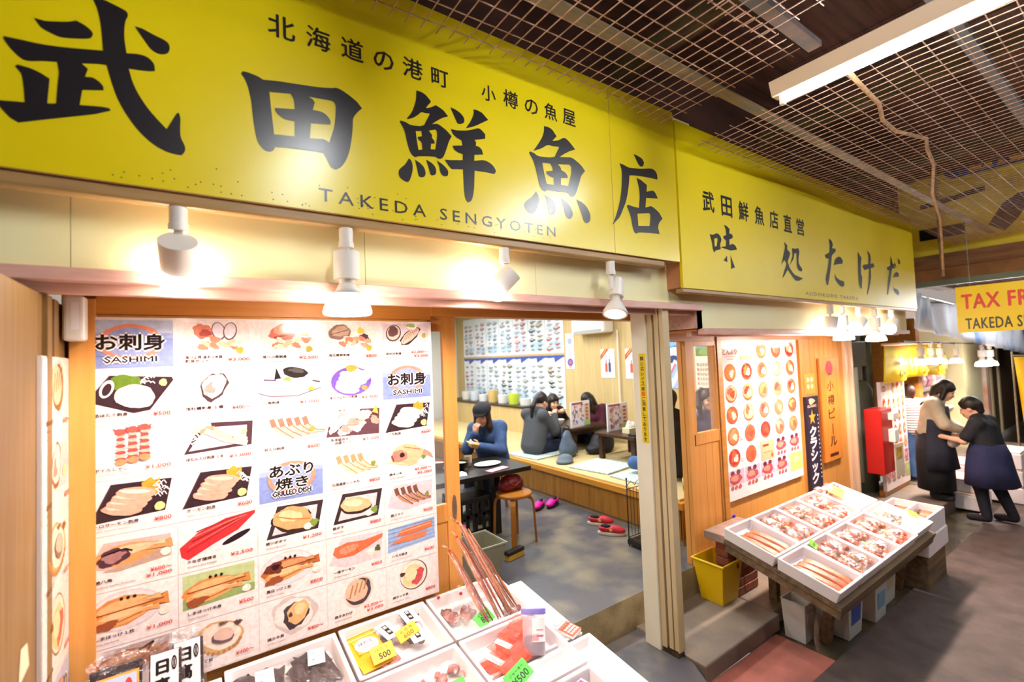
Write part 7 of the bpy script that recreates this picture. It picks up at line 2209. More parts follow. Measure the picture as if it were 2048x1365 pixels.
price_tag(T1, 1.215, -0.30, 0.30, '#5cd850', [('t', '800', 0.55, 0.2, 0.45, 0.55), ('t', 'イカ', 0.4, 0.68, 0.22, 0.4)], 'bright green price tag in front of the long jerky bags', -0.005, 0.10, 0.07)
# red salmon jerky packs, jar
RD = ['#d83c28', '#e05438', '#b82c20', '#e8704c']
k = 0
for (x, y, rz, lb, withl) in [(1.115, -0.56, 0.2, 'front left', True), (1.20, -0.50, 0.25, 'middle', True), (1.29, -0.455, 0.3, 'back right', False), (1.16, -0.635, 0.1, 'front middle under the green tag', False), (1.245, -0.575, 0.22, 'centre front', False), (1.35, -0.42, 0.35, 'back corner', False)]:
    packet(T1, x, y, rz, 0.11, 0.12, 0.03, 'red salmon jerky pack, ' + lb + ' of its tray', 'red salmon jerky packs', (9, RD, 'slab'), ((0.034, 0.085), [('r', 0.3, 0.1, 0.45, 0.9, '#b88880'), ('r', 0.6, 0.2, 0.7, 0.8, '#d8a8a0')], dict(col='#f6eaea', rz=0.2)) if withl else None, height=-0.05 + 0.004 * k, seed=70 + k, tinted=film('red_film', '#ff6a50', 0.45, 0.12, 0.6, 30))
    k += 1
price_tag(T1, 1.145, -0.70, 0.3, '#5cd850', [('t', '¥500', 0.5, 0.14, 0.4, 0.7), ('t', 'ジャーキー', 0.5, 0.64, 0.2, 0.7)], 'bright green price tag on the red salmon jerky packs', 0.0, 0.13, 0.075)
t = empty('plastic_jar', 'clear jar of dark sweets with a purple lid in the jerky tray', 'jar', (1.305, -0.60, 0.72))
ax = np.array((0.30, 0.40, 0.95)); ax = ax / np.linalg.norm(ax)
b = MB(); b.lathe([(0.0, 0), (0.048, 0.002), (0.054, 0.02), (0.054, 0.155), (0.046, 0.175)], (1.305, -0.60, 0.725), 28, ax); b.build('jar_body', film('jar_plastic', '#f4e8f4', 0.35, 0.05, 0.0), t, smooth=True)
b = MB(); b.lathe([(0.0, 0.004), (0.045, 0.006), (0.050, 0.02), (0.050, 0.075), (0.0, 0.085)], (1.305, -0.60, 0.725), 24, ax); b.build('sweets', M('dark_sweets', '#3a1830', 0.3, col2='#5c2848', scale=60), t, smooth=True)
b = MB(); b.lathe([(0.058, 0.165), (0.060, 0.170), (0.060, 0.188), (0.055, 0.192), (0.052, 0.18), (0.0, 0.178)], (1.305, -0.60, 0.725), 28, ax); b.build('lid', M('purple_lid', '#8c86d8', 0.35), t, smooth=True, auto=40)
fz = np.array((0, -0.9, 0.4)); ey_ = ax; ex_ = np.cross(ey_, fz); ex_ = ex_ / np.linalg.norm(ex_); ez_ = np.cross(ex_, ey_)
mb = MB()
for q in range(8):
    for (u0, u1) in [(-0.7 + q * 0.175, -0.7 + (q + 1) * 0.175)]:
        pt = lambda u, v: np.array((1.305, -0.60, 0.725)) + ey_ * v + 0.0552 * (math.sin(u) * ex_ + math.cos(u) * ez_)
        mb.add([pt(u0, 0.055), pt(u1, 0.055), pt(u1, 0.15), pt(u0, 0.15)], [(0, 1, 2, 3)], '#f4e8e8')
        if 1 < q < 6:
            pt2 = lambda u, v: np.array((1.305, -0.60, 0.725)) + ey_ * v + 0.0557 * (math.sin(u) * ex_ + math.cos(u) * ez_)
            mb.add([pt2(u0, 0.075), pt2(u1, 0.075), pt2(u1, 0.083), pt2(u0, 0.083)], [(0, 1, 2, 3)], '#b87888')
            mb.add([pt2(u0, 0.10), pt2(u1, 0.10), pt2(u1, 0.105), pt2(u0, 0.105)], [(0, 1, 2, 3)], '#c88c94')
        if q < 3:
            mb.add([pt2(u0, 0.06) if q > 1 else pt(u0, 0.06) + ez_ * 0.0005, pt(u1, 0.06) + ez_ * 0.0005, pt(u1, 0.09) + ez_ * 0.0005, pt(u0, 0.08) + ez_ * 0.0005], [(0, 1, 2, 3)], '#e0a0a4')
mb.build('label', m_print, t)
# dried squid legs
for i in range(3):
    packet(T1, 0.80 + i * 0.075, -0.52 + 0.01 * i, 0.1 * i, 0.07, 0.20, 0.03, 'clear bag of pinkish dried squid strips, ' + ['left', 'middle', 'right'][i] + ' of three', 'dried squid strips', (9, ['#c87068', '#e09488', '#b05c58', '#a8787c'], 'strip'), seed=90 + i, fm=m_film2)
packet(T1, 0.665, -0.53, 0.0, 0.14, 0.16, 0.04, 'bag of dark pink dried seaweed with a shrimp left of the squid strips', None, (24, ['#a84c64', '#c86c7c', '#8c3c54', '#d8a050'], 'chunk'), seed=95)
price_tag(T1, 0.86, -0.635, 0.02, '#5cd850', [('t', '600', 0.5, 0.2, 0.45, 0.5)], 'bright green price tag in front of the dried squid strips', 0.0, 0.14, 0.08)
for i, (x, y) in enumerate([(1.33, -0.87), (1.24, -0.93), (1.37, -0.97)]):
    packet(T1, x, y, 0.3 + 0.2 * i, 0.14, 0.10, 0.03, 'silver packet of brown snacks with a pink label, ' + ['at the back', 'at the left', 'nearest the front'][i] + ' of its tray', 'silver packets', (10, ['#6c4a44', '#8c6458', '#a8a4ac'], 'chunk'), ((0.05, 0.035), [('r', 0.3, 0.1, 0.8, 0.9, '#e0389c')], dict(col='#f4e4ec', x=0.03)), seed=100 + i, tinted=film('silver_film', '#d8d8e4', 0.4, 0.1, 0.6, 26))
t = T1.put('calculator', 'orange and white pocket calculator lying on the tray edge', 'calculator', 1.535, -0.56, -0.032, 0.32)
b = MB(); b.box((0, 0, 0.008), (0.085, 0.135, 0.016)); b.build('case', M('calc_white', '#eee4e0', 0.4), t, local=True, bevel=0.006)
b = MB(); b.box((0, -0.022, 0.0168), (0.082, 0.085, 0.002)); b.build('face_plate', M('calc_orange', '#e8542c', 0.4), t, local=True)
b = MB(); b.box((0, 0.043, 0.0168), (0.064, 0.024, 0.002)); b.build('display', M('calc_display', '#5c6058', 0.2), t, local=True)
for r_ in range(4):
    for c_ in range(4):
        b = MB(); b.box((-0.027 + c_ * 0.018, 0.004 - r_ * 0.018, 0.0188), (0.012, 0.011, 0.003)); b.build('key', MATS['calc_white'] if 0 < r_ else MATS['calc_orange'], t, local=True)
# standing kelp packs at the left end
for i, (x, y, rz, lb, kind) in enumerate([(-0.235, -0.19, 0.10, 'with a blue picture card, leftmost', 0), (-0.09, -0.20, 0.0, 'with a white label reading Hidaka, left of two', 1), (-0.02, -0.16, -0.05, 'with a white label reading Hidaka, right of two', 1)]):
    t = empty('kelp_pack', 'tall dark kelp pack ' + lb, 'packet', (x, y, 0.815), rz, 'standing kelp packs')
    t.rotation_mode = 'ZYX'; t.rotation_euler = (-0.35, 0, rz)
    b = MB(); b.box((0, 0.0, 0.12), (0.15 if kind == 0 else 0.10, 0.012, 0.24), col='#231a20'); b.build('kelp', M('kelp_dark', '#231a20', 0.35, col2='#3a2c34', scale=20, stretch=(1, 1, 0.2)), t, local=True, bevel=0.004)
    w_ = 0.17 if kind == 0 else 0.12
    b = MB(); b.add([(-w_ / 2, -0.009, 0.0), (w_ / 2, -0.009, 0.0), (w_ / 2, -0.009, 0.27), (w_ / 4, -0.005, 0.30), (-w_ / 4, -0.005, 0.29), (-w_ / 2, -0.009, 0.265)], [(0, 1, 2, 3, 4, 5)]); b.add([(-w_ / 2, 0.009, 0.0), (w_ / 2, 0.009, 0.0), (w_ / 2, 0.009, 0.27), (-w_ / 2, 0.009, 0.265)], [(3, 2, 1, 0)]); b.build('film', m_film, t, local=True)
    mb = MB()
    if kind == 0:
        p_ = Print(mb, (-0.055, -0.0095, 0.08), (1, 0, 0), (0, 0, 1), 0.12, 0.13, 0.0006, 0.0003); p_.r(0, 0, 1, 1, '#e8a850'); p_.r(0.06, 0.05, 0.94, 0.94, '#b8c4dc'); p_.e(0.4, 0.3, 0.25, 0.25, 0, '#5c586c', 0.2); p_.e(0.75, 0.6, 0.1, 0.25, 0, '#d84040')
    else:
        p_ = Print(mb, (-0.045, -0.0095, 0.02), (1, 0, 0), (0, 0, 1), 0.085, 0.22, 0.0006, 0.0003); p_.r(0, 0, 1, 1, '#f0e8ea'); p_.text('日', 0.42, 0.68, 0.20, '#181216', 0.05, 'c', 0.42); p_.text('高', 0.42, 0.40, 0.22, '#181216', 0.05, 'c', 0.5); p_.text('昆布', 0.42, 0.12, 0.16, '#181216', 0.03, 'c', 0.6)
        p_.e(0.84, 0.80, 0.10, 0.11, 0, '#181216'); p_.e(0.84, 0.80, 0.06, 0.07, 0, '#f0e8ea'); p_.r(0.80, 0.74, 0.88, 0.86, '#5c5054')
    mb.build('label', m_print, t, local=True)

# table 2 : in front of the second shop
t = empty('display_table', 'low sloping timber display table with foam trays in front of the bowl menu', 'table', (4.2, -0.75, 0.0))
b = MB(); b.box((4.19, -0.745, T2.z0 - 0.26 * 0.745 - 0.110), (1.88, 0.78, 0.035), (T2.a, 0, 0)); b.build('board', m_oldwood, t, bevel=0.004)
b = MB(); b.box((3.28, -0.745, T2.z0 - 0.26 * 0.745 - 0.150), (0.045, 0.76, 0.06), (T2.a, 0, 0)); b.build('side_rail', m_oldwood, t)
b = MB(); b.box((4.19, -1.09, T2.z0 - 0.26 * 1.09 - 0.150), (1.86, 0.04, 0.06), (T2.a, 0, 0)); b.build('front_rail', m_oldwood, t)
for x, y, z0_ in ((3.74, -0.90, -0.03), (3.80, -0.44, 0.115), (5.04, -0.95, -0.03), (5.04, -0.46, 0.115)):
    b = MB(); b.tube([(x + (0.04 if y < -0.7 else 0.0), y + (0.10 if y < -0.7 else 0), z0_), (x, y, T2.z0 + 0.26 * y - 0.13)], 0.042, 4); b.build('leg', m_oldwood, t)
b = MB(); b.tube([(3.80, -0.50, 0.60), (3.78, -0.66, 0.50)], 0.025, 4); b.build('brace', m_oldwood, t)
G2 = 'foam trays on the low display table'
xs2 = [3.235, 3.60, 3.965, 4.33, 4.70]
coln = ['first', 'second', 'third', 'fourth']
for i in range(4):
    foam_tray(T2, xs2[i], xs2[i + 1] - 0.004, -0.385, -0.755, '%s white foam tray from the yellow bin in the back row' % coln[i], G2, 0.085)
    foam_tray(T2, xs2[i], xs2[i + 1] - 0.004, -0.76, -1.13, '%s white foam tray from the yellow bin in the front row' % coln[i], G2, 0.085)
foam_tray(T2, 4.705, 5.12, -0.39, -0.74, 'white foam tray with a yellow card behind the front row', G2, 0.085)
foam_tray(T2, 4.705, 5.12, -0.75, -1.12, 'white foam tray covered by a glossy clear bag', G2, 0.085)
JK = ['#e0683c', '#e88850', '#c8502c', '#f0a878', '#d07040']
n_ = 0
for i in range(4):
    for row in (0, 1):
        yc = -0.57 if row == 0 else -0.945
        xc = (xs2[i] + xs2[i + 1]) / 2
        if i == 0:
            for q in range(3):
                t = T2.put('salmon_fillet', 'orange salmon fillet in the %s row tray by the yellow bin, %s' % (['back', 'front'][row], ['left', 'middle', 'right'][q]), 'fish', xc - 0.085 + q * 0.085, yc - (0.02 if row else 0.03), -0.062, 0.12, 'salmon fillets')
                b = MB(); vs, fs = pillow(0.088, 0.29, 0.034); b.add(vs, fs, ['#e8804c', '#e07440', '#ec8c5c'][q]); b.build('fillet', m_food, t, smooth=True, local=True)
                b = MB(); b.box((0.027, 0, 0.012), (0.008, 0.24, 0.012), col='#b8a8a0'); b.build('skin', m_food, t, local=True)
            continue
        for q in range(4):
            n_ += 1
            packet(T2, xc - 0.075 + 0.15 * (q % 2), yc + 0.075 - 0.15 * (q // 2), 0.12 + random.uniform(-0.15, 0.15), 0.155, 0.165, 0.055,
                   'clear bag of orange jerky, %s %s, in the %s row tray %s from the bin' % (['back', 'front'][q // 2], ['left', 'right'][q % 2], ['back', 'front'][row], coln[i]),
                   'jerky bags on the low display table', (26, JK, 'chunk'), ((0.032, 0.07), [('r', 0.3, 0.1, 0.5, 0.9, '#d8b0a0')], dict(col='#f4e4dc', rz=1.2, x=0.0)) if q != 2 else ((0.03, 0.03), [('r', 0.2, 0.2, 0.8, 0.8, '#e8b040')], dict(col='#f0c860', x=0.03, y=0.05)), seed=200 + n_, height=-0.062)
price_tag(T2, 3.68, -0.80, 0.4, '#8cd828', [('r', 0.2, 0.3, 0.8, 0.6, '#5c9c1c')], 'small green price tag at the middle of the nearest trays', 0.0, 0.07, 0.06)
price_tag(T2, 4.88, -0.50, 0.3, '#ecc428', [('r', 0.15, 0.55, 0.85, 0.65, '#b88c14'), ('r', 0.2, 0.3, 0.7, 0.4, '#b88c14')], 'large yellow card lying on the tray at the back of the low display table', 0.01, 0.20, 0.12, 0.1)
price_tag(T2, 5.03, -1.00, 0.4, '#ece024', [('r', 0.2, 0.4, 0.8, 0.55, '#a89c14')], 'small yellow tag on the glossy clear bag', 0.03, 0.09, 0.07, 0.2)
packet(T2, 4.87, -0.90, 0.3, 0.30, 0.22, 0.06, 'large glossy clear bag of silver dried fish', None, (18, ['#a8a8a0', '#c8c0b0', '#d8a088'], 'chunk'), seed=300, height=-0.055)
for q in range(4):
    packet(T2, 4.75 + 0.09 * q, -0.42 - 0.02 * (q % 2), 0.3, 0.10, 0.10, 0.05, 'reddish fish bag at the far back of the low display, %s of four' % ['first', 'second', 'third', 'last'][q], 'reddish bags at the back', (10, ['#b85c4c', '#d88470', '#984038'], 'chunk'), seed=310 + q, height=-0.03)
# tray of fillets standing on boxes further right
t = empty('fish_crate', 'white foam crate of salmon fillets standing on another crate beside the low display table', 'crate', (5.42, -0.95, -0.03))
b = MB(); b.box((5.42, -0.86, 0.36), (0.56, 0.42, 0.16)); b.build('lower_crate', m_foam, t, bevel=0.01)
b = MB(); b.box((5.42, -0.86, 0.12), (0.5, 0.38, 0.30)); b.build('base_crate', m_oldwood, t, bevel=0.01)
for x0, x1, y0, y1 in ((5.15, 5.69, -1.06, -1.04), (5.15, 5.69, -0.69, -0.67), (5.15, 5.17, -1.04, -0.69), (5.67, 5.69, -1.04, -0.69), (5.17, 5.67, -0.875, -0.86)):
    b = MB(); b.bx(x0, x1, y0, y1, 0.44, 0.60); b.build('crate_wall', m_foam, t, bevel=0.005)
b = MB(); b.bx(5.16, 5.68, -1.05, -0.68, 0.44, 0.52); b.build('crate_floor', m_foam, t)
for q in range(6):
    t = empty('salmon_fillet', 'brownish orange fillet in the foam crate, %s' % ['back left', 'back middle', 'back right', 'front left', 'front middle', 'front right'][q], 'fish', (5.26 + 0.16 * (q % 3), -0.77 - 0.18 * (q // 3), 0.52), 0.1, 'fillets in the foam crate')
    vs, fs = pillow(0.14, 0.11, 0.03); b = MB(); b.add(vs, fs, '#b86c40'); b.build('fillet', m_food, t, smooth=True, local=True)
    b = MB(); b.box((0, 0.045, 0.018), (0.12, 0.02, 0.02), col='#3a2820'); b.build('skin', m_food, t, local=True)
# bricks, buckets and boxes under the low table
m_brick = M('old_brick', '#9c5a40', 0.8, col2='#7c4634', scale=12)
for k, z in enumerate((0.12, 0.186, 0.252, 0.318, 0.384, 0.450, 0.516)):
    for q in range(2):
        o = MB(); o.box((3.61 + q * 0.212 + 0.008 * (k % 2), -0.19 + 0.006 * (k % 3), z + 0.032), (0.205, 0.11, 0.062))
        tag(o.build('brick', m_brick, bevel=0.004), 'worn brick behind the yellow bin, %s course from the ground, %s one' % (['first', 'second', 'third', 'fourth', 'fifth', 'sixth', 'seventh'][k], ['left', 'right'][q]), 'brick', 'bricks under the low table')
b = MB(); b.box((3.70, -0.20, 0.615), (0.50, 0.26, 0.065))
tag(b.build('concrete_slab', M('pinkish_slab', '#a8887c', 0.8, col2='#8c7464', scale=8), bevel=0.008), 'thick concrete slab lying on top of the brick pile', 'slab')


def bucket(x, y, z, w, d, h, label, lcol):
    t = empty('plastic_tub', label, 'tub', (x, y, z), 0, 'plastic tubs under the low table')
    prof = [(w * 0.42, d * 0.42, 0), (w * 0.5, d * 0.5, h), (w * 0.5 + 0.008, d * 0.5 + 0.008, h), (w * 0.5 - 0.008, d * 0.5 - 0.008, h), (w * 0.40, d * 0.40, 0.01)]
    vs = []
    for a, b_, zz in prof:
        vs += [(x - a, y - b_, z + zz), (x + a, y - b_, z + zz), (x + a, y + b_, z + zz), (x - a, y + b_, z + zz)]
    fs = [(0, 3, 2, 1), (16, 17, 18, 19)]
    for i in range(4):
        for q in range(4):
            fs.append((i * 4 + q, i * 4 + (q + 1) % 4, (i + 1) * 4 + (q + 1) % 4, (i + 1) * 4 + q))
    b = MB(); b.add(vs, fs); b.build('tub_body', M('tub_white', '#c8c4bc', 0.5), t, bevel=0.008)
    b = MB(); b.box((x, y - d * 0.47, z + h * 0.55), (w * 0.6, 0.004, h * 0.45), (0.09, 0, 0), col=lcol)
    b.build('label', m_print, t)
    return t


bucket(4.02, -0.80, -0.03, 0.27, 0.24, 0.30, 'white plastic tub with a small blue mark behind the front table leg', '#4c5cb0')
bucket(4.42, -0.84, -0.03, 0.25, 0.22, 0.28, 'white plastic tub with a pale blue label under the low table', '#78a4b8')
bucket(3.69, -0.66, -0.03, 0.15, 0.17, 0.28, 'white plastic tub left of the front table leg', '#c4c0b8')
bucket(4.75, -0.78, -0.03, 0.30, 0.26, 0.34, 'cream plastic tub deep under the low table with bottles in it', '#c0b490')
for q in range(3):
    t = empty('bottle', 'small bottle with a %s cap in the cream tub under the low table' % ['white', 'gold', 'red'][q], 'bottle', (4.68 + 0.07 * q, -0.84, -0.02), 0, 'bottles in the cream tub')
    b = MB(); b.lathe([(0.03, 0), (0.03, 0.26), (0.012, 0.33), (0.012, 0.36)], (4.68 + 0.07 * q, -0.84, -0.02), 14); b.build('glass', M('brown_bottle', '#4a3418', 0.15), t, smooth=True, auto=40)
    b = MB(); b.lathe([(0.014, 0.355), (0.014, 0.385), (0, 0.385)], (4.68 + 0.07 * q, -0.84, -0.02), 14); b.build('cap', M('cap%d' % q, ['#e8e0d8', '#d8a838', '#c83838'][q], 0.4), t)

# ------------------------------------------------------------------ further along the alley
m_dirty = M('dirty_yellow_board', '#ecd030', 0.6, col2='#c8ac34', scale=2.0, detail=5)
m_brownb = M('brown_beam', '#8a5c34', 0.7, col2='#6c4628', scale=4, stretch=(5, 0.5, 5))
m_darkwall = M('dark_olive_wall', '#4c4634', 0.8, col2='#3a3628', scale=3)
# boards across the alley at the lower ceiling
b = MB(); b.bx(9.0, 9.06, -4.8, 0.6, 3.40, 4.55); o = b.build('cross_board', m_dirty)
tag(o, 'old yellow signboard spanning the alley under the ceiling', 'sign board')
t = o
fr = lambda pts: [(8.9975, y, z) for y, z in pts]
for pts in ([(-0.22, 3.63), (-0.72, 3.63), (-0.72, 3.79), (-0.22, 3.80)], [(-0.95, 3.70), (-1.10, 3.58), (-1.22, 3.70), (-1.34, 3.90), (-1.75, 3.93), (-1.75, 4.08), (-1.25, 4.05), (-1.10, 3.95)], [(-0.25, 4.10), (-0.60, 4.13), (-0.95, 4.18), (-0.95, 4.25), (-0.55, 4.20), (-0.25, 4.17)]):
    b = MB(); n_ = len(pts); c_ = np.mean(np.array(pts), 0)
    b.add([(8.9975, c_[0], c_[1])] + fr(pts), [(0, 1 + i, 1 + (i + 1) % n_) for i in range(n_)]); b.build('black_stroke', m_black, t)
b = MB(); pl = Print(b, (8.998, -0.52, 4.44), (0, -1, 0), (0, 0, 1), 1.6, 0.34, 0.001, 0.0006)
pl.e(0.10, 0.5, 0.10, 0.5, 0, '#28366c'); pl.r(0.1, 0.0, 1.0, 1.0, '#28366c'); pl.r(0.18, 0.14, 0.98, 0.86, '#c89030'); pl.text('R', 0.38, 0.18, 0.6, '#28366c', 0.05, 'c'); pl.line([(0.26, 0.2), (0.31, 0.8)], 0.03, '#28366c')
b.build('blue_banner_print', m_print, t)
b = MB(); b.bx(8.98, 9.2, -4.8, 0.6, 3.20, 3.40); struct('trim_18', b, m_brownb)
b = MB(); b.bx(9.06, 9.3, -4.8, 0.6, 3.02, 3.20); struct('trim_19', b, M('rust_brown_beam', '#9c6838', 0.75, col2='#7a4c28', scale=3))
b = MB(); b.bx(8.9, 8.97, -4.8, 0.4, 2.93, 3.01); struct('trim_20', b, M('green_grey_beam', '#6c7058', 0.6))
b = MB(); b.bx(9.2, 20.0, -4.8, 0.6, 3.35, 3.42); struct('ceiling', b, m_ceil)
wire_panel(9.05, 14.5, -3.4, -0.15, 2.97, 0.14, 0.16, 'pale wire mesh sheet under the lower ceiling beyond the yellow cross board')
b = MB(); b.bx(19.5, 19.6, -4.9, 0.7, -0.1, 3.5); struct('wall_right', b, m_darkwall)
b = MB(); b.bx(6.9, 9.15, 0.62, 0.70, -0.1, 4.6); struct('wall_front', b, m_darkwall)
b = MB(); b.bx(11.85, 13.2, -0.02, 0.7, 0.1, 2.6); struct('wall_front', b, M('pale_green_wall', '#cfc69c', 0.6))
b = MB(); b.bx(13.2, 19.5, 0.0, 0.1, 0.1, 3.4); struct('wall_front', b, M('brown_shutter', '#5c4028', 0.7, col2='#4a3420', scale=2, stretch=(6, 1, 0.4)))
b = MB(); b.bx(9.3, 11.85, 0.62, 0.70, 0.0, 3.4); struct('wall_front', b, M('pale_pink_tiles', '#e4d4cc', 0.5))
b = MB(); b.bx(9.12, 9.28, -0.06, 0.62, 0.0, 2.5); struct('trim_21', b, m_wood3)
b = MB(); b.bx(13.2, 13.4, -0.08, 0.0, 0.1, 2.4); struct('trim_22', b, M('red_white_post', '#c87858', 0.5, col2='#e0d0c0', scale=2))
for x in (13.9, 14.6):
    b = MB(); b.bx(x, x + 0.12, -0.03, 0.0, 0.1, 2.4); struct('trim_23', b, m_beige)
b = MB(); b.bx(8.62, 9.12, 0.55, 0.60, 0.2, 2.4); struct('trim_24', b, M('light_blue_panel', '#9cc0d4', 0.5))

# hanging tax free sign
t = empty('hanging_sign', 'yellow hanging sign reading TAX FREE in red across the alley', 'sign', (7.5, -1.55, 2.5))
b = MB(); b.bx(7.495, 7.515, -2.26, -0.875, 2.215, 2.757); b.build('panel', M('tax_yellow', '#f0cc10', 0.4), t, bevel=0.002)
m_redink = M('red_ink', '#d8402c', 0.4)
put_letters('TAX FREE', 'red_letter', m_redink, t, (7.4945, -0.925, 2.495), (0, -1, 0), (0, 0, 1), 0.165, 0.70, 0.022, 1.1)
put_letters('TAKEDA SENGYOTEN', 'dark_letter', M('olive_ink', '#3a3c18', 0.4), t, (7.4945, -0.945, 2.255), (0, -1, 0), (0, 0, 1), 0.125, 0.98, 0.014, 1.1)
for y in (-1.0, -2.12):
    b = MB(); b.tube([(7.505, y, 2.757), (7.505, y, 3.45)], 0.004, 6); b.build('hanging_wire', m_steel, t)
b = MB(); b.tube([(8.3, -0.60, 3.0), (8.3, -0.60, 4.55)], 0.02, 8)
tag(b.build('conduit_pipe', M('brown_conduit', '#9c7848', 0.6)), 'vertical conduit dropping through the wire mesh beside the far end of the smaller sign', 'conduit')
# far fluorescent lamps
for x, y0, y1, z, lb in ((10.0, -0.16, -1.30, 2.64, 'lit fluorescent batten behind the TAX FREE sign'), (11.5, -0.6, -1.6, 2.85, 'lit fluorescent batten under the far wire mesh'), (13.0, -1.2, -2.2, 2.85, 'most distant lit fluorescent batten on the right')):
    batten(x, lb, y0, y1, z)

# vinyl sheet hanging along the far shops
vs, fs = [], []
nx_, nz_ = 60, 5
for i in range(nx_ + 1):
    x = 7.45 + 7.5 * i / nx_
    zb = 2.30 - 0.07 * (x - 7.45)
    zt = 2.74 - 0.035 * (x - 7.45)
    for k in range(nz_ + 1):
        vs.append((x, -0.46 + 0.03 * math.sin(x * 9) + 0.06 * (k / nz_) * math.sin(x * 3.1), zb + (zt - zb) * k / nz_))
for i in range(nx_):
    for k in range(nz_):
        a = i * (nz_ + 1) + k
        fs.append((a, a + nz_ + 1, a + nz_ + 2, a + 1))
b = MB(); b.add(vs, fs)
o = b.build('vinyl_sheet', M('blue_white_vinyl', '#dcdce4', 0.75, col2='#6c94d0', scale=2.2, stretch=(1, 1, 0.5), contrast=(0.52, 0.68)), smooth=True)
sm = o.modifiers.new('thick', 'SOLIDIFY'); sm.thickness = 0.006
tag(o, 'blue and white vinyl sheet hanging along the far shops', 'awning')
b = MB(); b.tube([(7.42, -0.46, 2.74), (15.0, -0.46, 2.48)], 0.015, 8)
tag(b.build('awning_rail', m_steel), 'thin rail carrying the blue and white vinyl sheet', 'rail')
# yellow banner cloth
vs, fs = [], []
for i in range(41):
    x = 7.35 + 2.5 * i / 40
    for k in range(5):
        vs.append((x, -0.20 + 0.04 * math.sin(x * 7) * (1 - k / 5), 1.62 + 0.48 * k / 4 - 0.02 * math.sin(x * 2)))
for i in range(40):
    for k in range(4):
        a = i * 5 + k
        fs.append((a, a + 5, a + 6, a + 1))
t = empty('banner', 'yellow cloth banner with dark brush writing above the far shop', 'banner', (8.6, -0.2, 1.85))
b = MB(); b.add(vs, fs); o = b.build('cloth', M('banner_yellow', '#f0d014', 0.6), t, smooth=True)
sm = o.modifiers.new('thick', 'SOLIDIFY'); sm.thickness = 0.004
for i, ch in enumerate('たけだ鮮魚'):
    mb = MB(); put_text(mb, ch, (7.72 + i * 0.46, -0.27, 1.70), (1, 0, 0), (0, 0, 1), height=0.27, width=0.32, bold=0.03, align='c', col='#6c6010'); mb.build('character', m_print, t)
b = MB(); b.tube([(7.2, -0.22, 2.11), (9.95, -0.22, 2.11)], 0.018, 8)
tag(b.build('banner_pole', m_wood), 'wooden pole carrying the yellow cloth banner', 'pole')
b = MB(); b.tube([(7.3, -0.40, 2.14), (13.0, -0.40, 2.02)], 0.012, 8)
tag(b.build('lamp_wire', m_black), 'black wire carrying the lamps of the far shop', 'wire')
for i, (x, z, lb, on) in enumerate([(7.95, 2.13, 'nearest of the row over the far shop', True), (8.40, 2.12, 'second of the row over the far shop', False), (8.80, 2.11, 'third of the row over the far shop', True), (9.60, 2.09, 'fourth of the row over the far shop', True), (11.2, 2.06, 'left one of the far pair', True), (11.75, 2.05, 'right one of the far pair', False)]):
    track_lamp('par', x, -0.40, z, (0, 0, -1), 'white reflector lamp, ' + lb, 75 if on else 10, (x, -0.35, 0.5), 0.85 if i < 4 else 1.1, 'lamps over the far shop', on)

# between the shops: pipes, red box, poster
t = empty('water_heater', 'dark grey green tank with pipes in the gap beside the pillar', 'machine', (7.4, 0.35, -0.03))
m_tank = M('dark_tank', '#5c5e48', 0.5, col2='#44463a', scale=4)
b = MB(); b.lathe([(0.24, 0), (0.26, 0.1), (0.26, 1.5), (0.2, 1.62), (0, 1.64)], (7.62, 0.32, 0.0), 24); b.build('tank', m_tank, t, smooth=True, auto=40)
for x, y, z0, z1, r in ((7.15, 0.18, 0.0, 2.2, 0.05), (7.32, 0.14, 0.3, 1.95, 0.035), (7.95, 0.2, 0.2, 2.3, 0.06)):
    b = MB(); b.tube([(x, y, z0), (x, y, z1), (x + 0.12, y + 0.1, z1 + 0.15)], r, 12); b.build('pipe', M('pale_pipe', '#a8b0a0', 0.4) if r < 0.05 else m_tank, t, smooth=True)
b = MB(); b.box((7.3, 0.3, 2.0), (0.7, 0.4, 0.35)); b.build('duct', m_tank, t, bevel=0.02)
t = empty('red_box', 'red metal hose box with small white boxes on its side beside the pillar', 'box', (7.12, -0.2, 0.5))
b = MB(); b.bx(6.93, 7.30, -0.24, -0.06, 0.52, 1.31); b.build('cabinet', M('fire_red', '#b41c18', 0.4), t, bevel=0.008)
b = MB(); b.bx(7.14, 7.34, -0.30, -0.24, 1.17, 1.26); b.build('white_box', m_wplastic, t, bevel=0.01)
b = MB(); b.bx(7.12, 7.26, -0.31, -0.24, 0.90, 1.06); b.build('white_box', m_wplastic, t, bevel=0.01)
b = MB(); b.bx(7.20, 7.50, -0.275, -0.265, 0.45, 0.86); b.build('paper_sheet', M('cream_paper', '#d8ccb0', 0.7), t)
b = MB(); b.bx(7.24, 7.44, -0.277, -0.275, 0.68, 0.82); b.build('print', M('paper_print', '#a8703c', 0.6, col2='#e0c030', scale=16), t)
t = empty('bowl_menu_board', 'bright photo menu of bowls at the front of the far shop beside the red box', 'menu board', (7.85, -0.06, 0.9))
b = MB(); b.col = lin('#f2e6e4'); b.bx(7.42, 8.32, -0.10, -0.06, 0.20, 1.62); b.build('backing_sheet', m_gloss, t)
bowl_board((7.43, -0.101, 0.21), (1, 0, 0), (0, 0, 1), 0.88, 1.40, t, 8)
b = MB(); b.bx(7.40, 8.34, -0.08, -0.02, -0.03, 0.20)
tag(b.build('plinth_board', m_wood3), 'timber board under the far bowl menu', 'board')

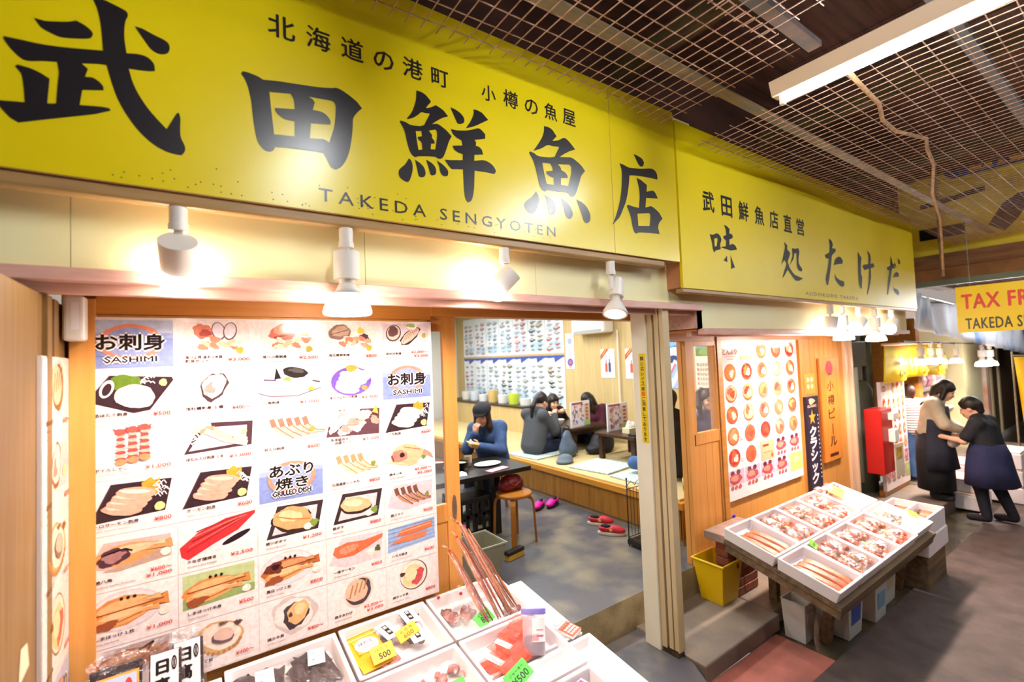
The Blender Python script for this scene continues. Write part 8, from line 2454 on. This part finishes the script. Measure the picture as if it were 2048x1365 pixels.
# goods of the far shop
m_pinkg = M('pink_goods', '#e8b0b8', 0.5, col2='#f4e0e0', scale=14, contrast=(0.4, 0.6))
for k in range(4):
    t = empty('display_shelf', 'white shelf of the far shop full of pink packets, %s from the top' % ['first', 'second', 'third', 'fourth'][k], 'shelf', (10.5, 0.35, 1.75 - 0.40 * k), 0, 'shelves of the far shop')
    b = MB(); b.bx(9.35, 11.8, 0.12, 0.60, 1.70 - 0.40 * k, 1.73 - 0.40 * k); b.build('board', m_wplastic, t)
    for q in range(9):
        o = MB(); x = 9.5 + q * 0.27
        vs, fs = pillow(0.22, 0.20, 0.26, 7)
        o.add([(x + a, 0.3 + b_ * 0.8, 1.735 - 0.40 * k + c_) for a, b_, c_ in vs], fs)
        o = o.build('packet', M('pinkp%d' % ((q + k) % 4), ['#e8a0b0', '#f0c8cc', '#d88098', '#f4e0dc'][(q + k) % 4], 0.4), smooth=True)
        tag(o, 'pink packet on the far shop shelves', 'packet', 'pink packets on the far shelves')
for i, (x, y, z, sx, sy, sz, lb) in enumerate([(8.25, -0.70, 0.0, 0.50, 0.34, 0.20, 'white foam box between the two workers, lowest of its pile'), (8.30, -0.68, 0.20, 0.46, 0.32, 0.16, 'white foam box with pink fish between the two workers, upper of its pile'), (8.95, -0.52, 0.14, 0.6, 0.4, 0.30, 'white foam box behind the worker in the navy apron'),
                                             (9.0, -0.95, 0.0, 0.56, 0.36, 0.22, 'white foam box at the right behind the navy apron, bottom of three'), (9.0, -0.95, 0.22, 0.56, 0.36, 0.22, 'white foam box at the right behind the navy apron, middle of three'), (9.0, -0.95, 0.44, 0.56, 0.36, 0.22, 'white foam box at the right behind the navy apron, top of three')]):
    t = empty('foam_box', lb, 'box', (x, y, z), 0, 'foam boxes of the far shop')
    b = MB(); b.box((x, y, z + sz / 2 - 0.012), (sx, sy, sz - 0.026)); b.build('box_body', m_foam, t, bevel=0.01)
    b = MB(); b.box((x, y, z + sz - 0.013), (sx * 0.96, sy * 0.94, 0.022), col='#e89898' if i in (1, 2) else '#ecd8c4'); b.build('contents' if i in (1, 2) else 'box_lid', m_print, t, bevel=0.004)
vs, fs = [], []
for i in range(9):
    for k in range(13):
        vs.append((9.5, -1.02 - 0.5 * i / 8, 0.62 + 1.25 * k / 12))
        vs[-1] = (9.5 + 0.03 * math.sin(i * 1.3 + k * 0.3), vs[-1][1] - 0.06 * (1 - k / 12), vs[-1][2])
for i in range(8):
    for k in range(12):
        a = i * 13 + k
        fs.append((a, a + 13, a + 14, a + 1))
t = empty('banner_flag', 'tall yellow banner flag at the right edge of the view', 'flag', (9.5, -1.25, 0.0))
b = MB(); b.add(vs, fs); o = b.build('cloth', M('flag_yellow', '#e8b810', 0.6), t, smooth=True)
sm = o.modifiers.new('thick', 'SOLIDIFY'); sm.thickness = 0.004
b = MB(); b.tube([(9.53, -1.0, 0.0), (9.53, -1.0, 1.95)], 0.012, 8); b.tube([(9.53, -1.0, 1.89), (9.53, -1.56, 1.89)], 0.008, 8); b.build('pole', m_steel, t)
for i, ch in enumerate('新鮮'):
    mb = MB(); put_text(mb, ch, (9.455, -1.28, 1.40 - i * 0.36), (0, -1, 0), (0, 0, 1), height=0.27, width=0.27, bold=0.03, align='c', col='#2c2414'); mb.build('character', m_print, t)

bpy.data.objects.remove(_to)
bpy.data.curves.remove(_tc)
